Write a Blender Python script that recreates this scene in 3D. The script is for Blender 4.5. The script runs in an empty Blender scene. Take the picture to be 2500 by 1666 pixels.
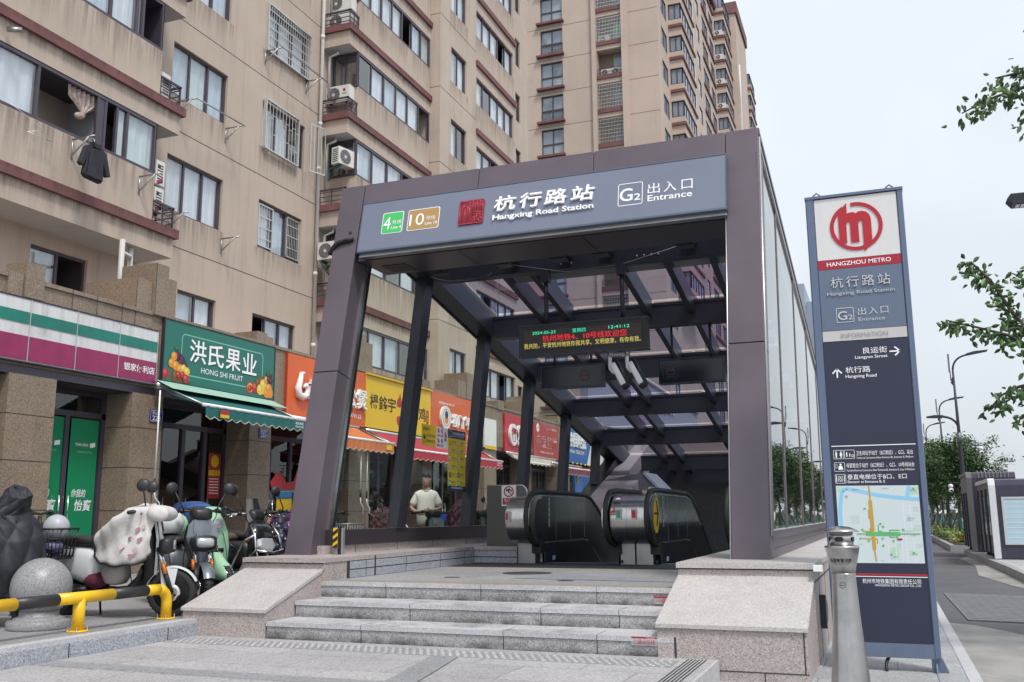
import bpy, bmesh, math, random
from math import sin, cos, pi, radians, sqrt
from mathutils import Vector, Matrix
random.seed(7)
S = bpy.context.scene
COL = S.collection

# ------------------------------------------------------------------ camera
cam_d = bpy.data.cameras.new('camera'); cam = bpy.data.objects.new('camera', cam_d); COL.objects.link(cam)
YAW, PITCH, ROLL = 0.368205, 0.181656, -0.006612
_f = Vector((-sin(YAW), cos(YAW), 0)); _r = Vector((cos(YAW), sin(YAW), 0)); _u = Vector((0, 0, 1))
_f2 = _f*cos(PITCH) + _u*sin(PITCH); _u2 = _u*cos(PITCH) - _f*sin(PITCH)
_r3 = _r*cos(ROLL) + _u2*sin(ROLL); _u3 = _u2*cos(ROLL) - _r*sin(ROLL)
cam.matrix_world = Matrix(((_r3.x, _u3.x, -_f2.x, 0), (_r3.y, _u3.y, -_f2.y, 0), (_r3.z, _u3.z, -_f2.z, 1.15), (0, 0, 0, 1)))
cam_d.lens = 33.41; cam_d.sensor_width = 36; cam_d.sensor_fit = 'HORIZONTAL'; cam_d.clip_end = 3000; cam_d.clip_start = 0.05
S.camera = cam

# ------------------------------------------------------------------ sky, sun, exposure
SUN = Vector((0.54, -0.52, 1.2)).normalized()
W = bpy.data.worlds.new('World'); S.world = W; W.use_nodes = True
nt = W.node_tree; bg = nt.nodes['Background']
sky = nt.nodes.new('ShaderNodeTexSky'); sky.sky_type = 'NISHITA'; sky.sun_disc = False
sky.sun_elevation = math.asin(SUN.z); sky.sun_rotation = math.atan2(SUN.x, SUN.y)
sky.air_density = 1.2; sky.dust_density = 6.0; sky.ozone_density = 1.0
hs = nt.nodes.new('ShaderNodeHueSaturation'); hs.inputs['Saturation'].default_value = 0.42; hs.inputs['Value'].default_value = 1.0
nt.links.new(sky.outputs[0], hs.inputs['Color'])
mx = nt.nodes.new('ShaderNodeMix'); mx.data_type = 'RGBA'; mx.inputs[0].default_value = 0.72
mx.inputs[7].default_value = (7.25, 7.85, 8.45, 1)
tc = nt.nodes.new('ShaderNodeTexCoord'); cn = nt.nodes.new('ShaderNodeTexNoise'); cn.inputs['Scale'].default_value = 2.2; cn.inputs['Detail'].default_value = 4
cr = nt.nodes.new('ShaderNodeValToRGB'); cr.color_ramp.elements[0].position = .38; cr.color_ramp.elements[1].position = .68
cr.color_ramp.elements[0].color = (.60, .60, .60, 1); cr.color_ramp.elements[1].color = (.88, .88, .88, 1)
nt.links.new(tc.outputs['Generated'], cn.inputs['Vector']); nt.links.new(cn.outputs[0], cr.inputs[0]); nt.links.new(cr.outputs[0], mx.inputs[0])
nt.links.new(hs.outputs[0], mx.inputs[6]); nt.links.new(mx.outputs[2], bg.inputs[0])
bg.inputs[1].default_value = 0.10
sl = bpy.data.lights.new('sun', 'SUN'); sl.energy = 1.7; sl.angle = radians(10); sl.color = (1, .955, .90)
so = bpy.data.objects.new('sun', sl); COL.objects.link(so); so.rotation_euler = SUN.to_track_quat('Z', 'Y').to_euler(); so.location = (20, -20, 60)
vs = S.view_settings; vs.view_transform = 'Standard'; vs.look = 'None'; vs.gamma = 1; vs.use_curve_mapping = False
vs.exposure = 0.55
S.cycles.max_bounces = 10; S.cycles.transparent_max_bounces = 24; S.cycles.glossy_bounces = 4; S.cycles.diffuse_bounces = 4
S.cycles.use_denoising = True

# ------------------------------------------------------------------ materials
MATS = {}
def srgb(r, g, b):
    f = lambda c: (c/255/12.92) if c/255 <= .04045 else ((c/255+.055)/1.055)**2.4
    return (f(r), f(g), f(b))
def mat(name, col, rough=.6, metal=0., var=.0, vscale=3., bump=0., bscale=60., spec=.5, coat=0., streak=0., speck=0., sscale=70., emit=0., tint2=None, grime=0.):
    if name in MATS: return MATS[name]
    m = bpy.data.materials.new(name); m.use_nodes = True; n = m.node_tree.nodes; l = m.node_tree.links
    b = n['Principled BSDF']; b.inputs['Roughness'].default_value = rough; b.inputs['Metallic'].default_value = metal
    b.inputs['Specular IOR Level'].default_value = spec; b.inputs['Coat Weight'].default_value = coat; b.inputs['Coat Roughness'].default_value = .05
    c4 = (*col, 1); b.inputs['Base Color'].default_value = c4
    cur = None
    if var or streak or speck or bump or grime:
        t = n.new('ShaderNodeTexCoord')
    def mixin(fac_out, c2, mode='MIX'):
        nonlocal cur
        x = n.new('ShaderNodeMix'); x.data_type = 'RGBA'; x.blend_type = mode
        if cur is None: x.inputs[6].default_value = c4
        else: l.new(cur, x.inputs[6])
        x.inputs[7].default_value = (*c2, 1); l.new(fac_out, x.inputs[0]); cur = x.outputs[2]
    def ramp(src, a, bb, va, vb):
        r = n.new('ShaderNodeMapRange'); r.inputs['From Min'].default_value = a; r.inputs['From Max'].default_value = bb
        r.inputs['To Min'].default_value = va; r.inputs['To Max'].default_value = vb; r.clamp = True; l.new(src, r.inputs['Value']); return r.outputs[0]
    def noise(scale, detail=4, vec=None, rough_=.55):
        q = n.new('ShaderNodeTexNoise'); q.inputs['Scale'].default_value = scale; q.inputs['Detail'].default_value = detail; q.inputs['Roughness'].default_value = rough_
        l.new(vec or t.outputs['Object'], q.inputs['Vector']); return q.outputs[0]
    if var:
        dk = tint2 or tuple(c*(1-var) for c in col)
        mixin(ramp(noise(vscale, 5), .38, .66, 0, 1), dk)
    if streak:
        mp = n.new('ShaderNodeMapping'); mp.inputs['Scale'].default_value = (5, 5, .22); l.new(t.outputs['Object'], mp.inputs['Vector'])
        ml = n.new('ShaderNodeMath'); ml.operation = 'MULTIPLY'; l.new(ramp(noise(1., 6, mp.outputs[0], .7), .48, .76, 0, streak), ml.inputs[0]); l.new(ramp(noise(.45, 4), .36, .60, .1, 1), ml.inputs[1]); mixin(ml.outputs[0], tuple(c*.45 for c in col))
    if grime:
        mixin(ramp(noise(1.3, 8, None, .7), .56, .72, 0, grime), tuple(c*.4 for c in col))
    if speck:
        v = n.new('ShaderNodeTexVoronoi'); v.inputs['Scale'].default_value = sscale; l.new(t.outputs['Object'], v.inputs['Vector'])
        sx = n.new('ShaderNodeSeparateColor'); l.new(v.outputs['Color'], sx.inputs[0])
        mixin(ramp(sx.outputs[0], .62, .95, 0, speck), tuple(c*.28 for c in col))
        mixin(ramp(sx.outputs[1], .62, .95, 0, speck*.8), tuple(min(1, c*1.75) for c in col))
    if cur is not None: l.new(cur, b.inputs['Base Color'])
    if bump:
        bn = n.new('ShaderNodeBump'); bn.inputs['Strength'].default_value = bump; bn.inputs['Distance'].default_value = .01
        l.new(noise(bscale, 4), bn.inputs['Height']); l.new(bn.outputs[0], b.inputs['Normal'])
        if rough < .9 and not metal:
            l.new(ramp(noise(6, 4), .3, .7, max(.02, rough-.08), min(1, rough+.08)), b.inputs['Roughness'])
    if emit:
        b.inputs['Emission Color'].default_value = c4; b.inputs['Emission Strength'].default_value = emit
    MATS[name] = m; return m
def glass(name, tint, refl=1.0, rough=.01, ior=1.5, haze=0.0):
    if name in MATS: return MATS[name]
    m = bpy.data.materials.new(name); m.use_nodes = True; n = m.node_tree.nodes; l = m.node_tree.links
    for x in list(n): n.remove(x)
    o = n.new('ShaderNodeOutputMaterial'); tr = n.new('ShaderNodeBsdfTransparent'); tr.inputs[0].default_value = (*tint, 1)
    g = n.new('ShaderNodeBsdfGlossy'); g.inputs['Roughness'].default_value = rough; g.inputs[0].default_value = (refl, refl, refl, 1)
    # Schlick reflectance from |N.I|, the same for both faces of a thin pane
    geo = n.new('ShaderNodeNewGeometry'); dt = n.new('ShaderNodeVectorMath'); dt.operation = 'DOT_PRODUCT'; l.new(geo.outputs['Normal'], dt.inputs[0]); l.new(geo.outputs['Incoming'], dt.inputs[1])
    def mth(op, a, b=None, c=None):
        q = n.new('ShaderNodeMath'); q.operation = op
        for i, v in enumerate((a, b, c)):
            if v is None: continue
            if isinstance(v, (int, float)): q.inputs[i].default_value = v
            else: l.new(v, q.inputs[i])
        return q.outputs[0]
    f0 = ((ior-1)/(ior+1))**2*1.8
    om = mth('SUBTRACT', 1., mth('ABSOLUTE', dt.outputs['Value'])); fr = mth('MULTIPLY_ADD', mth('POWER', om, 5.), 1-f0, f0)
    x = n.new('ShaderNodeMixShader'); l.new(fr, x.inputs[0]); l.new(tr.outputs[0], x.inputs[1]); l.new(g.outputs[0], x.inputs[2])
    last = x.outputs[0]
    if haze:
        d = n.new('ShaderNodeBsdfDiffuse'); d.inputs[0].default_value = (.6, .62, .62, 1)
        y = n.new('ShaderNodeMixShader'); y.inputs[0].default_value = haze; l.new(last, y.inputs[1]); l.new(d.outputs[0], y.inputs[2]); last = y.outputs[0]
    l.new(last, o.inputs[0]); MATS[name] = m; return m

def stain_mat(name, col, k, sx, up=True, lo=.40, hi=.72):     # dirt whose own outline fades away from the edge it runs from
    m = bpy.data.materials.new(name); m.use_nodes = True; n = m.node_tree.nodes; l = m.node_tree.links; b = n['Principled BSDF']; b.inputs['Base Color'].default_value = (*col, 1); b.inputs['Roughness'].default_value = .9
    t = n.new('ShaderNodeTexCoord'); mp = n.new('ShaderNodeMapping'); mp.inputs['Scale'].default_value = sx; l.new(t.outputs['Object'], mp.inputs[0]); q = n.new('ShaderNodeTexNoise'); q.inputs['Scale'].default_value = 1; q.inputs['Detail'].default_value = 6; q.inputs['Roughness'].default_value = .65; l.new(mp.outputs[0], q.inputs[0])
    r = n.new('ShaderNodeMapRange'); r.inputs['From Min'].default_value = lo; r.inputs['From Max'].default_value = hi; l.new(q.outputs[0], r.inputs[0])
    s = n.new('ShaderNodeSeparateXYZ'); l.new(t.outputs['Generated'], s.inputs[0]); g = n.new('ShaderNodeMath'); g.operation = 'POWER'; g.inputs[1].default_value = 1.6
    if up: l.new(s.outputs[2], g.inputs[0])
    else: v = n.new('ShaderNodeMath'); v.operation = 'SUBTRACT'; v.inputs[0].default_value = 1; l.new(s.outputs[2], v.inputs[1]); l.new(v.outputs[0], g.inputs[0])
    a = n.new('ShaderNodeMath'); a.operation = 'MULTIPLY'; l.new(r.outputs[0], a.inputs[0]); l.new(g.outputs[0], a.inputs[1]); c = n.new('ShaderNodeMath'); c.operation = 'MULTIPLY'; c.inputs[1].default_value = k; c.use_clamp = True; l.new(a.outputs[0], c.inputs[0]); l.new(c.outputs[0], b.inputs['Alpha']); return m
# ------------------------------------------------------------------ mesh building
class MB:
    def __init__(s): s.v = []; s.f = []; s.fm = []; s.sm = []; s.ms = []
    def add(s, vs, fs, m, smooth=False):
        if m not in s.ms: s.ms.append(m)
        i = s.ms.index(m); o = len(s.v); s.v.extend([tuple(p) for p in vs])
        for f in fs: s.f.append([o+k for k in f]); s.fm.append(i); s.sm.append(smooth)
    def build(s, name, parent=None, origin=None, local=False, bevel=0.):
        me = bpy.data.meshes.new(name)
        off = Vector((0, 0, 0))
        if not local:
            if parent is not None:
                r = parent
                while r.parent: r = r.parent
                off = Vector(r.location)
            elif origin is not None: off = Vector(origin)
        me.from_pydata([(a-off.x, b-off.y, c-off.z) for a, b, c in s.v], [], s.f)
        for m in s.ms: me.materials.append(m)
        me.polygons.foreach_set('material_index', s.fm); me.polygons.foreach_set('use_smooth', s.sm); me.update()
        o = bpy.data.objects.new(name, me); COL.objects.link(o)
        if parent is not None: o.parent = parent
        elif origin is not None: o.location = origin
        if bevel:
            bv = o.modifiers.new('edge', 'BEVEL'); bv.width = bevel; bv.segments = 2; bv.limit_method = 'ANGLE'; bv.angle_limit = radians(40)
        return o
def islands(mb, name, parent, local=False):      # every connected piece of mb becomes an object of its own
    p = list(range(len(mb.v)))
    def fd(i):
        while p[i] != i: p[i] = p[p[i]]; i = p[i]
        return i
    for f in mb.f:
        for k in f[1:]: p[fd(k)] = fd(f[0])
    g = {}
    for i, f in enumerate(mb.f): g.setdefault(fd(f[0]), []).append(i)
    for fs in g.values():
        b = MB(); ix = {}
        for i in fs:
            for k in mb.f[i]: ix.setdefault(k, len(ix))
        b.v = [mb.v[k] for k in ix]; b.ms = mb.ms; b.f = [[ix[k] for k in mb.f[i]] for i in fs]; b.fm = [mb.fm[i] for i in fs]; b.sm = [mb.sm[i] for i in fs]
        b.build(name, parent, local=local)
def tag(o, label=None, cat=None, group=None, kind=None):
    if label: o['label'] = label
    if cat: o['category'] = cat
    if group: o['group'] = group
    if kind: o['kind'] = kind
    return o
def thing(name, label, cat, loc=(0, 0, 0), rz=0, group=None):
    o = bpy.data.objects.new(name, None); COL.objects.link(o); o.location = loc; o.rotation_euler = (0, 0, rz); o.empty_display_size = .2
    return tag(o, label, cat, group)
def copy_tree(o, parent=None):
    c = o.copy(); COL.objects.link(c)
    if parent is not None: c.parent = parent
    for ch in list(o.children): copy_tree(ch, c)
    return c
class Fr:                                   # a wall frame: u along the wall (viewer's right), v up, n outward
    def __init__(s, o, u, n, v=(0, 0, 1)): s.o = Vector(o); s.u = Vector(u).normalized(); s.n = Vector(n).normalized(); s.v = Vector(v).normalized()
    def p(s, u, v, n=0): return s.o + s.u*u + s.v*v + s.n*n
def FX(x): return Fr((x, 0, 0), (0, 1, 0), (1, 0, 0))      # faces +X; u = Y, v = Z
def FY(y): return Fr((0, y, 0), (1, 0, 0), (0, -1, 0))     # faces -Y; u = X, v = Z
def FZ(z): return Fr((0, 0, z), (1, 0, 0), (0, 0, 1), (0, 1, 0))
BF = [(0, 3, 2, 1), (4, 5, 6, 7), (0, 1, 5, 4), (1, 2, 6, 5), (2, 3, 7, 6), (3, 0, 4, 7)]
def fbox(mb, F, u0, u1, v0, v1, n0, n1, m):
    mb.add([F.p(a, b, c) for c in (n0, n1) for a, b in ((u0, v0), (u1, v0), (u1, v1), (u0, v1))], BF, m)
def box(mb, x0, x1, y0, y1, z0, z1, m):
    mb.add([(a, b, c) for c in (z0, z1) for a, b in ((x0, y0), (x1, y0), (x1, y1), (x0, y1))], BF, m)
def fpoly(mb, F, pts, n, m): mb.add([F.p(a, b, n) for a, b in pts], [list(range(len(pts)))], m)
def fprism(mb, F, pts, n0, n1, m, smooth=False):
    k = len(pts); mb.add([F.p(a, b, n0) for a, b in pts]+[F.p(a, b, n1) for a, b in pts],
        [list(range(k))[::-1], list(range(k, 2*k))]+[(i, (i+1) % k, k+(i+1) % k, k+i) for i in range(k)], m, smooth)
def arc(cx, cy, r, a0, a1, n=16, ry=None): return [(cx+r*cos(radians(a0+(a1-a0)*i/n)), cy+(ry or r)*sin(radians(a0+(a1-a0)*i/n))) for i in range(n+1)]
def disc(mb, F, cx, cy, r, n, m, seg=24, ry=None): fpoly(mb, F, arc(cx, cy, r, 0, 360, seg, ry)[:-1], n, m)
def ringf(mb, F, cx, cy, r0, r1, n, m, a0=0, a1=360, seg=32):
    A = arc(cx, cy, r0, a0, a1, seg); B = arc(cx, cy, r1, a0, a1, seg); k = len(A)
    mb.add([F.p(a, b, n) for a, b in A+B], [(i, i+1, k+i+1, k+i) for i in range(k-1)], m)
def rrect(u0, u1, v0, v1, r, n=5):
    return arc(u1-r, v0+r, r, -90, 0, n)+arc(u1-r, v1-r, r, 0, 90, n)+arc(u0+r, v1-r, r, 90, 180, n)+arc(u0+r, v0+r, r, 180, 270, n)
def rframe(mb, F, u0, u1, v0, v1, r, t, n, m):
    A = rrect(u0, u1, v0, v1, r); B = rrect(u0+t, u1-t, v0+t, v1-t, max(r-t, .001)); k = len(A)
    mb.add([F.p(a, b, n) for a, b in A+B], [(i, (i+1) % k, k+(i+1) % k, k+i) for i in range(k)], m)
def tube(mb, pts, r, m, seg=8, smooth=True, caps=True):
    pts = [Vector(p) for p in pts]; rs = r if isinstance(r, (list, tuple)) else [r]*len(pts); vs = []; fs = []
    up = None
    for i, p in enumerate(pts):
        d = (pts[min(i+1, len(pts)-1)]-pts[max(i-1, 0)]).normalized()
        if up is None:
            up = Vector((0, 0, 1)) if abs(d.z) < .9 else Vector((1, 0, 0))
        a = d.cross(up); a = a.normalized() if a.length > 1e-6 else d.orthogonal().normalized(); b = a.cross(d).normalized(); up = b
        for k in range(seg):
            t = 2*pi*k/seg; vs.append(p+(a*cos(t)+b*sin(t))*rs[i])
    for i in range(len(pts)-1):
        for k in range(seg): fs.append((i*seg+k, i*seg+(k+1) % seg, (i+1)*seg+(k+1) % seg, (i+1)*seg+k))
    if caps: fs += [list(range(seg))[::-1], list(range((len(pts)-1)*seg, len(pts)*seg))]
    mb.add(vs, fs, m, smooth)
def bez(p0, p1, p2, n=10):
    p0, p1, p2 = map(Vector, (p0, p1, p2)); return [p0*(1-t)**2+p1*2*t*(1-t)+p2*t*t for t in [i/n for i in range(n+1)]]
def lathe(mb, c, prof, m, seg=28, smooth=True, axis=(0, 0, 1)):
    a = Vector(axis).normalized(); x = a.orthogonal().normalized(); y = a.cross(x); c = Vector(c); vs = []; fs = []
    for r, h in prof:
        for k in range(seg): t = 2*pi*k/seg; vs.append(c+a*h+(x*cos(t)+y*sin(t))*r)
    for i in range(len(prof)-1):
        for k in range(seg): fs.append((i*seg+k, i*seg+(k+1) % seg, (i+1)*seg+(k+1) % seg, (i+1)*seg+k))
    if prof[0][0] > 1e-4: fs.append(list(range(seg))[::-1])
    if prof[-1][0] > 1e-4: fs.append(list(range((len(prof)-1)*seg, len(prof)*seg)))
    mb.add(vs, fs, m, smooth)
def ball(mb, c, rx, ry, rz, m, nu=18, nv=10, v0=-90, v1=90, jit=0.):
    vs = []; fs = []
    for j in range(nv+1):
        b = radians(v0+(v1-v0)*j/nv)
        for i in range(nu):
            a = 2*pi*i/nu; q = 1+random.uniform(-jit, jit); vs.append((c[0]+rx*q*cos(b)*cos(a), c[1]+ry*q*cos(b)*sin(a), c[2]+rz*q*sin(b)))
    for j in range(nv):
        for i in range(nu): fs.append((j*nu+i, j*nu+(i+1) % nu, (j+1)*nu+(i+1) % nu, (j+1)*nu+i))
    mb.add(vs, fs, m, True)
def loft(mb, rings, m, smooth=True, caps=True):
    k = len(rings[0]); vs = [p for r in rings for p in r]; fs = []
    for i in range(len(rings)-1):
        for j in range(k): fs.append((i*k+j, i*k+(j+1) % k, (i+1)*k+(j+1) % k, (i+1)*k+j))
    if caps: fs += [list(range(k))[::-1], list(range((len(rings)-1)*k, len(rings)*k))]
    mb.add(vs, fs, m, smooth)
def se(c, a, b, ha, hb, e=.7, n=20):          # superellipse ring about c in the plane of unit vectors a, b
    c, a, b = map(Vector, (c, a, b)); out = []
    for i in range(n):
        t = 2*pi*i/n; x = abs(cos(t))**e*(1 if cos(t) >= 0 else -1); y = abs(sin(t))**e*(1 if sin(t) >= 0 else -1)
        out.append(c+a*ha*x+b*hb*y)
    return out
def grid(mb, fn, nu, nv, m, smooth=True):      # fn(s,t) -> point
    mb.add([fn(i/nu, j/nv) for j in range(nv+1) for i in range(nu+1)],
        [(j*(nu+1)+i, j*(nu+1)+i+1, (j+1)*(nu+1)+i+1, (j+1)*(nu+1)+i) for j in range(nv) for i in range(nu)], m, smooth)
def wall(mb, F, u0, u1, v0, v1, holes, m, depth=.14, n=0., mr=None):
    us = sorted({u0, u1, *[min(max(h[0], u0), u1) for h in holes], *[min(max(h[1], u0), u1) for h in holes]})
    vs_ = sorted({v0, v1, *[min(max(h[2], v0), v1) for h in holes], *[min(max(h[3], v0), v1) for h in holes]})
    for a, b in zip(us, us[1:]):
        for c, d in zip(vs_, vs_[1:]):
            x, y = (a+b)/2, (c+d)/2
            if any(h[0] < x < h[1] and h[2] < y < h[3] for h in holes): continue
            mb.add([F.p(a, c, n), F.p(b, c, n), F.p(b, d, n), F.p(a, d, n)], [(0, 1, 2, 3)], m)
    for a, b, c, d in holes:
        q = [(a, c), (b, c), (b, d), (a, d)]
        for i in range(4):
            p0, p1 = q[i], q[(i+1) % 4]
            mb.add([F.p(*p0, n), F.p(*p1, n), F.p(*p1, n-depth), F.p(*p0, n-depth)], [(0, 1, 2, 3)], mr or m)
# ---- lettering: the built-in font turned into mesh and fitted to a rectangle
_TX = {}
def glyphs(s, bold=0.):
    k = (s, bold)
    if k not in _TX:
        c = bpy.data.curves.new('lettering', 'FONT'); c.body = s; c.size = 1; c.offset = bold; c.resolution_u = 3
        o = bpy.data.objects.new('lettering', c); me = o.to_mesh()
        vs = [(v.co.x, v.co.y) for v in me.vertices]; fs = [list(p.vertices) for p in me.polygons]
        o.to_mesh_clear(); bpy.data.objects.remove(o); bpy.data.curves.remove(c)
        x0 = min(v[0] for v in vs); x1 = max(v[0] for v in vs); y0 = min(v[1] for v in vs); y1 = max(v[1] for v in vs)
        _TX[k] = ([((x-x0)/(x1-x0), (y-y0)/(y1-y0)) for x, y in vs], fs, (x1-x0)/(y1-y0))
    return _TX[k]
def text(mb, F, s, u0, u1, v0, v1, n, m, bold=0., depth=0., shear=0., keep=False):
    vs, fs, asp = glyphs(s, bold)
    if keep: u1 = u0+(v1-v0)*asp
    P = [(u0+(u1-u0)*x+shear*(v1-v0)*y, v0+(v1-v0)*y) for x, y in vs]
    mb.add([F.p(a, b, n) for a, b in P], fs, m)
    if depth:
        e = {}
        for f in fs:
            for i in range(len(f)):
                a, b = f[i], f[(i+1) % len(f)]; key = (min(a, b), max(a, b))
                e[key] = None if key in e else (a, b)
        q = []; w = []
        for ab in e.values():
            if ab: o = len(w); w += [F.p(*P[ab[0]], n), F.p(*P[ab[1]], n), F.p(*P[ab[1]], n-depth), F.p(*P[ab[0]], n-depth)]; q.append((o, o+3, o+2, o+1))
        if q: mb.add(w, q, m)
# ------------------------------------------------------------------ palette
granite_g = mat('granite grey', (.39, .385, .395), .62, speck=.65, sscale=110, var=.2, vscale=1.3, bump=.25, bscale=90, grime=.7)
granite_tread = mat('granite tread', (.47, .47, .49), .6, speck=.4, sscale=110, var=.14, vscale=1.6, bump=.15, bscale=90, grime=.3)
granite_p = mat('granite pink', (.40, .35, .335), .62, speck=.6, sscale=120, var=.14, vscale=1.4, bump=.25, bscale=90, grime=.3)
granite_slab = mat('granite pale slab', (.46, .435, .425), .55, speck=.36, sscale=110, var=.13, vscale=2.2, bump=.12, bscale=90, grime=.3)
granite_b = mat('granite blue grey', (.34, .36, .40), .6, speck=.65, sscale=110, var=.12, bump=.2, bscale=90, grime=.25)
granite_brown = mat('granite brown', (.255, .195, .145), .5, speck=.6, sscale=70, var=.18, vscale=1.5, bump=.12, bscale=80, streak=.35)
joint = mat('dark joint', (.035, .035, .04), .8)
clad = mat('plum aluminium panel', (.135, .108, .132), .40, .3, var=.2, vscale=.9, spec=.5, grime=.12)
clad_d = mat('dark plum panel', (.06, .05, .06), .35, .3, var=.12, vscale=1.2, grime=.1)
steel_d = mat('dark navy steel', (.036, .037, .047), .42, .3, var=.15, vscale=3)
mull_out = mat('taupe mullion', (.13, .105, .11), .38, .4, var=.08)
black = mat('black', (.012, .012, .014), .5)
rubber = mat('rubber', (.018, .018, .019), .62, var=.2, vscale=20)
chrome = mat('chrome', (.75, .75, .77), .12, 1.)
steel = mat('brushed steel', (.56, .55, .54), .26, 1., var=.22, vscale=5)
steel_m = mat('satin steel', (.42, .41, .41), .38, .9, var=.2, vscale=2.5)
alu = mat('aluminium', (.62, .62, .64), .35, .8)
white = mat('white paint', (.78, .78, .78), .45, var=.05, vscale=6)
white_l = mat('white lettering', (.88, .88, .90), .35)
white_dirty = mat('weathered white', (.66, .66, .67), .5, streak=.7, grime=.5)
red = mat('red panel', (.42, .015, .025), .4)
red_seal = mat('red seal', (.24, .006, .018), .3)
yellow_p = mat('safety yellow', (.80, .48, .012), .38, var=.12, vscale=6, grime=.25)
sign_blue = mat('slate blue sign', (.17, .19, .262), .38, var=.05, vscale=1.2, grime=.08)
totem_blue = mat('totem slate', (.12, .155, .23), .36, var=.06, vscale=2, streak=.5)
totem_dark = mat('totem navy', (.024, .028, .058), .3, var=.08, vscale=1.5)
totem_edge = mat('totem edge', (.12, .155, .24), .3, .2)
glass_w = glass('clear wall glass', (.90, .95, .89), .34, ior=1.45)
glass_o = glass('street wall glass', (.76, .90, .90), 1., ior=1.75)
glass_r = glass('roof glass', (.50, .52, .68), 1., ior=1.45, haze=.04)
glass_rp = glass('purple roof glass', (.46, .38, .56), 1., ior=1.45, haze=.04)
glass_win = glass('window glass', (.90, .94, .97), 1., ior=2.0)
glass_shop = glass('shop glass', (.62, .66, .66), 1., ior=1.55)

FS = Fr((0, 9.75, .71), (1, 0, 0), (0, -1, .2204), (0, .2204, 1))       # raked front of the canopy
RK = .2204
def fy(z): return 9.75+RK*(z-.71)

# ------------------------------------------------------------------ ground
asphalt = mat('asphalt', (.105, .105, .118), .8, var=.3, vscale=.7, bump=.5, bscale=120, speck=.35, sscale=160, grime=.5)
def paving(name, c1, c2, sx, sy, rot=0., mortar=.004, speck=.5):
    m = mat(name, c1, .62, speck=speck, sscale=80, var=.12, vscale=1.1, bump=.15, bscale=90, grime=.35)
    n = m.node_tree.nodes; l = m.node_tree.links; b = n['Principled BSDF']; src = b.inputs['Base Color'].links[0].from_socket
    t = n.new('ShaderNodeTexCoord'); mp = n.new('ShaderNodeMapping'); mp.inputs['Rotation'].default_value = (0, 0, rot); l.new(t.outputs['Object'], mp.inputs[0])
    br = n.new('ShaderNodeTexBrick'); br.offset = 0.5; br.inputs['Scale'].default_value = 1; br.inputs['Brick Width'].default_value = sx; br.inputs['Row Height'].default_value = sy
    br.inputs['Mortar Size'].default_value = mortar; br.inputs['Color1'].default_value = (1, 1, 1, 1); br.inputs['Color2'].default_value = (.80, .80, .82, 1); br.inputs['Mortar'].default_value = (.35, .35, .35, 1)
    br.inputs['Bias'].default_value = -.2
    l.new(mp.outputs[0], br.inputs[0]); x = n.new('ShaderNodeMix'); x.data_type = 'RGBA'; x.blend_type = 'MULTIPLY'; x.inputs[0].default_value = 1
    l.new(src, x.inputs[6]); l.new(br.outputs[0], x.inputs[7]); l.new(x.outputs[2], b.inputs['Base Color']); return m
pave = paving('plaza paving', (.40, .392, .40), None, .9, .6)
pave_l = paving('shop pavement', (.30, .295, .305), None, .6, .6)
pave_r = paving('street paving', (.36, .37, .38), None, .6, .6)
pave_k = paving('kiosk paving', (.42, .43, .44), None, .6, .6)
pave_d = mat('dark paving band', (.27, .275, .295), .6, speck=.5, sscale=80, var=.12, bump=.15, bscale=90, grime=.2)
earth = mat('far ground', (.16, .16, .15), .9, var=.2, vscale=.05)
mb = MB(); box(mb, -1500, 1500, -1500, 1500, -.6, -.30, earth); mb.build('ground'); tag(COL.objects['ground'], kind='structure')
mb = MB(); grid(mb, lambda s, t: (.55+(12)*s, -15+155*t, -.172-.004*0), 6, 60, asphalt); o = mb.build('road'); tag(o, kind='structure')
mb = MB(); box(mb, -6.0, .62, -12, 60, -.29, -.16, pave_r); box(mb, .52, .62, -12, 60, -.29, -.155, granite_tread); o = mb.build('pavement'); tag(o, kind='structure')
# plaza in front of the steps: one slab, its right edge grooved and a step above the street pavement
mb = MB()
box(mb, -6.47, -1.35, -8, 8.02, -.20, 0, pave)
box(mb, -1.352, -1.328, -8, 8.00, -.20, .002, granite_tread)
box(mb, -6.45, -1.36, 6.02, 6.24, -.1, .004, pave_d)
box(mb, -6.45, -1.36, 1.0, 2.0, -.1, .004, pave_d)
mb.add([(-3.62, 7.48, .008), (-3.38, 7.48, .008), (-2.52, 3.0, .008), (-2.76, 3.0, .008)][::-1], [(0, 1, 2, 3)], pave_d)
for i in range(6): box(mb, -1.43-.028*i, -1.42-.028*i, -2, 7.97, .0, .0035, joint)
o = mb.build('plaza'); tag(o, kind='structure')
mb = MB()                                        # raised pavement of the shops with its granite kerb
box(mb, -13.4, -6.62, -8, 70, -.2, .157, pave_l); box(mb, -6.62, -6.48, -8, 8.04, -.2, .159, granite_tread); box(mb, -6.66, -6.475, -8, 8.04, -.22, .122, granite_b)
for y in [-2+1.2*i for i in range(9)]: box(mb, -6.47, -6.4745, y, y+.006, 0, .12, joint)
o = mb.build('shop_pavement'); tag(o, kind='structure')
o = None
# tactile paving strip: rows of little raised studs
mb = MB()
stud = mat('tactile stud', (.27, .27, .285), .6, var=.2, vscale=30, grime=.3)
box(mb, -6.45, -1.62, 7.50, 7.84, -.02, .003, stud)
for i in range(70):
    for j in range(5):
        x = -6.42+.0685*i+(.034 if j % 2 else 0); y = 7.53+.067*j
        mb.add([(x+a*r, y+b*r*.8, z) for r, z in ((.024, .003), (.016, .0075)) for a, b in ((1, 0), (0, 1), (-1, 0), (0, -1))], [(0, 1, 5, 4), (1, 2, 6, 5), (2, 3, 7, 6), (3, 0, 4, 7), (4, 5, 6, 7)], granite_g)
o = mb.build('tactile_paving'); tag(o, 'grey studded tactile strip in the paving before the steps', 'tactile paving')

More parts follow.
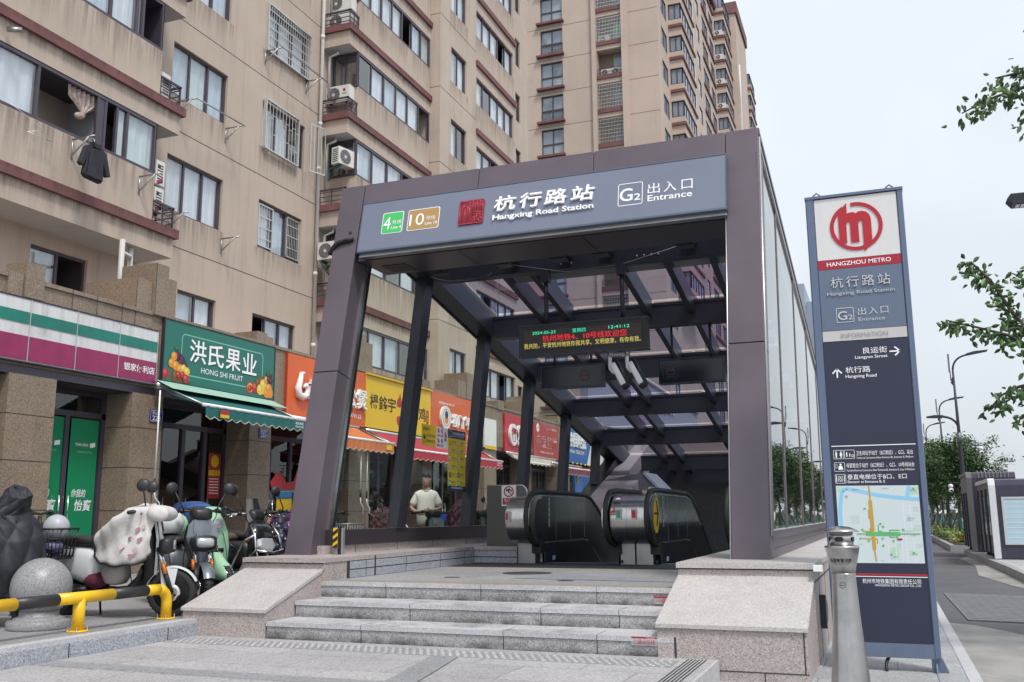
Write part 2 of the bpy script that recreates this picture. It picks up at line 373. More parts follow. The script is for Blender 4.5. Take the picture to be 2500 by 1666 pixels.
# ------------------------------------------------------------------ entrance stairs
st = thing('entrance_stairs', 'grey granite stairs with sloped pink granite plinths leading up to the metro entrance', 'stairs', (-3.7, 8.0, 0))
r = .157
step_grime = stain_mat('step grime', (.05, .048, .045), .75, (5, 5, 9), False, .35, .65)
tread_grime = mat('tread grime', (.10, .098, .095), .8); nn_ = tread_grime.node_tree; q_ = nn_.nodes.new('ShaderNodeTexNoise'); q_.inputs['Scale'].default_value = 3.2; q_.inputs['Detail'].default_value = 9; q_.inputs['Roughness'].default_value = .72; t_ = nn_.nodes.new('ShaderNodeTexCoord'); r_ = nn_.nodes.new('ShaderNodeMapRange'); r_.inputs[1].default_value = .5; r_.inputs[2].default_value = .75; r_.inputs[4].default_value = .55; nn_.links.new(t_.outputs['Object'], q_.inputs[0]); nn_.links.new(q_.outputs[0], r_.inputs[0]); nn_.links.new(r_.outputs[0], nn_.nodes['Principled BSDF'].inputs['Alpha'])
for k, (y, x0, x1) in enumerate(((8.02, -5.66, -1.66), (8.50, -5.66, -1.84), (9.0, -5.705, -1.84))):
    mb = MB(); z1 = r*(k+1)
    if k < 2: box(mb, x0+.004, x1-.004, y+.012, [8.50, 9.0][k]+.02, z1-r-.02, z1-.042, granite_g); box(mb, x0, x1, y, [8.50, 9.0][k]+.01, z1-.042, z1, granite_tread)
    else:
        box(mb, x0+.004, x1-.004, y+.012, 9.42, z1-r-.02, z1-.042, granite_g); box(mb, x0, x1, y, 9.35, z1-.042, z1, granite_tread)
        box(mb, x0+.02, x1-.02, y+.012, y+.045, z1, z1+.003, mat('worn yellow line', (.62, .38, .06), .7, grime=.9, var=.4, vscale=9, tint2=(.40, .38, .34)))
    for x in [(-4.62, -3.2, -2.35), (-4.36, -3.02, -2.28), (-4.9, -3.83, -2.63)][k]: box(mb, x, x+.006, y+.0095, y+.03, z1-r, z1-.03, joint); box(mb, x, x+.004, y-.002, y+.3, z1-.04, z1+.0015, joint)
    box(mb, x0+.005, x1-.005, y+.009, y+.02, z1-.046, z1-.040, joint)
    mb.build('step', st)
    mb = MB(); mb.add([(x0+.01, y+.0085, z1-r), (x1-.01, y+.0085, z1-r), (x1-.01, y+.0085, z1-.046), (x0+.01, y+.0085, z1-.046)], [(0, 1, 2, 3)], step_grime); mb.build('grime', st)
    mb = MB(); yb_ = [8.50, 9.0, 9.35][k]; mb.add([(x0+.01, y+.01, z1+.0012), (x1-.01, y+.01, z1+.0012), (x1-.01, yb_, z1+.0012), (x0+.01, yb_, z1+.0012)], [(0, 1, 2, 3)], tread_grime); mb.build('grime', st)
mb = MB(); box(mb, -5.70, -1.0, 9.35, 13.6, .25, .471, paving('landing paving', (.33, .325, .33), None, .8, .6))
box(mb, -5.65, -1.9, 9.10, 9.32, .44, .4735, stud)
mb.add([(-3.9, 10.0, .475), (-2.0, 9.85, .475), (-2.0, 10.5, .475), (-3.4, 10.6, .475)], [(0, 1, 2, 3)], pave_d)
lathe(mb, (-4.05, 10.95, .468), [(.30, 0), (.30, .006), (.0001, .0065)], mat('cast iron', (.09, .09, .095), .6, .5, var=.3, vscale=30))
lathe(mb, (-4.6, 10.0, .468), [(.09, 0), (.09, .006), (.0001, .0065)], MATS['cast iron']); lathe(mb, (-3.2, 9.8, .468), [(.09, 0), (.09, .006), (.0001, .0065)], MATS['cast iron'])
box(mb, -5.6, -1.5, 12.0, 12.02, .45, .474, mat('line yellow', (.6, .45, .05), .7, grime=.6))
mb.build('landing', st)
mat_r = mat('entrance mat', (.035, .045, .062), .85, var=.3, vscale=40, bump=.6, bscale=200)
mb = MB(); box(mb, -5.6, -3.55, 12.05, 13.25, .472, .482, mat_r); box(mb, -3.54, -1.5, 12.05, 13.25, .472, .482, mat_r); o = mb.build('floor_mat', None, (-3.6, 12.6, .472)); tag(o, 'dark ribbed floor mat across the foot of the escalators', 'floor mat')
def plinth(x0, x1, zb, side):
    p = MB(); s = MB(); c = MB()
    # body below the sloped slab, in profile (y,z)
    F = Fr((0, 0, 0), (0, 1, 0), (1, 0, 0))
    prof = [(8.022, zb), (9.04, zb), (9.04, .575), (8.03, .245), (8.022, .245)]
    i0 = x0 if side < 0 else x0+.008
    fprism(p, F, prof, x0+.012, x1-.012, granite_p)
    box(p, x0+.004, x1-.004, 9.01, 12.6, zb, .665, granite_p)
    box(p, x0+.016, x1-.016, 8.0215, 8.03, .235, .25, joint)
    fprism(s, F, [(8.0, .236), (9.03, .573), (9.03, .605), (8.0, .268)], x0, x1, granite_slab)
    box(p, x0, x1, 9.004, 9.02, .568, .584, joint); box(p, x0, x1, 9.002, 9.012, .652, .664, joint)
    box(c, x0-.012, x1+.012, 8.985, 13.0, .664, .712, granite_slab if side > 0 else granite_p)
    return p, s, c
p, s, c = plinth(-6.67, -5.66, -.02, -1)
p.build('plinth', st); s.build('plinth_slope', st); c.build('plinth_cap', st)
p, s, c = plinth(-1.84, -.63, -.28, 1)
box(p, -1.36, -.642, 8.019, 8.03, -.086, -.078, joint); box(p, -.672, -.662, 8.019, 8.04, -.08, .24, joint); box(p, -.98, -.972, 8.019, 8.03, -.2, -.08, joint); box(p, -1.69, -1.672, 8.018, 8.03, -.02, .16, joint)
p.build('plinth', st); s.build('plinth_slope', st); c.build('plinth_cap', st)
mb = MB()                                          # side walls that carry the glazing
box(mb, -1.30, -.634, 12.6, 26, -.28, .665, granite_p); box(mb, -1.32, -.618, 13.0, 26, .664, .712, granite_slab)
for y in (9.6, 10.5, 11.6, 12.9, 14.4): box(mb, -.637, -.631, y, y+.008, -.16, .66, joint)
box(mb, -.639, -.628, 9.02, 26, .545, .555, joint)
box(mb, -5.66-1.05, -5.66, 9.02, 9.5, .0, .664, granite_p)
box(mb, -6.75, -5.655, 9.5, 26, -.1, .60, granite_b); box(mb, -6.75, -5.64, 12.9, 26, .655, .7115, granite_p)
box(mb, -5.66, -5.648, 9.55, 13.3, .475, .56, granite_b); box(mb, -5.66, -5.648, 9.55, 13.3, .572, .655, granite_b); box(mb, -5.66, -5.652, 9.5, 13.3, .46, .66, joint)
for y in (9.9, 10.9, 11.9, 12.7): box(mb, -5.65, -5.6465, y, y+.01, .475, .655, joint)
box(mb, -5.653, -5.643, 10.1, 10.13, .475, .70, joint)
box(mb, -6.7, -6.2, 9.9, 15.6, .712, .81, granite_p)
for y in (10.6, 11.7, 12.8, 14.0): box(mb, -6.205, -6.197, y, y+.008, .715, .806, joint)
box(mb, -5.64, -4.975, 13.04, 13.28, .40, .664, granite_b); box(mb, -5.64, -4.965, 13.02, 13.28, .665, .711, granite_p); box(mb, -5.64, -4.975, 13.036, 13.05, .558, .570, joint)
mb.build('side_wall', st)

# ------------------------------------------------------------------ metro canopy
en = thing('metro_entrance', 'plum aluminium and glass metro entrance canopy with a raked front portal and sloping glass roof', 'metro entrance', (-3.87, 10, .0))
def vz(z): return (z-.71)/FS.v.z
# columns (raked), each in two panels with an open joint
for x0, x1, n in ((-6.665, -6.31, 'column'), (-1.452, -1.078, 'column')):
    mb = MB()
    for a, b in ((.712, 2.95), (2.962, 5.60)):
        fbox(mb, FS, x0, x1, vz(a), vz(b), -.42, 0, clad)
    fbox(mb, FS, x0+.008, x1-.008, vz(.712), vz(5.59), -.41, -.012, black)
    mb.build(n, en, bevel=.004)
mb = MB()   # glass edge trims beside the columns
for n0, n1, m in ((-.36, -.30, steel), (-.42, -.37, black)): fbox(mb, FS, -6.31, -6.285, vz(.712), vz(4.6), n0, n1, m)
tube(mb, [FS.p(-1.462, vz(.712), -.015), FS.p(-1.462, vz(5.2), -.015)], .01, alu, 6)
tube(mb, [FS.p(-1.07, vz(.95), -.05), FS.p(-1.07, vz(5.5), -.05)], .012, alu, 6)
islands(mb, 'edge_trim', en)
mb = MB()   # header
for a, b in ((-6.298, -4.62), (-4.61, -3.075), (-3.065, -1.463)): fbox(mb, FS, a, b, vz(4.62), vz(5.60), -.42, 0, clad)
fbox(mb, FS, -6.30, -1.46, vz(4.63), vz(5.59), -.40, -.014, black)
mb.build('header', en, bevel=.004)
mb = MB()   # soffit boxes behind the sign
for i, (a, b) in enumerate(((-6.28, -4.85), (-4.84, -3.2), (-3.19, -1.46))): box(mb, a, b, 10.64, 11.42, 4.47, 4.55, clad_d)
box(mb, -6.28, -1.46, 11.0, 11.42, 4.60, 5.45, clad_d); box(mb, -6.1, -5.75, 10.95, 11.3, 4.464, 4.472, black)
mb.build('soffit', en)
# side frames
SL = -.204
def zr(y): return 4.71+SL*(y-12.1)                # underside of the rafters
Fs = Fr((0, 0, 0), (0, 1, 0), (1, 0, 0))
YE = 25.3
rx = lambda y: -1.10+.006*(y-10.8)
for x0, x1, nm in ((-6.36, -6.03, 'edge_beam'), (-1.44, -1.12, 'edge_beam')):
    mb = MB()
    for a, b in ((11.0, 16.0), (16.01, 21.0), (21.01, YE)):
        fprism(mb, Fs, [(a, zr(a)), (b, zr(b)), (b, zr(b)+.42), (a, zr(a)+.42)], x0, x1, steel_d)
    fprism(mb, Fs, [(11.0, zr(11.0)-.02), (YE, zr(YE)-.02), (YE, zr(YE)+.06), (11., zr(11.)+.06)], x0-.012 if x0 < -3 else x1, x0+.02 if x0 < -3 else x1+.014, steel_d)
    mb.build(nm, en)
mb = MB()   # outer roof edge trims, street side
zt = lambda y: 5.60-.168*(y-10.83)
def strip(d0, d1, n0, n1, m, a=10.84, b=YE):
    fprism(mb, Fs, [(a, zt(a)-d1), (b, zt(b)-d1), (b, zt(b)-d0), (a, zt(a)-d0)], -1.10+n0, -1.10+n1, m)
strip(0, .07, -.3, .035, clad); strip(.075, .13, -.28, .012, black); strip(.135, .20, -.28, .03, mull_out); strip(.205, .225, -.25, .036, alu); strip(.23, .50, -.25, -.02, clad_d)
mb.build('roof_trim', en)
PY = [12.55, 14.85, 17.1, 19.35, 21.6, 24.0]
for i, y in enumerate(PY):
    mb = MB(); z = zr(y)
    box(mb, -6.04, -1.42, y-.09, y+.09, z-.03, z+.34, steel_d); box(mb, -6.04, -1.42, y-.10, y+.11, z-.032, z+.0, steel_d); box(mb, -6.04, -1.42, y-.105, y+.105, z+.30, z+.345, steel_d)
    mb.build('purlin', en)
# infill strips behind purlins 1, 3, 5
pan = mat('grey soffit panel', (.16, .165, .175), .5, var=.06)
for y, a, b in ((12.75, -5.0, -1.75), (17.3, -6.0, -1.45), (21.8, -6.0, -1.45)):
    mb = MB(); z = zr(y)+.20
    fprism(mb, Fs, [(y, z), (y+.55, z+SL*.55), (y+.55, z+SL*.55+.03), (y, z+.03)], a, b, pan); fprism(mb, Fs, [(y+.01, z-.03), (y+.05, z-.03), (y+.05, z), (y+.01, z)], a, b, steel_d)
    mb.build('vent_panel', en)
RX = [-5.05, -4.62, -3.30, -2.62, -1.98]
ys = [11.45]+PY+[YE]
for i in range(len(ys)-1):
    a, b = ys[i]+.09, ys[i+1]-.09
    xs = RX if i % 2 == 0 else [x-.02+.25*(i == 3) for x in RX]
    if i == 0: continue
    for x in xs:
        mb = MB(); fprism(mb, Fs, [(a, zr(a)+.10), (b, zr(b)+.10), (b, zr(b)+.40), (a, zr(a)+.40)], x-.045, x+.045, steel_d); mb.build('rafter', en)
    ed = [-6.03]+xs+[-1.44]
    for u, (c, d) in enumerate(zip(ed, ed[1:])):
        mb = MB(); g = glass_rp if u in (1, 4) else glass_r; zz = .405
        mb.add([(c+.03, a-.05, zr(a-.05)+zz), (d-.03, a-.05, zr(a-.05)+zz), (d-.03, b+.05, zr(b+.05)+zz), (c+.03, b+.05, zr(b+.05)+zz)], [(0, 1, 2, 3)], g); mb.build('roof_pane', en)
mb = MB(); mb.add([(-6.0, 11.42, zr(11.42)+.405), (-1.44, 11.42, zr(11.42)+.405), (-1.44, 12.5, zr(12.5)+.405), (-6.0, 12.5, zr(12.5)+.405)], [(0, 1, 2, 3)], glass_r)
mb.build('roof_pane', en)
# little steel brackets and bracing wires beneath the header
br = mat('galvanised fitting', (.34, .33, .31), .4, .8)
mb = MB()
for x in (-4.75, -3.95, -3.35, -2.2):
    box(mb, x-.08, x+.08, 11.43, 12.46, 4.72, 4.80, steel_d); box(mb, x-.1, x+.1, 11.95, 12.15, 4.60, 4.63, steel_d)
    for s in (-1, 1): tube(mb, [(x, 12.0, 4.66), (x+s*.12, 11.9, 4.68)], .012, br, 6); tube(mb, [(x+s*.12, 11.9, 4.68), (x+s*.34, 11.6, 4.72)], .006, br, 6)
tube(mb, [(-4.7, 12.1, 4.63), (-4.0, 12.5, 4.55), (-3.2, 12.45, 4.56), (-2.3, 12.1, 4.64)], .005, br, 5)
for x in (-4.05, -3.9, -2.95, -2.85, -2.75, -2.65): lathe(mb, (x, 12.46, 4.66), [(.014, 0), (.014, .02)], br, 8, axis=(0, -1, 0))
tube(mb, bez((-6.0, 12.2, 4.60), (-5.6, 12.4, 4.44), (-5.1, 12.45, 4.62)), .016, black, 6)
tube(mb, [(-5.72, 12.0, 4.58), (-5.72, 12.0, 4.75)], .03, black, 8); box(mb, -5.85, -5.6, 11.95, 12.05, 4.56, 4.59, black)
mb.build('bracing', en)
# glazed side walls: mullions follow the rake of the front
def wallx(X, x_in, x_out, mm, gm, base, nb, ytop, nm):
    ybs = [y-RK*(zr(y)-1.0) for y in PY]
    for y, yt in zip(ybs, PY):
        z0 = base(y)
        if z0 > zr(yt)-.1: continue
        y0 = y+RK*(z0-1.0); mb = MB()
        F2 = Fr((0, 0, 0), (0, 1, 0), (1, 0, 0))
        w = .17 if X < -3 else .06
        fprism(mb, F2, [(y0-w, z0), (y0+w*.4, z0), (yt+w*.4+RK*.05, ytop(yt+w*.4)), (yt-w+RK*.05, ytop(yt-w))], x_in, x_out, mm); mb.build('mullion', en)
    return ybs
def base_l(y): return 1.0 if y < 19.2 else 1.0+(y-19.2)*.42
yb = wallx(-6.3, -6.30, -6.14, steel_d, glass_w, base_l, 0, lambda y: zr(y)+.02, 'l')
wallx(-1.1, -1.115, -1.082, mull_out, glass_o, lambda y: .985, 0, lambda y: zt(y)-.22, 'r')
def panes(X, gm, ytop, base, yfirst):
    bots = [yfirst]+yb; tops = [yfirst+RK*(4.7-1.0)]+PY
    for i in range(len(bots)):
        b0, t0 = bots[i], tops[i]; b1, t1 = (bots[i+1], tops[i+1]) if i+1 < len(bots) else (b0+1.5, YE)
        mb = MB(); mb.add([(X, b0, base(b0)), (X, b1, base(b1)), (X, t1, max(ytop(t1), base(t1)+.02)), (X, t0, ytop(t0))], [(0, 1, 2, 3)], gm); mb.build('wall_pane', en)
panes(-6.27, glass_w, lambda y: zr(y)+.04, lambda y: min(base_l(y), zr(y)), fy(1.0)+.40)
panes(-1.092, glass_o, lambda y: zt(y)-.3, lambda y: .98, fy(1.0)+.1)
mb = MB()   # left sill box, then the sloping sill towards the back
box(mb, -6.40, -6.17, fy(.81)+.30, 15.5, .81, .995, clad_d); box(mb, -6.40, -6.2, 15.5, 19.4, .6, .99, clad_d)
fprism(mb, Fs, [(19.3, .75), (24.8, 3.05), (24.8, 3.3), (19.3, 1.0)], -6.40, -6.12, steel_d)
fprism(mb, Fs, [(17.8, .2), (26.0, 3.0), (26, 3.35), (17.8, .56)], -6.12, -5.72, granite_p)
fprism(mb, Fs, [(17.7, -.8), (26.0, 2.2), (26, 3.0), (17.7, .2)], -6.12, -5.75, granite_p)
box(mb, -6.0, -5.95, 9.9, 9.95, 0, 0.01, black)
mb.build('sill', en)
mb = MB()   # street side sill: two clad courses
for a, b in ((9.86, 11.75), (11.757, 14.2), (14.207, 17.), (17.007, 25)): box(mb, -1.40, -1.075, a, b, .712, .80, clad); box(mb, -1.40, -1.072, a+.12, b+.12, .895, .98, clad)
box(mb, -1.39, -1.10, 9.9, 25, .80, .895, mull_out); box(mb, -1.4, -1.06, 9.97, 25, .98, .99, alu)
mb.build('sill', en)
mb = MB()   # the stair well behind and below: granite walls, end wall and ceiling
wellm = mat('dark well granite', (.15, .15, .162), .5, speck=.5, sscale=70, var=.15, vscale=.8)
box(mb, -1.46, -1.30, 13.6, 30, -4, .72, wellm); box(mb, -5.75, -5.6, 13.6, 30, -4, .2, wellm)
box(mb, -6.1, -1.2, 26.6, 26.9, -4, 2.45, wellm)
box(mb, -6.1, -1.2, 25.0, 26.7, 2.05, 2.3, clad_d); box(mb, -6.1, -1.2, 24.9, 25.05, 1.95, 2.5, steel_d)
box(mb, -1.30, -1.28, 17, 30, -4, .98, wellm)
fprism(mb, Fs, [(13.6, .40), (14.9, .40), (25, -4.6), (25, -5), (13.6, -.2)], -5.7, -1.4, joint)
mb.build('stair_well', en)
mb = MB()   # sloping granite parapet at the left of the well
fprism(mb, Fs, [(14.8, .02), (20.9, 2.02), (20.9, 1.7), (14.8, -.3)], -5.76, -4.98, granite_p)
mb.build('parapet', en); mb = MB(); fprism(mb, FY(20.5), [(-5.76, 1.0), (-4.1, 1.2), (-4.86, 2.02), (-5.10, 2.02), (-5.76, 1.9)], -1.2, 0, wellm); fprism(mb, FY(20.5), [(-4.86, 2.02), (-4.1, 1.2), (-4.05, 1.24), (-4.84, 2.06)], -1.2, .03, granite_b)
mb.build('parapet', en)
mb = MB(); tube(mb, bez(FS.p(-6.50, vz(4.76), .03), FS.p(-6.62, vz(4.76), .05), FS.p(-6.72, vz(4.62), -.03)), .03, rubber, 8); tube(mb, [FS.p(-6.36, vz(4.78), .03), FS.p(-6.50, vz(4.76), .03)], .03, rubber, 8); ball(mb, FS.p(-6.43, vz(4.89), .0), .025, .01, .025, rubber)
mb.build('cable_sleeve', en)

# ------------------------------------------------------------------ station sign on the header
sg = thing('station_sign', 'long slate blue station name sign with raised white lettering across the canopy front', 'sign', FS.p(-3.83, 3.9, .1))
mb = MB(); fbox(mb, FS, -6.215, -1.44, 3.93, 4.632, .005, .10, sign_blue); mb.build('sign_panel', sg, bevel=.003)
mb = MB(); e = mat('sign edge', (.10, .13, .17), .4, .3)
for a, b, c, d in ((-6.222, -1.433, 4.632, 4.645), (-6.222, -1.433, 3.905, 3.93), (-6.222, -6.212, 3.93, 4.632), (-1.443, -1.433, 3.93, 4.632)): fbox(mb, FS, a, b, c, d, -.0, .106, e)
fbox(mb, FS, -6.2, -1.44, 3.86, 3.91, -.02, .05, steel_m); mb.build('sign_frame', sg)
mb = MB()
green = mat('line green', (.055, .50, .12), .4); gold = mat('line gold', (.42, .25, .085), .4)
fpoly(mb, FS, rrect(-5.895, -5.585, 4.135, 4.45, .03), .1035, white_l); fpoly(mb, FS, rrect(-5.885, -5.595, 4.145, 4.44, .025), .106, green)
text(mb, FS, '4', -5.87, -5.765, 4.20, 4.38, .108, white_l); text(mb, FS, '号线', -5.745, -5.61, 4.265, 4.325, .108, white_l); text(mb, FS, 'Line 4', -5.745, -5.605, 4.195, 4.24, .108, white_l, .01)
mb.build('line_badge', sg); mb = MB(); fpoly(mb, FS, rrect(-5.52, -5.065, 4.135, 4.445, .03), .1035, white_l); fpoly(mb, FS, rrect(-5.51, -5.075, 4.145, 4.435, .025), .106, gold)
text(mb, FS, '10', -5.49, -5.28, 4.205, 4.375, .108, white_l); text(mb, FS, '号线', -5.255, -5.12, 4.262, 4.322, .108, white_l); text(mb, FS, 'Line 10', -5.26, -5.09, 4.195, 4.24, .108, white_l, .01)
mb.build('line_badge', sg)
mb = MB(); fprism(mb, FS, rrect(-4.785, -4.445, 4.12, 4.465, .02), .10, .118, red_seal)
rs = mat('seal relief', (.34, .03, .06), .35)
sc = [((-4.77, 4.14), (-4.77, 4.36)), ((-4.735, 4.14), (-4.735, 4.36), (-4.71, 4.40)), ((-4.70, 4.16), (-4.70, 4.34)), ((-4.665, 4.14), (-4.665, 4.36), (-4.69, 4.40)), ((-4.64, 4.16), (-4.64, 4.44)), ((-4.77, 4.42), (-4.72, 4.45), (-4.66, 4.44)),
      ((-4.60, 4.30), (-4.60, 4.45)), ((-4.57, 4.32), (-4.57, 4.42)), ((-4.54, 4.45), (-4.54, 4.31)), ((-4.61, 4.40), (-4.53, 4.40)), ((-4.50, 4.45), (-4.50, 4.30)), ((-4.47, 4.44), (-4.47, 4.29)), ((-4.51, 4.41), (-4.46, 4.41)),
      ((-4.61, 4.27), (-4.55, 4.29), (-4.46, 4.27)), ((-4.61, 4.23), (-4.54, 4.26), (-4.46, 4.23)), ((-4.535, 4.28), (-4.535, 4.14)), ((-4.61, 4.15), (-4.59, 4.20), (-4.55, 4.22)), ((-4.46, 4.15), (-4.48, 4.20), (-4.52, 4.22)), ((-4.57, 4.14), (-4.555, 4.19)), ((-4.50, 4.14), (-4.515, 4.19))]
for q in sc: tube(mb, [FS.p(a, b, .118) for a, b in q], .008, rs, 5)
rframe(mb, FS, -4.785, -4.445, 4.12, 4.465, .02, .012, .1205, rs); mb.build('seal_emblem', sg)
mb = MB(); cx = [-4.31, -3.975, -3.64, -3.30]
for ch, u in zip('杭行路站', cx): text(mb, FS, ch, u, u+.285, 4.245, 4.455, .135, white_l, .014, .03, .12)
text(mb, FS, 'Hangxing Road Station', -4.31, -3.005, 4.105, 4.20, .128, white_l, .015, .024); mb.build('raised_lettering', sg)
mb = MB(); rframe(mb, FS, -2.71, -2.41, 4.11, 4.415, .025, .009, .103, white_l); text(mb, FS, 'G', -2.69, -2.53, 4.17, 4.345, .103, white_l, .012); text(mb, FS, '2', -2.515, -2.435, 4.17, 4.26, .103, white_l, .012)
text(mb, FS, '出', -2.35, -2.205, 4.232, 4.372, .103, white_l); text(mb, FS, '入', -2.16, -2.01, 4.232, 4.372, .103, white_l); text(mb, FS, '口', -1.95, -1.82, 4.235, 4.365, .103, white_l); text(mb, FS, 'Entrance', -2.35, -1.825, 4.13, 4.212, .103, white_l, .012); mb.build('exit_lettering', sg)

# ------------------------------------------------------------------ LED board and dark signs hanging in the canopy
led = thing('led_display', 'black hanging display board showing red, green and yellow text', 'display board', (-3.75, 12.4, 3.36))
mb = MB(); box(mb, -4.68, -2.83, 12.40, 12.56, 3.365, 3.79, black); box(mb, -4.69, -2.82, 12.392, 12.57, 3.775, 3.80, steel_d); box(mb, -4.69, -2.82, 12.392, 12.57, 3.35, 3.37, steel_d); mb.build('casing', led, bevel=.004)
F = FY(12.395)
mb = MB(); fbox(mb, F, -4.60, -2.91, 3.44, 3.715, .0, .004, mat('led matrix', (.035, .025, .018), .45)); mb.build('screen', led)
lg = mat('led green', (.05, .85, .5), .5, emit=.8); lr = mat('led red', (.85, .01, .03), .5, emit=1.0); ly = mat('led yellow', (.85, .72, .16), .5, emit=.55)
mb = MB(); text(mb, F, '2024-05-23', -4.47, -4.13, 3.655, 3.695, .007, lg, -.012); text(mb, F, '星期四', -3.88, -3.69, 3.645, 3.70, .007, lg, -.012); text(mb, F, '12:41:12', -3.36, -3.07, 3.66, 3.70, .007, lg, -.012)
text(mb, F, '杭州地铁4、10号线欢迎您', -4.32, -3.11, 3.545, 3.635, .007, lr, -.014); text(mb, F, '我共防，平安杭州地铁你我共享。文明健康，有你有我。', -4.595, -2.915, 3.455, 3.53, .007, ly, -.012); mb.build('lettering', led)
mb = MB()
for x in (-4.29, -3.18): mb = MB(); tube(mb, [(x, 12.48, 3.80), (x, 12.48, 4.60)], .03, steel_d, 8); box(mb, x-.06, x+.06, 12.42, 12.54, 4.42, 4.62, steel_d); mb.build('hanger', led)
for nm, x0, x1, z0, z1, ic in (('direction_sign', -5.18, -4.145, 3.225, 3.575, 0), ('direction_sign', -3.2, -2.19, 3.20, 3.56, 1)):
    t = thing(nm, ['unlit dark hanging sign with a faint red no entry ring', 'unlit dark hanging sign with a faint train symbol'][ic], 'sign', ((x0+x1)/2, 14.8, z0), 0, 'unlit signs above the escalators')
    mb = MB(); dk = mat('unlit sign face', (.012, .015, .024), .18); box(mb, x0, x1, 14.80, 14.96, z0, z1, dk); mb.build('casing', t, bevel=.006)
    mb = MB(); e2 = mat('sign rim', (.05, .055, .07), .4, .4)
    box(mb, x0-.012, x1+.012, 14.79, 14.97, z1, z1+.015, e2); box(mb, x0-.012, x1+.012, 14.79, 14.97, z0-.015, z0, e2); box(mb, x0-.012, x0, 14.79, 14.97, z0, z1, e2); box(mb, x1, x1+.012, 14.79, 14.97, z0, z1, e2); mb.build('rim', t)
    mb = MB(); F = FY(14.798); fm = mat('faint print', (.05, .05, .06), .4); fr_ = mat('faint red print', (.07, .012, .02), .4); zc = (z0+z1)/2
    if ic == 0: ringf(mb, F, x0+.74, zc, .075, .09, .001, fr_); fbox(mb, F, x0+.69, x0+.79, zc-.012, zc+.012, 0, .001, fr_); rframe(mb, F, x0+.08, x0+.28, zc-.1, zc+.1, .02, .008, .001, mat('fainter print', (.022, .022, .032), .4))
    else:
        rframe(mb, F, x0+.06, x0+.30, zc-.11, zc+.12, .02, .007, .001, fm); rframe(mb, F, x0+.11, x0+.25, zc-.06, zc+.08, .03, .014, .001, fm); fbox(mb, F, x0+.13, x0+.175, zc+.005, zc+.05, 0, .001, fm); fbox(mb, F, x0+.185, x0+.23, zc+.005, zc+.05, 0, .001, fm); fbox(mb, F, x0+.11, x0+.25, zc-.085, zc-.075, 0, .001, fm)
    mb.build('symbol', t); mb = MB()
    for x in (x0+.2, x1-.2): tube(mb, [(x, 14.88, z1), (x, 14.88, 4.15)], .02, steel_d, 8)
    islands(mb, 'hanger', t)
for i, x in enumerate((-3.52, -3.27)):
    t = thing('security_camera', ['white security camera under the display board, nearer the dark left sign', 'white security camera under the display board, nearer the dark right sign'][i], 'camera', (x, 13.0, 3.35), 0, 'cameras beneath the display board')
    mb = MB(); tube(mb, [(x, 13.0, 3.42), (x, 13.0, 3.28), (x+.01, 12.98, 3.20), (x+.07, 12.97, 3.13)], .028, white, 8); lathe(mb, (x, 13, 3.37), [(.034, 0), (.034, .05)], br, 10); mb.build('bracket', t)
    mb = MB(); a = Vector((.20, -.10, -.36)).normalized(); b = Vector((0, 1, -.2)).normalized(); c = a.cross(b).normalized(); b = c.cross(a); o0 = Vector((x+.06, 13.0, 3.27))
    loft(mb, [se(o0+a*q, c, b, w, h, .45, 16) for q, w, h in ((0, .05, .045), (.03, .062, .055), (.36, .062, .055), (.39, .05, .045))], white); mb.build('housing', t)
    mb = MB(); loft(mb, [se(o0+a*q-b*.0, c, b, w, h, .45, 16) for q, w, h in ((.385, .06, .052), (.40, .064, .057), (.43, .05, .045))], black); loft(mb, [se(o0+a*q+c*.045+b*0, c, b, .028, .06, .5, 12) for q in (-.01, .40)], black); mb.build('visor', t)

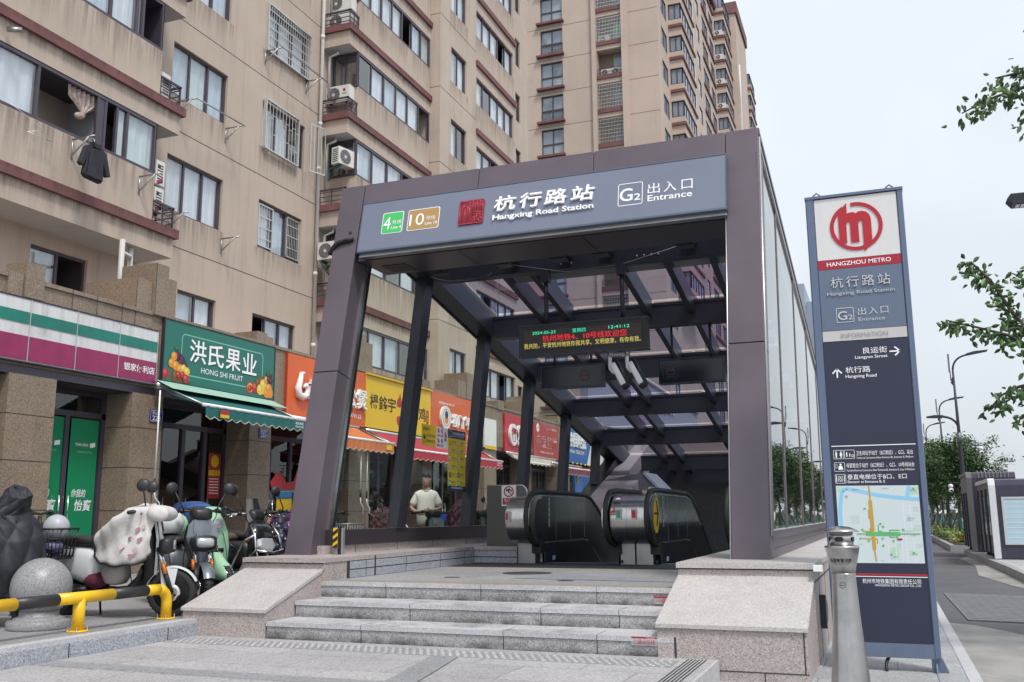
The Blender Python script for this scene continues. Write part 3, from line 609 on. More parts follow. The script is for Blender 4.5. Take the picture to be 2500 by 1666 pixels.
# ------------------------------------------------------------------ escalators
dpan = mat('dark escalator panel', (.022, .027, .036), .16, .1, var=.3, vscale=1.5, coat=.3)
def newel_profile(y0, zb, zt_, R):        # side outline from foot, round the nose, to the top
    return [(y0+.30-(R)*sin(radians(a)) if True else 0, 0) for a in ()]
def esc_path(off=0.):                      # centre line of the handrail in (y,z)
    p = [(13.16, .80+off*0)]
    cy, cz, R = 12.84, 1.08, .40
    P = [(13.05, .74), (12.88, .76)]
    P += [(12.88+.40*cos(radians(a)), 1.12+.36*sin(radians(a))) for a in range(262, 92, -17)]
    P += [(13.1, 1.485), (14.2, 1.485), (15.25, 1.475), (15.6, 1.42), (15.95, 1.28), (16.4, 1.03), (18.4, -.12), (21, -1.6)]
    return P
def balustrade(es, x0, x1, xr, sgn, cover):
    """x0..x1: steel clad body, xr: rail centre, sgn: side of the dark inner panel"""
    P = esc_path()
    mb = MB(); tube(mb, [(xr, y, z) for y, z in P], .036, rubber, 10); mb.build('handrail', es)
    prof = [(y, z) for y, z in P[1:]]
    body = [(13.2, .76)]+[(y+.02, z-.025) for y, z in prof if True]+[(21, -5), (15.5, -1.2), (14.9, .30), (13.2, .40)]
    mb = MB(); Fx = Fr((0, 0, 0), (0, 1, 0), (1, 0, 0))
    fprism(mb, Fx, body, xr-.012, xr+.012, dpan)
    for y in (13.75, 14.45, 15.2): box(mb, xr+.0122, xr+.0142, y, y+.008, .80, 1.40, steel_m)
    fprism(mb, Fx, [(12.98, .775), (15.1, .775), (15.4, .75), (16.2, .35), (16.2, .34), (15.4, .735), (15.1, .76), (12.98, .76)], xr+.0122, xr+.0145, steel_m)
    ins = [(12.88+.34*cos(radians(a)), 1.12+.30*sin(radians(a))) for a in range(250, 95, -17)]
    tube(mb, [(xr+.014, y, z) for y, z in ins+[(13.1, 1.43), (15.2, 1.42), (15.55, 1.37), (15.9, 1.24), (16.4, .97)]], .006, alu, 5)
    mb.build('inner_panel', es)
    mb = MB(); fprism(mb, Fx, [(13.2, .471), (15.6, .471), (15.6, .74), (13.2, .76)], xr-.02, xr+.03, dpan); box(mb, xr+.0305, xr+.0325, 13.30, 13.34, .66, .70, black); box(mb, xr+.0305, xr+.033, 13.52, 13.64, .51, .57, mat('pale blue sticker', (.45, .65, .85), .5)); mb.build('skirt', es)
    return P
def cover(es, x0, x1, detail):
    mb = MB(); k = 14
    P = [(13.02, .76), (12.90, .765)]+[(12.90+.35*cos(radians(a)), 1.10+.32*sin(radians(a))) for a in range(258, 88, -10)]+([(13.05, 1.425), (15.2, 1.42), (15.55, 1.36), (16.0, 1.14), (17.5, .3)] if not detail else [(13.06, 1.425)])
    vs = [(x, y, z) for x in (x0, x1) for y, z in P]; n = len(P)
    mb.add(vs, [(i, i+1, n+i+1, n+i) for i in range(n-1)], steel, True)
    if not detail: mb.add(vs, [list(range(n)), list(range(n, 2*n))], steel)
    else:
        q0 = [(y, z) for y, z in P]; q1 = [(13.06+(y-13.06)*.62, 1.10+(z-1.10)*.88) for y, z in P]
        mb.add([(x1, y, z) for y, z in q0+q1], [(i, i+1, n+i+1, n+i) for i in range(n-1)], steel)
    mb.build('newel_cover', es)
    if detail: return
    mb = MB(); box(mb, x0+.02, x1-.0, 13.0, 13.22, .475, .76, steel_m); mb.build('newel_base', es)
e1 = thing('escalator', 'escalator with dark side panel beside the grey steel screen', 'escalator', (-4.15, 13.3, .471), 0, 'escalators going down into the station')
e2_ = thing('escalator', 'escalator with round yellow arrow sticker on its newel', 'escalator', (-2.4, 13.3, .471), 0, 'escalators going down into the station')
def feet(es, xs, sq):
    mb = MB()
    for x in xs: lathe(mb, (x, 13.1, .64), [(.075, 0), (.075, .14)], rubber, 8, False); box(mb, x-.07, x+.07, 12.955, 13.1, .62, .76, rubber)
    for x in sq: box(mb, x-.02, x+.02, 12.99, 13.0, .50, .54, black)
    islands(mb, 'handrail_inlet', es)
balustrade(e1, 0, 0, -4.63, 1, 0); cover(e1, -4.96, -4.685, 0); cover(e1, -4.62, -4.595, 1)
balustrade(e1, 0, 0, -3.50, 1, 0); cover(e1, -3.455, -3.235, 0); cover(e1, -3.57, -3.54, 1); feet(e1, (-4.65, -3.49), (-4.62, -3.42))
balustrade(e2_, 0, 0, -2.94, 1, 0); cover(e2_, -3.232, -2.985, 0); cover(e2_, -2.93, -2.905, 1); balustrade(e2_, 0, 0, -1.9, 1, 0); feet(e2_, (-2.94, -1.9), (-2.93,))
mb = MB()     # switches, stickers
ft = lambda x, z, dx, dz, m, d=.02: box(mb, x-dx, x+dx, 12.548-d, 12.56, z-dz, z+dz, m)
def nose_y(z): return 12.90-.35*sqrt(max(0, 1-((z-1.10)/.32)**2))
for x, z, m in ((-3.33, 1.16, mat('switch green', (.02, .25, .16), .4)), (-3.12, 1.16, red)):
    mb = MB(); y = nose_y(z); box(mb, x-.035, x+.035, y-.035, y+.02, z-.075, z+.075, steel_m); box(mb, x-.026, x+.026, y-.04, y-.03, z-.05, z+.05, m); mb.build('switch', e1)
mb = MB(); y = nose_y(1.14); box(mb, -4.95, -4.88, y-.035, y+.02, 1.06, 1.21, steel_m); box(mb, -4.94, -4.91, y-.04, y-.03, 1.09, 1.18, red)
mb.build('switch', e1)
mb = MB(); Fx = FY(0)
for x, z, rr, m in ((-3.37, 1.30, .045, joint), (-3.37, 1.36, .035, alu), (-3.40, 1.235, .014, red)):
    F = Fr((x, nose_y(z)-.004, z), (1, 0, 0), (0, -1, .35), (0, .35, 1)); disc(mb, F, 0, 0, rr, 0, m, 18, rr*.6 if rr > .03 else rr)
F = Fr((-3.40, nose_y(1.19)-.004, 1.19), (1, 0, 0), (0, -1, .2), (0, .2, 1)); fpoly(mb, F, [(-.045, -.045), (.045, -.045), (.045, .01), (-.045, .01)], 0, red); fpoly(mb, F, [(-.03, .01), (.03, .01), (.02, .028), (-.02, .028)], 0.001, red); text(mb, F, '小心', -.035, .035, -.035, -.008, .002, white_l)
mb.build('sticker', e1)
mb = MB(); Fp = FX(-4.615)
fpoly(mb, Fp, [(13.40, .98), (13.46, .98), (13.46, 1.40), (13.40, 1.40)], .001, mat('sticker grey', (.6, .6, .62), .5))
for i, z in enumerate((1.36, 1.28, 1.20, 1.12)): disc(mb, Fp, 13.43, z, .028, .002, black, 14); disc(mb, Fp, 13.43, z, .016, .003, MATS['sticker grey'], 10)
ringf(mb, Fp, 13.43, 1.02, .018, .027, .002, red, seg=14); mb.build('sticker_strip', e1)
mb = MB(); Fp = FX(-2.925)
disc(mb, Fp, 12.98, 1.17, .2, .004, yellow_p, 30, .27)
for a, b in (((12.87, 1.17), (13.08, 1.17)), ((13.09, 1.17), (12.99, 1.34)), ((13.09, 1.17), (12.99, 1.0))): tube(mb, [Fp.p(*a, .006), Fp.p(*b, .006)], .013, black, 5)
fpoly(mb, Fp, [(13.42, .98), (13.48, .98), (13.48, 1.40), (13.42, 1.40)], .001, MATS['sticker grey'])
for i, z in enumerate((1.36, 1.28, 1.20, 1.12)): disc(mb, Fp, 13.45, z, .028, .002, black, 14); disc(mb, Fp, 13.45, z, .016, .003, MATS['sticker grey'], 10)
ringf(mb, Fp, 13.45, 1.02, .018, .027, .002, red, seg=14); mb.build('sticker', e2_)
mb = MB(); ball(mb, (-3.13, 13.6, 1.44), .13, .13, .11, chrome, 16, 6, 0, 90); lathe(mb, (-3.13, 13.6, 1.42), [(.135, 0), (.135, .02)], steel, 18); mb.build('dome_mirror', e1)
# grey steel screen with no-sitting notice
sc_ = thing('steel_screen', 'grey steel screen with rounded top beside the escalator', 'screen', (-5.6, 13.35, .72))
mb = MB(); F = FY(13.3); pts = [(-5.55, .72), (-4.92, .72), (-4.92, 1.44)]+arc(-5.02, 1.49, .1, 0, 90, 6)+[(-5.55, 1.59)]; fprism(mb, F, pts, -.05, 0, mat('grey screen', (.13, .128, .125), .35, .5, var=.12, vscale=1.5)); tube(mb, [F.p(-4.92, .72, -.02), F.p(-4.92, 1.49, -.02)]+[F.p(a, b, -.02) for a, b in arc(-5.02, 1.49, .1, 0, 90, 6)]+[F.p(-5.55, 1.59, -.02)], .014, alu, 6); mb.build('panel', sc_)
ns = thing('notice_sign', 'small white notice with red prohibition ring on the grey steel screen', 'sign', (-5.3, 13.29, 1.28))
mb = MB(); F = Fr((.09, 13.3, .09), (1, 0, 0), (0, -1, 0)); fbox(mb, F, -5.40, -5.17, 1.20, 1.50, .003, .008, white); mb.build('plate', ns)
mb = MB(); ringf(mb, F, -5.285, 1.41, .062, .08, .010, red); tube(mb, [F.p(-5.335, 1.46, .010), F.p(-5.235, 1.36, .010)], .007, red, 4); tube(mb, [F.p(-5.33, 1.42, .009), F.p(-5.28, 1.45, .009), F.p(-5.235, 1.41, .009)], .01, black, 4); tube(mb, [F.p(-5.28, 1.44, .009), F.p(-5.29, 1.39, .009)], .008, black, 4); fpoly(mb, F, [(-5.385, 1.22), (-5.185, 1.22), (-5.185, 1.315), (-5.385, 1.315)], .009, red); text(mb, F, '禁止攀爬', -5.36, -5.21, 1.265, 1.30, .010, white_l); text(mb, F, 'No Climbing', -5.34, -5.23, 1.235, 1.25, .010, white_l); mb.build('symbol', ns)
# notices on the left glass
F = FX(-6.262)
nb = thing('safety_notice', 'yellow escalator safety notice on the glass with navy heading and small round symbols', 'sign', (-6.262, 13.6, 1.5))
navy = mat('notice navy', (.012, .025, .09), .4); yel = mat('notice yellow', (.75, .52, .02), .45)
sk = {'g': mat('pictogram green', (.02, .32, .16), .5), 'n': navy}
mb = MB(); fpoly(mb, F, [(13.43, 1.53), (14.1, 1.53), (14.1, 2.48), (13.43, 2.48)], .003, yel); fpoly(mb, F, [(13.43, 2.35), (14.1, 2.35), (14.1, 2.48), (13.43, 2.48)], .005, navy); fpoly(mb, F, [(13.43, 1.53), (14.1, 1.53), (14.1, 1.61), (13.43, 1.61)], .005, navy); mb.build('plate', nb)
mb = MB(); text(mb, F, '自动扶梯安全须知', 13.60, 14.05, 2.40, 2.455, .007, white_l); text(mb, F, 'Safety Tips on Taking Escalators', 13.60, 14.05, 2.37, 2.39, .007, white_l); rframe(mb, F, 13.47, 13.57, 2.37, 2.46, .01, .006, .007, white_l); text(mb, F, '杭州市地铁集团有限责任公司', 13.55, 14.0, 1.565, 1.595, .007, white_l)
for i in range(12):
    u, v = 13.51+.32*(i % 2), 2.28-.125*(i//2)
    if i == 0: fpoly(mb, F, [(u-.04, v-.04), (u+.04, v-.04), (u, v+.045)], .006, black); fpoly(mb, F, [(u-.025, v-.03), (u+.025, v-.03), (u, v+.025)], .0065, yel)
    elif i < 8: disc(mb, F, u, v, .045, .006, red, 16); disc(mb, F, u, v, .035, .0065, white_l, 16); fbox(mb, F, u-.008, u+.008, v-.025, v+.022, .006, .007, black); fbox(mb, F, u-.02, u+.02, v-.004, v+.004, .006, .0075, red)
    elif i < 10: disc(mb, F, u, v, .045, .006, navy, 16); fbox(mb, F, u-.006, u+.006, v-.026, v+.022, .006, .007, white_l)
    else: fbox(mb, F, u-.035, u+.035, v-.045, v+.045, .004, .006, sk['g']); fbox(mb, F, u-.015, u+.015, v-.025, v+.02, .004, .007, white_l)
    text(mb, F, ['当心夹脚', '禁止攀爬', '禁止逆行', '禁止推车', '禁止坐卧', '禁止倚靠', '禁止打闹', '禁止携物', '靠右站立', '握好扶手', '照看儿童', '紧急停止'][i], u+.06, u+.20, v+.0, v+.03, .006, joint); text(mb, F, ['Mind your feet', 'No climbing', 'No reversing', 'No trolleys', 'No sitting', 'No leaning', 'No playing', 'No luggage', 'Stand right', 'Hold handrail', 'Watch children', 'Emergency stop'][i], u+.06, u+.20, v-.03, v-.015, .006, joint)
mb.build('symbol', nb)
nb = thing('camera_notice', 'yellow camera surveillance notice on the glass beside red pictogram tiles', 'sign', (-6.262, 12.76, 2.17))
mb = MB(); fpoly(mb, F, [(12.52, 2.17), (13.0, 2.17), (13.0, 2.49), (12.52, 2.49)], .003, yel); mb.build('plate', nb)
mb = MB(); text(mb, F, '温馨提示', 12.56, 12.80, 2.40, 2.45, .005, joint); text(mb, F, '您已进入监控', 12.68, 12.97, 2.31, 2.35, .005, joint); text(mb, F, '视频监控区域', 12.68, 12.97, 2.23, 2.27, .005, joint); ringf(mb, F, 12.61, 2.28, .055, .062, .005, joint, seg=18); fpoly(mb, F, [(12.575, 2.29), (12.63, 2.26), (12.65, 2.30), (12.60, 2.33)], .005, joint); mb.build('symbol', nb)
nb = thing('prohibition_notice', 'white notice with five red prohibition rings on the glass between two yellow notices', 'sign', (-6.262, 13.2, 2.16))
mb = MB(); fpoly(mb, F, [(13.02, 2.165), (13.42, 2.165), (13.42, 2.485), (13.02, 2.485)], .003, white); mb.build('plate', nb)
mb = MB()
for u, v, rr in ((13.09, 2.43, .04), (13.21, 2.43, .04), (13.09, 2.28, .04), (13.21, 2.28, .04), (13.34, 2.37, .055)):
    ringf(mb, F, u, v, rr*.78, rr, .005, red, seg=18); tube(mb, [F.p(u-rr*.6, v+rr*.6, .006), F.p(u+rr*.6, v-rr*.6, .006)], .005, red, 4); fbox(mb, F, u-.012, u+.012, v-.02, v+.02, .003, .0045, black)
    fpoly(mb, F, [(u-.045, v-.09), (u+.045, v-.09), (u+.045, v-.055), (u-.045, v-.055)], .005, red); text(mb, F, '禁止', u-.03, u+.03, v-.086, v-.06, .006, white_l)
mb.build('symbol', nb)
hz = thing('hazard_post', 'short post with yellow and black diagonal stripes on the granite ledge beside the plum column', 'post', (-6.05, 9.95, .712))
mb = MB(); F = FY(9.93); fbox(mb, F, -6.115, -6.05, .79, 1.02, -.05, .003, yellow_p)
for i in range(3): fpoly(mb, F, [(-6.115, .80+.085*i), (-6.05, .845+.085*i), (-6.05, .80+.085*i+.0), (-6.115, .755+.085*i)] if i else [(-6.115, .80), (-6.05, .845), (-6.05, .79), (-6.115, .79)], .006, black)
mb.build('striped_face', hz); mb = MB(); box(mb, -6.05, -6.0, 9.93, 9.99, .712, 1.03, black); box(mb, -6.0, -5.985, 9.93, 9.98, .712, 1.02, alu); mb.build('post', hz)

# ------------------------------------------------------------------ water level plates on the steps, hook box on the plinth
for nm, x0, x1, z0, z1, y, s_, lab in (('water_level_plate', -2.07, -1.80, .33, .40, 9.0, '一级水位线', 'grey plate with red lettering on the riser of the top step'), ('water_level_plate', -2.05, -1.83, .085, .155, 8.02, '二级水位线', 'grey plate with red lettering on the riser of the lowest step')):
    t = thing(nm, lab, 'plate', ((x0+x1)/2, y, z0)); F = FY(y+.008)
    mb = MB(); fbox(mb, F, x0, x1, z0, z1, 0, .006, mat('plate grey', (.38, .36, .36), .4, .3)); fbox(mb, F, x0, x1, z1-.014, z1, .0, .008, red); mb.build('plate', t)
    mb = MB(); text(mb, F, s_, x0+.02, x1-.02, z0+.010, z1-.02, .009, red); text(mb, F, '杭州地铁', x1-.09, x1-.02, z1-.011, z1-.004, .010, white_l); mb.build('lettering', t)
mb = MB(); F = FX(-.638)
fprism(mb, F, [(9.52, .14), (9.52, .41), (9.56, .40), (9.60, .35), (9.70, .35), (9.77, .31), (9.80, .25), (9.77, .18), (9.72, .155), (9.66, .19), (9.63, .12), (9.58, .10)], 0, .06, mat('hook grey', (.07, .08, .10), .5)); o = mb.build('cable_hook', None, (-.6, 9.62, .09)); tag(o, 'dark grey plastic cable hook on the plinth side facing the ashtray bin', 'hook')
mb = MB(); F = FX(-.62); fbox(mb, F, 8.86, 8.99, .655, .705, -.005, .07, white); o = mb.build('small_lamp', None, (-.6, 8.9, .66)); tag(o, 'little white plastic box under the corner of the right plinth cap', 'lamp')

# ------------------------------------------------------------------ totem
tt = thing('metro_totem', 'tall slate blue metro totem with red and white logo panel and station map', 'totem sign', (-.06, 9.1, -.16))
Y0 = 8.97; F = FY(Y0)
mb = MB(); box(mb, -.425, .292, Y0+.006, Y0+.20, .07, 4.02, totem_dark)
for x0, x1 in ((-.50, -.425), (.292, .345)):
    z0 = -.04
    fprism(mb, FZ(0), [(x0+.01, Y0-.012), (x1-.005, Y0-.012), (x1, Y0), (x1, Y0+.21), (x0, Y0+.21), (x0, Y0+.0)], z0, 4.05, totem_edge)
box(mb, -.505, .35, Y0-.02, Y0+.22, 4.04, 4.065, totem_edge); box(mb, -.425, .345, Y0-.006, Y0+.20, -.05, .068, totem_blue)
mb.build('body', tt)
mb = MB()
for x in (-.45, .27): fprism(mb, F, [(x, -.16), (x+.13, -.16), (x+.085, -.05), (x+.0, -.05)], -.12, -.02, totem_edge); fprism(mb, FX(x+.03), [(Y0-.06, -.16), (Y0+.03, -.16), (Y0+.03, -.06)], 0, .012, totem_edge)
islands(mb, 'leg', tt); mb = MB(); tube(mb, bez((-.06, Y0+.05, -.05), (-.10, Y0, -.10), (-.085, Y0-.02, -.16)), .015, black, 6); mb.build('cable', tt); mb = MB()
for x in (-.40, .24): tube(mb, [(x-.03, Y0+.08, 4.06), (x-.03, Y0+.08, 4.10), (x, Y0+.08, 4.125), (x+.03, Y0+.08, 4.10), (x+.03, Y0+.08, 4.06)], .008, totem_edge, 6)
islands(mb, 'lifting_eye', tt)
def panel(z0, z1, m, nm, n=.004):
    b = MB(); fbox(b, F, -.422, .289, z0, z1, -.006, n, m); return b.build(nm, tt)
panel(3.447, 4.03, mat('logo panel white', (.66, .65, .65), .35, streak=.25), 'logo_panel'); panel(3.357, 3.444, mat('totem red', (.36, .012, .03), .35), 'red_band'); panel(2.782, 3.354, totem_blue, 'name_panel'); panel(2.685, 2.779, mat('info band', (.52, .50, .49), .35, streak=.3), 'information_band'); panel(.07, 2.676, totem_dark, 'direction_panel')
mb = MB(); lr_ = mat('logo red', (.42, .012, .025), .32)
cx, cz, R = -.068, 3.74, .228
ringf(mb, F, cx, cz, R-.034, R, .012, lr_, -68, 100, 40); ringf(mb, F, cx, cz, R-.034, R, .012, lr_, 118, 286, 40)
def P_(q): return [(cx+a*R, cz+b*R) for a, b in q]
# the emblem's lower case m with its long first and last stems (logo units measured on the panel)
def ML(q): return [(-.422+.713*a, 3.447+.583*b) for a, b in q]
fprism(mb, F, ML([(.285, .245), (.285, .70), (.29, .725), (.365, .855), (.395, .895), (.395, .72), (.43, .735), (.47, .735), (.50, .715), (.50, .60), (.50, .245), (.425, .245), (.425, .55), (.418, .575), (.405, .585), (.39, .58), (.38, .565), (.377, .245)]), .004, .014, lr_)
fprism(mb, F, ML([(.49, .70), (.53, .735), (.58, .74), (.63, .72), (.665, .67), (.68, .60), (.68, .27), (.655, .19), (.60, .11), (.575, .095), (.575, .55), (.57, .575), (.555, .59), (.54, .585), (.53, .57), (.525, .54), (.525, .245), (.49, .245)]), .004, .0142, lr_)
mb.build('logo', tt)
mb = MB()
text(mb, F, 'HANGZHOU METRO', -.345, .205, 3.383, 3.422, .006, white_l, .008)
wl2 = mat('raised steel lettering', (.55, .56, .58), .35, .3)
for i, ch in enumerate('杭行路站'): text(mb, F, ch, -.322+.134*i, -.322+.134*i+.106, 3.175, 3.275, .016, wl2, 0, .012)
text(mb, F, 'Hangxing Road Station', -.358, .216, 3.098, 3.138, .014, wl2, .003, .01)
rframe(mb, F, -.293, -.142, 2.852, 2.988, .012, .006, .010, wl2); text(mb, F, 'G', -.28, -.20, 2.875, 2.955, .012, wl2, .008); text(mb, F, '2', -.19, -.155, 2.875, 2.92, .012, wl2, .008)
text(mb, F, '出', -.108, -.038, 2.91, 2.978, .010, wl2); text(mb, F, '入', -.015, .06, 2.91, 2.978, .010, wl2); text(mb, F, '口', .085, .15, 2.912, 2.974, .010, wl2); text(mb, F, 'Entrance', -.106, .118, 2.853, 2.886, .010, wl2)
text(mb, F, 'INFORMATION', -.266, .13, 2.708, 2.75, .010, mat('information lettering', (.30, .30, .34), .4))
text(mb, F, '良运街', -.09, .113, 2.555, 2.612, .006, white_l); text(mb, F, 'Liangyun Street', -.158, .113, 2.505, 2.54, .006, white_l, .005); text(mb, F, '杭行路', -.247, -.038, 2.388, 2.445, .006, white_l); text(mb, F, 'Hangxing Road', -.25, .01, 2.335, 2.372, .006, white_l, .005)
for q in (((.138, 2.562), (.217, 2.562)), ((.18, 2.597), (.217, 2.562), (.18, 2.527)), ((-.32, 2.357), (-.32, 2.43)), ((-.355, 2.394), (-.32, 2.43), (-.285, 2.394))):
    for a, b in zip(q, q[1:]):
        d = Vector((b[0]-a[0], b[1]-a[1])).normalized()*.006; p = Vector((-d.y, d.x)); fpoly(mb, F, [(a[0]-p.x-d.x, a[1]-p.y-d.y), (b[0]-p.x+d.x, b[1]-p.y+d.y), (b[0]+p.x+d.x, b[1]+p.y+d.y), (a[0]+p.x-d.x, a[1]+p.y-d.y)], .006, white_l)
fpoly(mb, F, [(-.411, 1.735), (.282, 1.735), (.282, 1.742), (-.411, 1.742)], .006, white_l)
text(mb, F, '卫生间位于站厅（B口附近）、G口、站台', -.208, .256, 1.652, 1.692, .006, white_l); text(mb, F, 'Toilets at Concourse (Near Entrance B), Entrance G, Platform', -.208, .256, 1.617, 1.639, .006, white_l)
text(mb, F, '母婴室位于站厅（B口附近）、G口、10号线站台', -.296, .259, 1.545, 1.585, .006, white_l); text(mb, F, 'Nursery Room at Concourse (Near Entrance B), Entrance G, Line 10 Platform', -.294, .257, 1.508, 1.531, .006, white_l)
text(mb, F, '垂直电梯位于B口、E口', -.294, .19, 1.443, 1.488, .006, white_l); text(mb, F, 'Elevator at Entrance B, E', -.294, .013, 1.408, 1.434, .006, white_l, .005)
text(mb, F, '杭州市地铁集团有限责任公司', -.23, .236, .556, .597, .006, white_l); text(mb, F, 'HANGZHOU METRO GROUP CO., LTD.', -.13, .236, .53, .552, .006, white_l)
fpoly(mb, F, [(-.40, .626), (.292, .624), (.292, .638), (-.40, .64)], .006, red); fpoly(mb, F, [(-.40, .612), (.292, .610), (.292, .616), (-.40, .618)], .006, white_l)
def man(u, v, s, skirt=0):
    disc(mb, F, u, v+.026*s, .006*s, .007, white_l, 10); fpoly(mb, F, [(u-.008*s, v+.018*s), (u+.008*s, v+.018*s), (u+(.012 if skirt else .006)*s, v-.008*s), (u-(.012 if skirt else .006)*s, v-.008*s)], .007, white_l); fpoly(mb, F, [(u-.006*s, v-.008*s), (u+.006*s, v-.008*s), (u+.005*s, v-.03*s), (u-.005*s, v-.03*s)], .007, white_l)
for a, b in ((-.398, -.312), (-.307, -.221)): rframe(mb, F, a, b, 1.625, 1.703, .006, .003, .006, white_l)
man(-.375, 1.663, .95); man(-.335, 1.663, .95, 1); man(-.287, 1.663, .7); man(-.262, 1.658, .55); ringf(mb, F, -.237, 1.65, .008, .012, .007, white_l, seg=12)
rframe(mb, F, -.398, -.309, 1.515, 1.594, .006, .003, .006, white_l); disc(mb, F, -.345, 1.575, .009, .007, white_l, 12); fpoly(mb, F, [(-.365, 1.53), (-.325, 1.53), (-.33, 1.563), (-.36, 1.563)], .007, white_l); rframe(mb, F, -.388, -.372, 1.545, 1.578, .004, .002, .007, white_l)
rframe(mb, F, -.397, -.307, 1.41, 1.49, .006, .003, .006, white_l); rframe(mb, F, -.372, -.332, 1.428, 1.472, .004, .003, .006, white_l); ringf(mb, F, -.352, 1.446, .008, .012, .007, white_l, seg=12); disc(mb, F, -.354, 1.464, .004, .007, white_l, 8); fpoly(mb, F, [(-.388, 1.42), (-.382, 1.42), (-.382, 1.48), (-.388, 1.48)], .007, white_l); fpoly(mb, F, [(-.322, 1.42), (-.316, 1.42), (-.316, 1.48), (-.322, 1.48)], .007, white_l)
mb.build('lettering', tt)
mb = MB(); mp_ = mat('map ground', (.56, .64, .66), .35)
def mpoly(pts, n, m): fpoly(mb, F, pts, n, m)
mpoly([(-.397, .726), (.279, .728), (.275, 1.384), (-.397, 1.39)], .006, mp_)
def mline(pts, w, n, m):
    for a, b in zip(pts, pts[1:]):
        d = Vector((b[0]-a[0], b[1]-a[1])); L = d.length; d = d/L; p = Vector((-d.y, d.x))*w/2; mpoly([(a[0]-p.x, a[1]-p.y), (b[0]-p.x, b[1]-p.y), (b[0]+p.x, b[1]+p.y), (a[0]+p.x, a[1]+p.y)], n, m)
river = mat('map river', (.25, .55, .78), .35); mroad = mat('map road', (.70, .74, .76), .35); mgreen = mat('map green', (.10, .45, .14), .35); mgold = mat('map gold', (.50, .31, .04), .35); mpark = mat('map park', (.42, .62, .46), .35); mtext = mat('map print', (.20, .22, .30), .4); mblk = mat('map block', (.50, .57, .59), .35)
mline([(-.37, .95), (-.375, 1.15), (-.362, 1.28), (-.345, 1.345), (-.31, 1.365), (-.22, 1.345), (-.06, 1.305), (.08, 1.285), (.274, 1.265)], .03, .007, river); mline([(.20, 1.385), (.18, 1.28)], .03, .0068, river)
for z in (1.21, 1.15, 1.09, .90, .84, .78): mline([(.14, z), (.275, z)], .004, .0066, mroad)
for x in (.15, .205): mline([(x, .73), (x-.01, 1.25)], .005, .0067, mroad)
for x in (-.0, .06, .11): mline([(x, .73), (x, .93)], .004, .0066, mroad)
for x0, x1, z0, z1 in ((.165, .19, 1.1, 1.13), (.22, .26, 1.16, 1.2), (.215, .27, 1.02, 1.05), (.165, .2, .79, .83), (.22, .265, .86, .89), (-.36, -.32, .78, .9), (-.29, -.22, 1.06, 1.13), (.01, .05, .76, .83), (.07, .1, .85, .9)): mpoly([(x0, z0), (x1, z0), (x1, z1), (x0, z1)], .0064, mblk)
for x0, x1, z0, z1 in ((.19, .27, 1.31, 1.37), (.20, .27, 1.0, 1.02), (.02, .08, .79, .86), (-.39, -.34, 1.33, 1.38), (.17, .22, .79, .82)): mpoly([(x0, z0), (x1, z0), (x1, z1), (x0, z1)], .0065, mpark)
mline([(-.124, 1.387), (-.121, 1.26)], .012, .008, mgold); mline([(-.121, 1.26), (-.114, .84)], .030, .0082, mgold); mline([(-.114, .84), (-.105, .74)], .012, .008, mgold)
mline([(-.25, .974), (.262, .974)], .008, .009, mgreen); mline([(-.175, .974), (.103, .974)], .030, .0092, mgreen)
for q in (((-.14, 1.18), (-.14, 1.105), (-.115, 1.105)), ((-.14, 1.02), (-.115, 1.02)), ((-.2, .995), (-.135, .995), (-.135, 1.02)), ((-.205, .935), (-.12, .93)), ((-.10, .93), (-.085, .93), (-.085, .89))): mline(q, .009, .0078, mgold)
for q in (((-.07, 1.05), (-.07, .995), (-.04, .995)), ((.02, .98), (.02, 1.005), (.10, 1.005)), ((.02, .96), (.02, .945), (.06, .945))): mline(q, .009, .0078, mgreen)
for x, z in ((-.17, 1.19), (-.20, 1.01), (-.05, 1.06), (-.03, 1.035), (.13, 1.01), (-.22, .935), (-.155, .915), (-.04, .935), (-.04, .875), (.075, .945), (.045, .915), (.235, 1.355), (.02, .80), (.20, .815)): mpoly([(x-.01, z-.007), (x+.008, z-.007), (x+.008, z+.007), (x-.01, z+.007)], .0095, mgreen)
mpoly([(.075, .92), (.115, .92), (.115, .935), (.075, .935)], .0096, red)
for s_, u, z in (('下一站', -.19, 1.372), ('杭行路中学', -.02, 1.357), ('良渚大道', -.26, 1.35), ('运河公园', .205, 1.335), ('东盛科技园', .165, 1.10), ('科创中心', .165, 1.085), ('Liangyun Street', .12, .992), ('Hangxing Road', -.02, .973), ('良运街', .19, .955), ('新景花园', .03, .775), ('幼儿园', .19, .80), ('中学', -.235, .88), ('下一站', -.08, .742)):
    text(mb, F, s_, u, u+.012*len(s_)*(.5 if s_.isascii() else 1), z, z+.011, .0098, mtext)
ringf(mb, F, -.315, 1.295, .009, .011, .008, mtext, seg=12)
for q in (((-.315, 1.28), (-.315, 1.31)), ((-.33, 1.295), (-.30, 1.295))): mline(q, .002, .0081, mtext)
mb.build('map', tt)

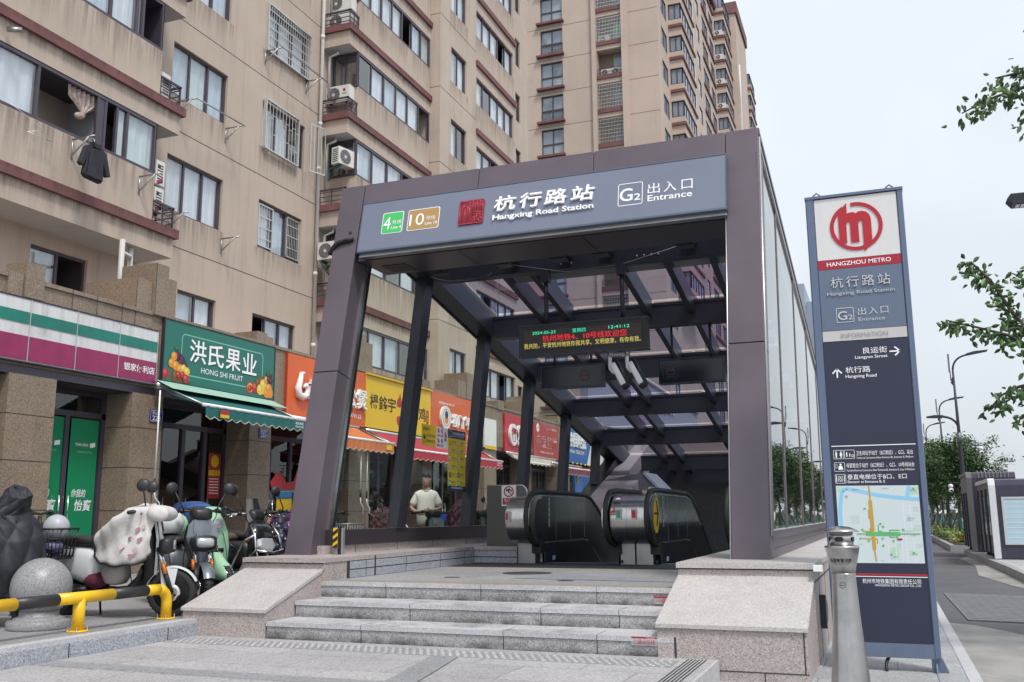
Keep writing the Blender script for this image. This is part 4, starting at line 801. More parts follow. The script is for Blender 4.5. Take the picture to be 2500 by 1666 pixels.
# ------------------------------------------------------------------ ashtray bin
bn = thing('ashtray_bin', 'slim brushed steel ashtray bin with flared body beside the totem', 'bin', (-.275, 6.5, -.16))
c = (-.275, 6.5, 0)
mb = MB(); lathe(mb, c, [(.145, -.16), (.135, -.1), (.118, .10), (.100, .30), (.084, .5), (.077, .62), (.070, .775), (.0705, .78)], steel, 40); lathe(mb, c, [(.0705, .781), (.104, .935), (.106, .94), (.104, .948), (.08, .952)], steel, 40); mb.build('body', bn)
mb = MB(); lathe(mb, c, [(.071, .95), (.071, 1.035)], steel, 40); lathe(mb, c, [(.108, 1.035), (.110, 1.040), (.085, 1.052), (.05, 1.066), (.0001, 1.072)], steel, 40); mb.build('lid', bn)
mb = MB()
for a in (-100, -190, -10): 
    F = Fr(Vector(c)+Vector((cos(radians(a)), sin(radians(a)), 0))*.0722, (-sin(radians(a)), cos(radians(a)), 0), (cos(radians(a)), sin(radians(a)), 0)); fpoly(mb, F, rrect(-.028, .028, .975, 1.005, .014), .0005, black)
islands(mb, 'slot', bn)
mb = MB()
def onbin(s_, z0, z1, span, rfun, m):
    vs, fs, asp = glyphs(s_, .01); out = []
    for x, y in vs:
        z = z0+(z1-z0)*y; a = radians(-90-8-span/2+span*x); rr = rfun(z)+.0015; out.append((c[0]+rr*cos(a), c[1]+rr*sin(a), z))
    mb.add(out, fs, m)
rf = lambda z: .0705+(z-.781)*(.0335/.154)
onbin('吸烟有害健康', .845, .872, 92, rf, joint); onbin('Smoking is harmful to health', .832, .841, 76, rf, mat('etched grey', (.16, .16, .16), .5))
F = Fr((c[0]-.01, c[1]-.0765, .71), (1, 0, 0), (0, -1, .04), (0, .04, 1)); ringf(mb, F, 0, 0, .0165, .019, .0, joint, seg=24); fpoly(mb, F, [(-.012, -.004), (.012, -.004), (.012, 0), (-.012, 0)], 0, joint); fpoly(mb, F, [(-.010, .003), (-.008, .003), (-.002, .010), (-.004, .010)], 0, joint)
mb.build('lettering', bn)

# ------------------------------------------------------------------ barrier rail and granite ball
bl = thing('barrier_rail', 'low barrier rail with yellow and black bands along the kerb', 'barrier', (-6.79, 6.5, .157))
X = -6.79; zt_ = .452; yb_ = mat('barrier black', (.025, .025, .03), .4, var=.2, vscale=8)
segs = [(4.2, 5.0, yb_), (5.0, 5.45, yb_), (5.45, 6.10, yellow_p), (6.10, 6.54, yb_), (6.54, 7.19, yellow_p), (7.19, 7.63, yb_), (7.63, 7.80, yellow_p)]
mb = MB()
for a, b, m in segs: tube(mb, [(X, a, zt_), (X, b, zt_)], .052, m, 16)
tube(mb, [(X, 7.80, zt_)]+[(X, 7.80+.13*sin(t), zt_-.13*(1-cos(t))) for t in (.4, .8, 1.2, pi/2)]+[(X, 7.93, .165)], .052, yellow_p, 16); mb.build('rail', bl)
for y in (6.80, 5.0): mb = MB(); tube(mb, [(X, y, .165), (X, y, zt_)], .052, yellow_p, 16); mb.build('post', bl)
mb = MB()
for y in (7.93, 6.80, 5.0):
    mb = MB(); lathe(mb, (X, y, .158), [(.095, 0), (.095, .012)], yellow_p, 20)
    for a in (.5, 2.2, 3.9, 5.4): lathe(mb, (X+.08*cos(a), y+.08*sin(a), .165), [(.014, 0), (.014, .012), (.007, .013), (.007, .04)], br, 8)
    mb.build('base_plate', bl)
gb = thing('granite_ball', 'grey granite ball bollard on a stepped round base behind the barrier rail', 'bollard', (-7.34, 6.88, .157))
gm = mat('granite ball', (.25, .25, .262), .38, speck=.6, sscale=130, var=.1, bump=.1, bscale=90)
mb = MB(); ball(mb, (-7.34, 6.88, .157+.37), .265, .265, .265, gm, 36, 20); mb.build('ball', gb)
mb = MB(); lathe(mb, (-7.34, 6.88, .157), [(.272, 0), (.275, .015), (.275, .07), (.26, .08), (.222, .083), (.218, .10), (.19, .11), (.172, .118), (.17, .16)], gm, 36); mb.build('base', gb)
# ------------------------------------------------------------------ apartment building
stucco = mat('tan stucco', (.50, .41, .345), .8, var=.10, vscale=.5, bump=.3, bscale=40, streak=.5, grime=.12)
stucco2 = mat('tan stucco tower', (.52, .42, .36), .8, var=.12, vscale=.22, bump=.2, bscale=10, streak=.15, grime=.12)
soffit_w = mat('pale soffit', (.42, .42, .43), .8, grime=.3)
maroon = mat('maroon band', (.185, .075, .075), .7, var=.25, vscale=1.5, grime=.5, streak=.3)
fra = mat('plum window frame', (.075, .062, .085), .4, .2)
room = mat('dim room', (.085, .08, .085), .9, var=.3, vscale=.8)
cur_a = mat('pale curtain', (.74, .76, .80), .85, var=.12, vscale=2); cur_b = mat('grey blue curtain', (.52, .60, .68), .85, var=.15, vscale=2); cur_c = mat('mint curtain', (.62, .72, .70), .85, var=.12, vscale=2); cur_d = mat('beige curtain', (.62, .52, .46), .85, var=.3, vscale=14, tint2=(.30, .22, .20))
pipe_w = mat('drain pipe white', (.60, .59, .57), .5, streak=.4, grime=.3)
CUR = dict(c=cur_a, b=cur_b, m=cur_c, e=cur_d)
def window(F, par, u0, u1, v0, v1, kinds, depth=.14, bar=.055, cols=None, rooms=None, n=0., hbar=None, wave=True, cuts=None):
    """kinds: one letter per sash: c/b/m curtain, d dark open sash (no glass), g glass over a dark room"""
    k = len(kinds); cuts = cuts or [u0+(u1-u0)*i/k for i in range(k+1)]; mb = MB(); nf = n-depth
    for a, b, c, d in ((u0, u1, v0, v0+bar), (u0, u1, v1-bar, v1), (u0, u0+bar, v0+bar, v1-bar), (u1-bar, u1, v0+bar, v1-bar)): fbox(mb, F, a, b, c, d, nf, nf+.07, fra)
    for i in range(1, k): fbox(mb, F, cuts[i]-bar*.5, cuts[i]+bar*.5, v0+bar, v1-bar, nf+.003, nf+.062, fra)
    if hbar: fbox(mb, F, u0+bar, u1-bar, hbar-.03, hbar+.03, nf+.002, nf+.063, fra)
    o = mb.build('window', par); pg = MB(); pc = MB()
    if cols == 's':
        sb = MB(); L_ = rnd.uniform(.7, 1.3); fpoly(sb, F, [(u0-.12, v0-L_), (u1+.12, v0-L_), (u1+.12, v0-.005), (u0-.12, v0-.005)], .0025, rain); sb.build('rain_stain', par)
    for i, q in enumerate(kinds):
        a, b = cuts[i]+bar*.5, cuts[i+1]-bar*.5
        if q == 'F': fbox(pg, F, a, b, v0+bar, v1-bar, nf+.004, nf+.05, fra); continue
        nn = nf+(.025 if i % 2 else .035)
        if q != 'd': fpoly(pg, F, [(a, v0+bar), (b, v0+bar), (b, v1-bar), (a, v1-bar)], nn, glass_win)
        if q in CUR:
            ph = random.uniform(0, 6); fr_ = random.uniform(16, 26)
            grid(pc, lambda s, t: F.p(a+(b-a)*s, v0+.02+(v1-v0-.04)*t, nf-.05+.014*sin(ph+fr_*s*(b-a))+.008*sin(ph*2+fr_*2.7*s*(b-a))), 26 if wave else 4, 1, CUR[q])
    if pg.v: pg.build('pane', o)
    if pc.v: pc.build('curtain', o)
    if rooms is not None:
        rooms = MB()
        for a_, b_ in ((nf-.75, nf-.70),): fbox(rooms, F, u0-.05, u1+.05, v0-.05, v1+.05, a_, b_, room)
        for a, b, c, d in ((u0-.05, u1+.05, v0-.1, v0-.04), (u0-.05, u1+.05, v1+.04, v1+.1), (u0-.1, u0-.05, v0-.05, v1+.05), (u1+.05, u1+.1, v0-.05, v1+.05)): fbox(rooms, F, a, b, c, d, nf-.75, nf-.005, room)
        rooms.build('room', o)
    return o
ap = thing('apartment_building', 'tan apartment building with maroon balcony bands and dark framed sliding windows above the shops', 'building', (-15, 20, 0))
rooms = MB(); wl = MB(); gr = MB()
FB = FX(-15.0); ST = 2.83; FLO = [7.35+2.815*i for i in range(0, 9)]
fz = lambda k: 8.18+2.815*k                # sill of the three-sash windows
rnd = random.Random(3); rain = stain_mat('rain stain', (.10, .08, .065), .55, (9, 9, .5))
holes = [(17.28, 18.66, 5.05, 6.39), (20.13, 22.08, 5.05, 6.39), (13.15, 14.57, 5.05, 6.38), (8.0, 9.6, 5.05, 6.38)]
wins = [('cb', ), ('dbb',), ('bd',), ('bc',)]
WINS = [(holes[0], 'bc'), (holes[1], 'dbb'), (holes[2], 'bd'), (holes[3], 'cb')]
for k in range(6):
    z0 = fz(k); A_ = ['ccc', 'bmb', 'bcb', 'cbc', 'bcb', 'ccb'][k]; B_ = ['cbd', 'ccg', 'ccc', 'bcb', 'ccb', 'bcc'][k]
    for h, q in (((16.68, 18.70, z0, z0+1.335), A_), ((20.20, 22.22, z0, z0+1.335), B_)): holes.append(h); WINS.append((h, q))
wall(wl, FB, 4, 23.05, 4.6, 46, holes, stucco)
wall(wl, FB, 23.05, 28.5, 3, 46, [(24.6, 25.9, 5.05, 6.4)], stucco); WINS.append(((24.6, 25.9, 5.05, 6.4), 'gb'))
for h, q in WINS: window(FB, ap, *h, q, rooms=rooms, cols='s')
for z in FLO: fbox(gr, FB, 15.9, 23.0, z, z+.018, -.01, .003, joint)
# projection with single windows, second bay and the recessed end
FC = FX(-13.66); hs_ = []; W2 = []
for k in range(-1, 7):
    z0 = fz(k)+1.33-.0; 
    h = (29.42, 30.80, z0+.0-1.33+1.32-.02, z0+1.32-.01+.05); h = (29.42, 30.80, 8.18+1.50+2.815*k-1.37+.0, 8.18+1.50+2.815*k+.0-.0)
    hs_.append(h); W2.append((h, ['bc', 'cb', 'cg', 'bcb'[:2], 'cb'][k % 5]))
def bz(k): return 7.32+2.83*k
bay3 = []
for k in range(-1, 7):
    h = (31.75, 35.75, bz(k)+1.05, bz(k)+2.16); hs_.append(h); bay3.append((h, ['bdgcb', 'ccdcc', 'cbdccb'[:5], 'cgccb', 'bccdb'][k % 5]))
wall(wl, FC, 28.5, 36.0, 3, 46, hs_, stucco)
for h, q in W2+bay3: window(FC, ap, *h, q, rooms=rooms, cols='s')
for k in range(-1, 8):
    fbox(gr, FC, 31.7, 36.0, bz(k)-.22, bz(k), .002, .085, maroon); fbox(gr, FC, 28.52, 31.7, FLO[0]+2.815*k+.35, FLO[0]+2.815*k+.368, -.01, .003, joint)
    fbox(gr, Fr((0, 28.5, 0), (1, 0, 0), (0, -1, 0)), -15, -13.66, FLO[0]+2.815*k+.35, FLO[0]+2.815*k+.368, -.01, .003, joint)
wl.add([(-15, 28.5, 3), (-13.66, 28.5, 3), (-13.66, 28.5, 46), (-15, 28.5, 46)], [(0, 1, 2, 3)], stucco)
wl.add([(-15, 36, 3), (-13.66, 36, 3), (-13.66, 36, 46), (-15, 36, 46)], [(3, 2, 1, 0)], stucco)
he = [(38.2, 40.2, 8.3+2.815*k, 9.7+2.815*k) for k in range(-1, 7)]
wall(wl, FB, 36, 41.3, 3, 46, he, stucco)
for h in he: window(FB, ap, *h, 'bg', rooms=rooms)
wl.add([(-15, 41.3, 0), (-29, 41.3, 0), (-29, 41.3, 46), (-15, 41.3, 46)], [(0, 1, 2, 3)], stucco); wl.add([(-29, 4, 0), (-29, 41.3, 0), (-29, 41.3, 46), (-29, 4, 46)], [(0, 1, 2, 3)], stucco); wl.add([(-29, 4, 0), (-15, 4, 0), (-15, 4, 46), (-29, 4, 46)], [(0, 1, 2, 3)], stucco); wl.add([(-29, 4, 46), (-15, 4, 46), (-13.6, 36, 46), (-15, 41.3, 46), (-29, 41.3, 46)], [(0, 1, 2, 3, 4)], stucco)
wl.build('wall', ap); islands(gr, 'floor_band', ap)
# balcony bays
def bay(k0, k1, ys0, ys1, yb0, yb1, sashes, side, cuts=None):
    Xb = -14.05; F = FX(Xb)
    for k in range(k0, k1):
        z = bz(k); mb = MB(); zb_ = z-.64
        box(mb, -15, Xb, ys0, ys1, zb_, z-.20, stucco); mb.add([(-15, ys0+.02, zb_-.003), (Xb-.02, ys0+.02, zb_-.003), (Xb-.02, ys1-.02, zb_-.003), (-15, ys1-.02, zb_-.003)], [(3, 2, 1, 0)], soffit_w)
        box(mb, -15, Xb+.085, ys0-.085, ys1+.085, z-.20, z, maroon)
        ya, yb2 = yb0, yb1
        box(mb, -15, Xb-.003, ya, yb2, z, z+1.045, stucco)
        mb.build('balcony', ap)
        sb = MB(); fpoly(sb, F, [(ya+.02, z+.01), (yb2-.02, z+.01), (yb2-.02, z+1.04), (ya+.02, z+1.04)], .002, rain); sb.build('rain_stain', ap); sb = MB(); fpoly(sb, F, [(ys0+.02, zb_+.01), (ys1-.02, zb_+.01), (ys1-.02, z-.205), (ys0+.02, z-.205)], .003, rain); sb.build('rain_stain', ap); sb = MB(); fpoly(sb, FX(Xb+.085), [(ys0, z-.195), (ys1, z-.195), (ys1, z-.005), (ys0, z-.005)], .002, rain); sb.build('rain_stain', ap)
        q = sashes[(k-k0) % len(sashes)]
        o = window(F, ap, ya+.0, yb2, z+1.05, z+2.17, q, depth=.08, rooms=None, bar=.06, cuts=cuts[k] if cuts and k in cuts else None)
        # the box window turns the corner on its open side, a solid cheek on the other
        Fs_ = Fr((0, yb0, 0), (1, 0, 0), (0, -1, 0))
        if side < 0: window(Fs_, ap, -14.93, -14.06, z+1.05, z+2.17, 'gg', depth=.03, bar=.06)
        rooms = MB(); box(rooms, -15.5, -15.45, ya, yb2, z+.9, z+2.3, room)
        box(rooms, -15.45, Xb-.12, ya+.02, yb2-.02, z+1.046, z+1.05, room); box(rooms, -15.4, Xb-.1, ya+.02, yb2-.02, z+2.172, z+2.18, room)
        if side > 0: box(rooms, -15, Xb-.01, yb1-.02, yb1, z+1.05, z+2.17, fra); box(rooms, -15.45, Xb-.12, 13.76, 13.80, z+1.05, z+2.17, mat('lilac room wall', (.40, .39, .43), .9))
        rooms.build('room', o)
        # open ledge for the outdoor units, railed
        mb = MB(); l0, l1 = (ys0, yb0) if side < 0 else (yb1, ys1)
        for zz in (z+.12, z+.26, z+.40): box(mb, Xb-.035, Xb-.015, l0+.02, l1, zz, zz+.02, fra)
        box(mb, Xb-.05, Xb, l0, l1, z+.46, z+.50, fra)
        e_ = ys0 if side < 0 else ys1; s_ = 1 if side < 0 else -1
        for zz in (z+.12, z+.26, z+.40): box(mb, -15, Xb-.03, min(e_+s_*.015, e_+s_*.035), max(e_+s_*.015, e_+s_*.035), zz, zz+.02, fra)
        box(mb, -15, Xb-.0, min(e_, e_+s_*.05), max(e_, e_+s_*.05), z+.46, z+.50, fra)
        for x_ in (-14.95, -14.55, Xb-.03): box(mb, x_, x_+.025, min(e_+s_*.01, e_+s_*.035), max(e_+s_*.01, e_+s_*.035), z, z+.46, fra)
        for y_ in (l0+.03, (l0+l1)/2, l1-.03): box(mb, Xb-.04, Xb-.015, y_-.012, y_+.012, z, z+.46, fra)
        mb.build('railing', ap)
bay(0, 4, 4.5, 15.95, 6.3, 15.28, ['ccccdFdmm', 'bccbccd', 'ccbcbc'], 1, {0: [6.3, 7.8, 9.3, 10.8, 12.19, 13.64, 13.84, 14.15, 14.44, 15.28], 1: [6.3, 8.5, 10.8, 12.95, 13.78, 14.50, 14.68, 15.28]})
bay(-1, 6, 23.0, 28.5, 23.56, 28.46, ['bcbgc', 'bcgcd', 'bccdg', 'gcbccdb'[:6], 'bcccdbm', 'ccbccb'], -1)
def pipe(pts, r_=.055, col=()):
    b = MB(); tube(b, pts, r_, pipe_w, 10)
    for z in col: lathe(b, (pts[0][0], pts[0][1], z), [(r_+.013, 0), (r_+.013, .12)], pipe_w, 10)
    b.build('drain_pipe', ap)
pipe([(-14.9, 22.86, 4.8), (-14.9, 22.86, 30)], col=(5.9, 8.0, 11.2, 12.6, 15.4, 18.2))
for k in range(0, 6): pipe([(-14.6, 23.25, bz(k)-.66), (-14.6, 23.25, bz(k)-.75), (-14.85, 23.2, bz(k)-.85), (-14.85, 23.2, bz(k)-2.2)], .04)
pipe([(-13.9, 14.35, 5.0), (-13.9, 14.35, 6.65)]); pipe([(-14.2, 14.9, 5.2), (-14.2, 14.9, 6.65)]); pipe([(-14.2, 14.9, 6.45), (-14.0, 14.7, 6.40), (-13.9, 14.35, 6.40)], .035)
pipe([(-14.9, 26.9, 4.9), (-14.9, 26.9, 6.6)])
mb = MB(); tube(mb, [(-13.97, 11.35, 9.72), (-13.78, 11.5, 9.74)], .05, steel_m, 12); mb.build('vent_pipe', ap)
# window grilles
gal = mat('bright grille', (.62, .62, .60), .32, .7)
def grille(F, u0, u1, v0, v1, nv, nh, n=.06, door=0):
    mb = MB()
    for i in range(nv+1): u = u0+(u1-u0)*i/nv; fbox(mb, F, u-.008, u+.008, v0, v1, n, n+.014, gal)
    for v in nh: fbox(mb, F, u0, u1, v-.012, v+.012, n+.014, n+.024, gal)
    for a, b, c, d in ((u0-.02, u1+.02, v0-.03, v0), (u0-.02, u1+.02, v1, v1+.03), (u0-.03, u0, v0, v1), (u1, u1+.03, v0, v1)): fbox(mb, F, a, b, c, d, n-.06, n+.03, gal)
    return mb
grille(FB, 20.22, 22.26, 13.80, 15.16, 18, (14.0, 14.25, 14.5, 14.75, 15.0)).build('window_grille', ap)
m_ = grille(FB, 20.22, 21.75, 10.97, 12.33, 10, (), .10)
for i in range(10):
    for q in (0.3, .7): u = 20.22+1.53*(i+.5)/10; fbox(m_, FB, u-.07, u+.07, 10.97+1.36*(q+.04*(-1)**i), 10.985+1.36*(q+.04*(-1)**i), .10, .112, gal)
Fo = Fr((-14.9, 22.22, 0), (.35, 1, 0), (1, -.35, 0))
for i in range(5): u = .12+.13*i; fbox(m_, Fo, u-.008, u+.008, 11.0, 12.45, 0, .014, gal)
for v in (11.0, 12.43): fbox(m_, Fo, .1, .66, v, v+.03, 0, .02, gal)
m_.build('window_grille', ap)
grille(FB, 20.30, 20.9, 8.3, 9.4, 5, (8.5, 8.8, 9.1), -.07).build('window_grille', ap); grille(FB, 21.6, 22.15, 8.3, 9.4, 7, (8.55, 8.9, 9.2), -.07).build('window_grille', ap)

# ---- air conditioners
ac_w = mat('outdoor unit white', (.66, .65, .62), .5, streak=.4, grime=.35); ac_d = mat('fan dark', (.03, .032, .035), .6)
def ac_unit(F, u, v, n, label, w=.82, h=.56, d=.30, bracket=False, group='air conditioner units on the apartment building', logo=None, loc_n='ac'):
    t = thing('air_conditioner', label, 'air conditioner', F.p(u+w/2, v, n), 0, group)
    mb = MB(); fbox(mb, F, u, u+w, v+.04, v+h, n-d, n, ac_w)
    for i in range(7): fbox(mb, F, u-.002, u, v+.1+.06*i, v+.13+.06*i, n-d+.04, n-.05, ac_d)
    mb.build('case', t, bevel=.012)
    mb = MB(); r_ = h*.40; cu, cv = u+w*.33, v+h*.52
    disc(mb, F, cu, cv, r_, n+.003, ac_d, 24)
    for q in (.3, .5, .7, .9, 1.02): ringf(mb, F, cu, cv, r_*q-.006, r_*q+.004, n+.012, ac_w if q > 1 else MATS['vent'], seg=24)
    for a in range(0, 360, 30): tube(mb, [F.p(cu+r_*.1*cos(radians(a)), cv+r_*.1*sin(radians(a)), n+.012), F.p(cu+r_*cos(radians(a)), cv+r_*sin(radians(a)), n+.012)], .004, MATS['vent'], 3, caps=False)
    disc(mb, F, cu, cv, r_*.22, n+.014, ac_w, 14); mb.build('fan_grille', t)
    if logo: mb = MB(); disc(mb, F, u+w*.78, v+h*.72, .05, n+.004, red, 12); fpoly(mb, F, [(u+w*.70, v+h*.5), (u+w*.88, v+h*.5), (u+w*.88, v+h*.54), (u+w*.70, v+h*.54)], n+.004, ac_d); mb.build('badge', t)
    mb = MB()
    for q in (u+.12, u+w-.15): fbox(mb, F, q, q+.05, v, v+.04, n-d+.02, n-.02, ac_d)
    if bracket:
        for q in (u+.10, u+w-.14): fbox(mb, F, q, q+.04, v-.04, v, n-d-.25, n+.02, MATS['teal']); tube(mb, [F.p(q+.02, v-.04, n), F.p(q+.02, v-.35, n-d-.2)], .018, MATS['teal'], 6); fbox(mb, F, q, q+.04, v-.40, v, n-d-.25, n-d-.21, MATS['teal'])
    mb.build('feet', t); return t
mat('vent', (.42, .42, .41), .5); mat('teal', (.05, .12, .13), .5)
FBs = Fr((0, 23.12, 0), (1, 0, 0), (0, -1, 0))       # the near end of the second bay's ledges, units face the viewer
ac_unit(FBs, -14.98, bz(2)+.45, -.12, 'white air conditioner with red badge above the ledge railing under the dark corner window', logo=1)
ac_unit(FBs, -14.98, bz(3)+.02, -.12, 'white air conditioner behind the ledge railing, lower of two stacked units')
ac_unit(FBs, -14.98, bz(3)+.62, -.12, 'white air conditioner at the top edge of the photo, upper of two stacked units')
ac_unit(Fr((-14.55, 22.98, 0), (.25, 1, 0), (1, -.25, 0)), .0, 11.35, .30, 'grimy white air conditioner hung on teal brackets beside the open window grille', bracket=True)
ac_unit(Fr((-14.6, 22.95, 0), (1, -.05, 0), (-.05, -1, 0)), -.15, 8.38, .25, 'white air conditioner with a potted plant hanging beneath it', bracket=True)
ac_unit(FBs, -14.7, bz(0)+.45, -.12, 'white air conditioner half hidden behind the plum column of the canopy')
FBe = Fr((0, 15.66, 0), (-1, 0, 0), (0, 1, 0))
def end_badge(t):
    m = MB(); F = FX(-14.115); z = t.location.z; fbox(m, F, 15.44, 15.52, z+.42, z+.46, 0, .003, navy); fpoly(m, F, [(15.42, z+.10), (15.60, z+.24), (15.60, z+.17), (15.42, z+.05)], .003, red); fpoly(m, F, [(15.42, z+.05), (15.60, z+.17), (15.60, z+.11), (15.46, z+.04)], .003, navy); m.build('badge', t)
for v, lab, g_ in ((bz(0)+.86, 'white air conditioner with red stripe, upper of two on the left balcony end', 1), (bz(0)+.25, 'white air conditioner, lower one of the stack at the left balcony end', 1), (bz(1)+.06, 'white air conditioner on the left balcony ledge one floor above the stacked pair', 0)):
    t = ac_unit(FBe, 14.12, v, 0, lab, w=.78, h=.58, d=.27)
    if g_: end_badge(t)
# ---- drying racks
def rack(nm, pts_list, label, cat='drying rack'):
    o0 = pts_list[0][0]; mb = MB()
    for pl_ in pts_list: tube(mb, pl_, .018, steel_m, 6)
    o = mb.build(nm, None, o0); tag(o, label, cat, 'drying racks on the facade')
def arm(F, u, v, n0=0., L=.55): return [[F.p(u, v, n0), F.p(u, v, n0+L)], [F.p(u, v-.35, n0), F.p(u, v-.30, n0+.03), F.p(u, v, n0+L*.75)], [F.p(u, v-.38, n0+.01), F.p(u, v+.02, n0+.01)]]
rack('drying_rack', arm(FB, 16.9, 10.86)+arm(FB, 18.7, 10.9)+[[FB.p(16.9, 10.88, .55), FB.p(18.75, 10.9, .55)]], 'steel drying rack under the three pane window with blue curtains')
rack('drying_rack', arm(FB, 20.2, 13.75)+arm(FB, 22.2, 13.75)+[[FB.p(20.1, 13.77, .55), FB.p(22.5, 13.75, .55)]], 'steel drying rack under the upper barred window')
rack('drying_rack', arm(FB, 18.75, 8.0), 'single empty steel bracket on the plain wall under the pale curtain windows')
rack('drying_rack', arm(FX(-14.05), 14.85, 8.17), 'steel bracket arm at the right end of the left balcony')
rack('drying_rack', arm(FX(-14.05), 13.05, 8.30), 'steel bracket arm holding the dark coat')
rack('drying_rack', arm(FB, 16.85, 8.05), 'steel bracket arm by the stacked units below the left balcony')
coat = mat('dark coat', (.022, .022, .034), .75, var=.3, vscale=8, bump=.4, bscale=18)
ct = thing('coat', 'dark jacket hanging from a steel bracket below the open window', 'coat', (-13.55, 13.3, 7.2))
mb = MB(); F = FX(-13.55)
body = [(13.10, 7.28), (13.18, 7.20), (13.62, 7.18), (13.68, 7.26), (13.66, 7.75), (13.78, 7.42), (13.90, 7.46), (13.74, 8.02), (13.56, 8.15), (13.42, 8.19), (13.30, 8.15), (13.12, 8.02), (12.96, 7.52), (13.06, 7.46), (13.16, 7.72)]
body = [(12.75+(a-12.96)*.82, 7.42+(b-7.18)*.74) for a, b in body]
fprism(mb, F, body, -.045, .05, coat); fprism(mb, F, [(12.92, 7.46), (13.30, 7.45), (13.27, 7.98), (13.12, 8.08), (12.97, 7.98)], .05, .08, coat); mb.build('body', ct, bevel=.03)
mb = MB(); fprism(mb, F, [(13.04, 8.06), (13.18, 8.06), (13.20, 8.16), (13.11, 8.13), (13.02, 8.16)], -.03, .09, coat); mb.build('collar', ct); mb = MB(); tube(mb, [F.p(13.1, 8.10, 0), F.p(13.1, 8.24, 0), F.p(13.07, 8.30, -.05)], .01, chrome, 5); mb.build('hanger', ct)
mb = MB(); F = FX(-13.9); tube(mb, [F.p(11.9, 8.0, 0), F.p(12.2, 8.12, 0), F.p(12.45, 8.0, 0), F.p(11.9, 8.0, 0)], .006, alu, 5); tube(mb, [F.p(12.2, 8.12, 0), F.p(12.2, 8.2, -.02), F.p(11.6, 8.42, -.1)], .004, alu, 5); o = mb.build('clothes_hanger', None, (-13.9, 12.2, 8.0)); tag(o, 'empty wire clothes hanger dangling under the open window', 'hanger')
# knotted curtain in the open window
mb = MB(); F = FX(-14.2)
def kc(s, t):
    a = s-.5; w = (.36 if t > .55 else .06+.30*max(0, (t-.12)/.43)**1.2); w = max(.05, w)
    return F.p(13.32+a*2*w+.05*(1-t), 8.93+.50*t, .03*sin(s*38)*(.4+t)+.02)
grid(mb, kc, 40, 14, cur_d); ball(mb, F.p(13.28, 8.90, .02), .09, .10, .07, cur_d, 14, 8, jit=.05); o = mb.build('knotted_curtain', None, (-14.2, 13.3, 8.9)); tag(o, 'beige striped curtain tied in a knot hanging in the open window above the dark jacket', 'curtain')
# hanging plant pot and washing behind the column
ft_ = mat('leaf mid', (.05, .115, .03), .6, var=.4, vscale=4)
def leafy(mb, c, R, nleaf, size, m, up=.0, seed=1):
    rg = random.Random(seed)
    for _ in range(nleaf):
        a, b, q = rg.uniform(0, 2*pi), rg.uniform(-1, 1), rg.random()**.4
        p = Vector((c[0]+R[0]*q*cos(a)*sqrt(1-b*b), c[1]+R[1]*q*sin(a)*sqrt(1-b*b), c[2]+R[2]*q*b)); d = Vector((rg.uniform(-1, 1), rg.uniform(-1, 1), rg.uniform(-.8, .5)+up)).normalized(); e = d.orthogonal().normalized(); L = size*rg.uniform(.6, 1.3)
        mb.add([p, p+d*L*.5+e*L*.22, p+d*L, p+d*L*.5-e*L*.22], [(0, 1, 2, 3)], m)
hp = thing('hanging_plant', 'leafy plant in a terracotta pot hung beneath an air conditioner', 'plant', (-14.1, 22.75, 7.9))
mb = MB(); lathe(mb, (-14.1, 22.75, 7.78), [(.10, 0), (.17, .18), (.185, .19), (.185, .22), (.16, .22)], mat('terracotta', (.32, .11, .07), .8, var=.2, vscale=10), 18); mb.build('pot', hp); mb = MB(); leafy(mb, (-14.1, 22.75, 8.18), (.28, .28, .22), 120, .16, ft_, -.2, 4); mb.build('foliage', hp)
mb = MB(); rc = mat('red patterned cloth', (.45, .05, .06), .8, var=.5, vscale=18, tint2=(.6, .45, .42)); grid(mb, lambda s, t: (-13.95+.05*sin(s*9), 23.3+.35*s, 8.05+.75*t), 10, 4, rc); o = mb.build('washing', None, (-13.95, 23.4, 8.0)); tag(o, 'red patterned cloth hanging by the balcony beside the plum column', 'washing')
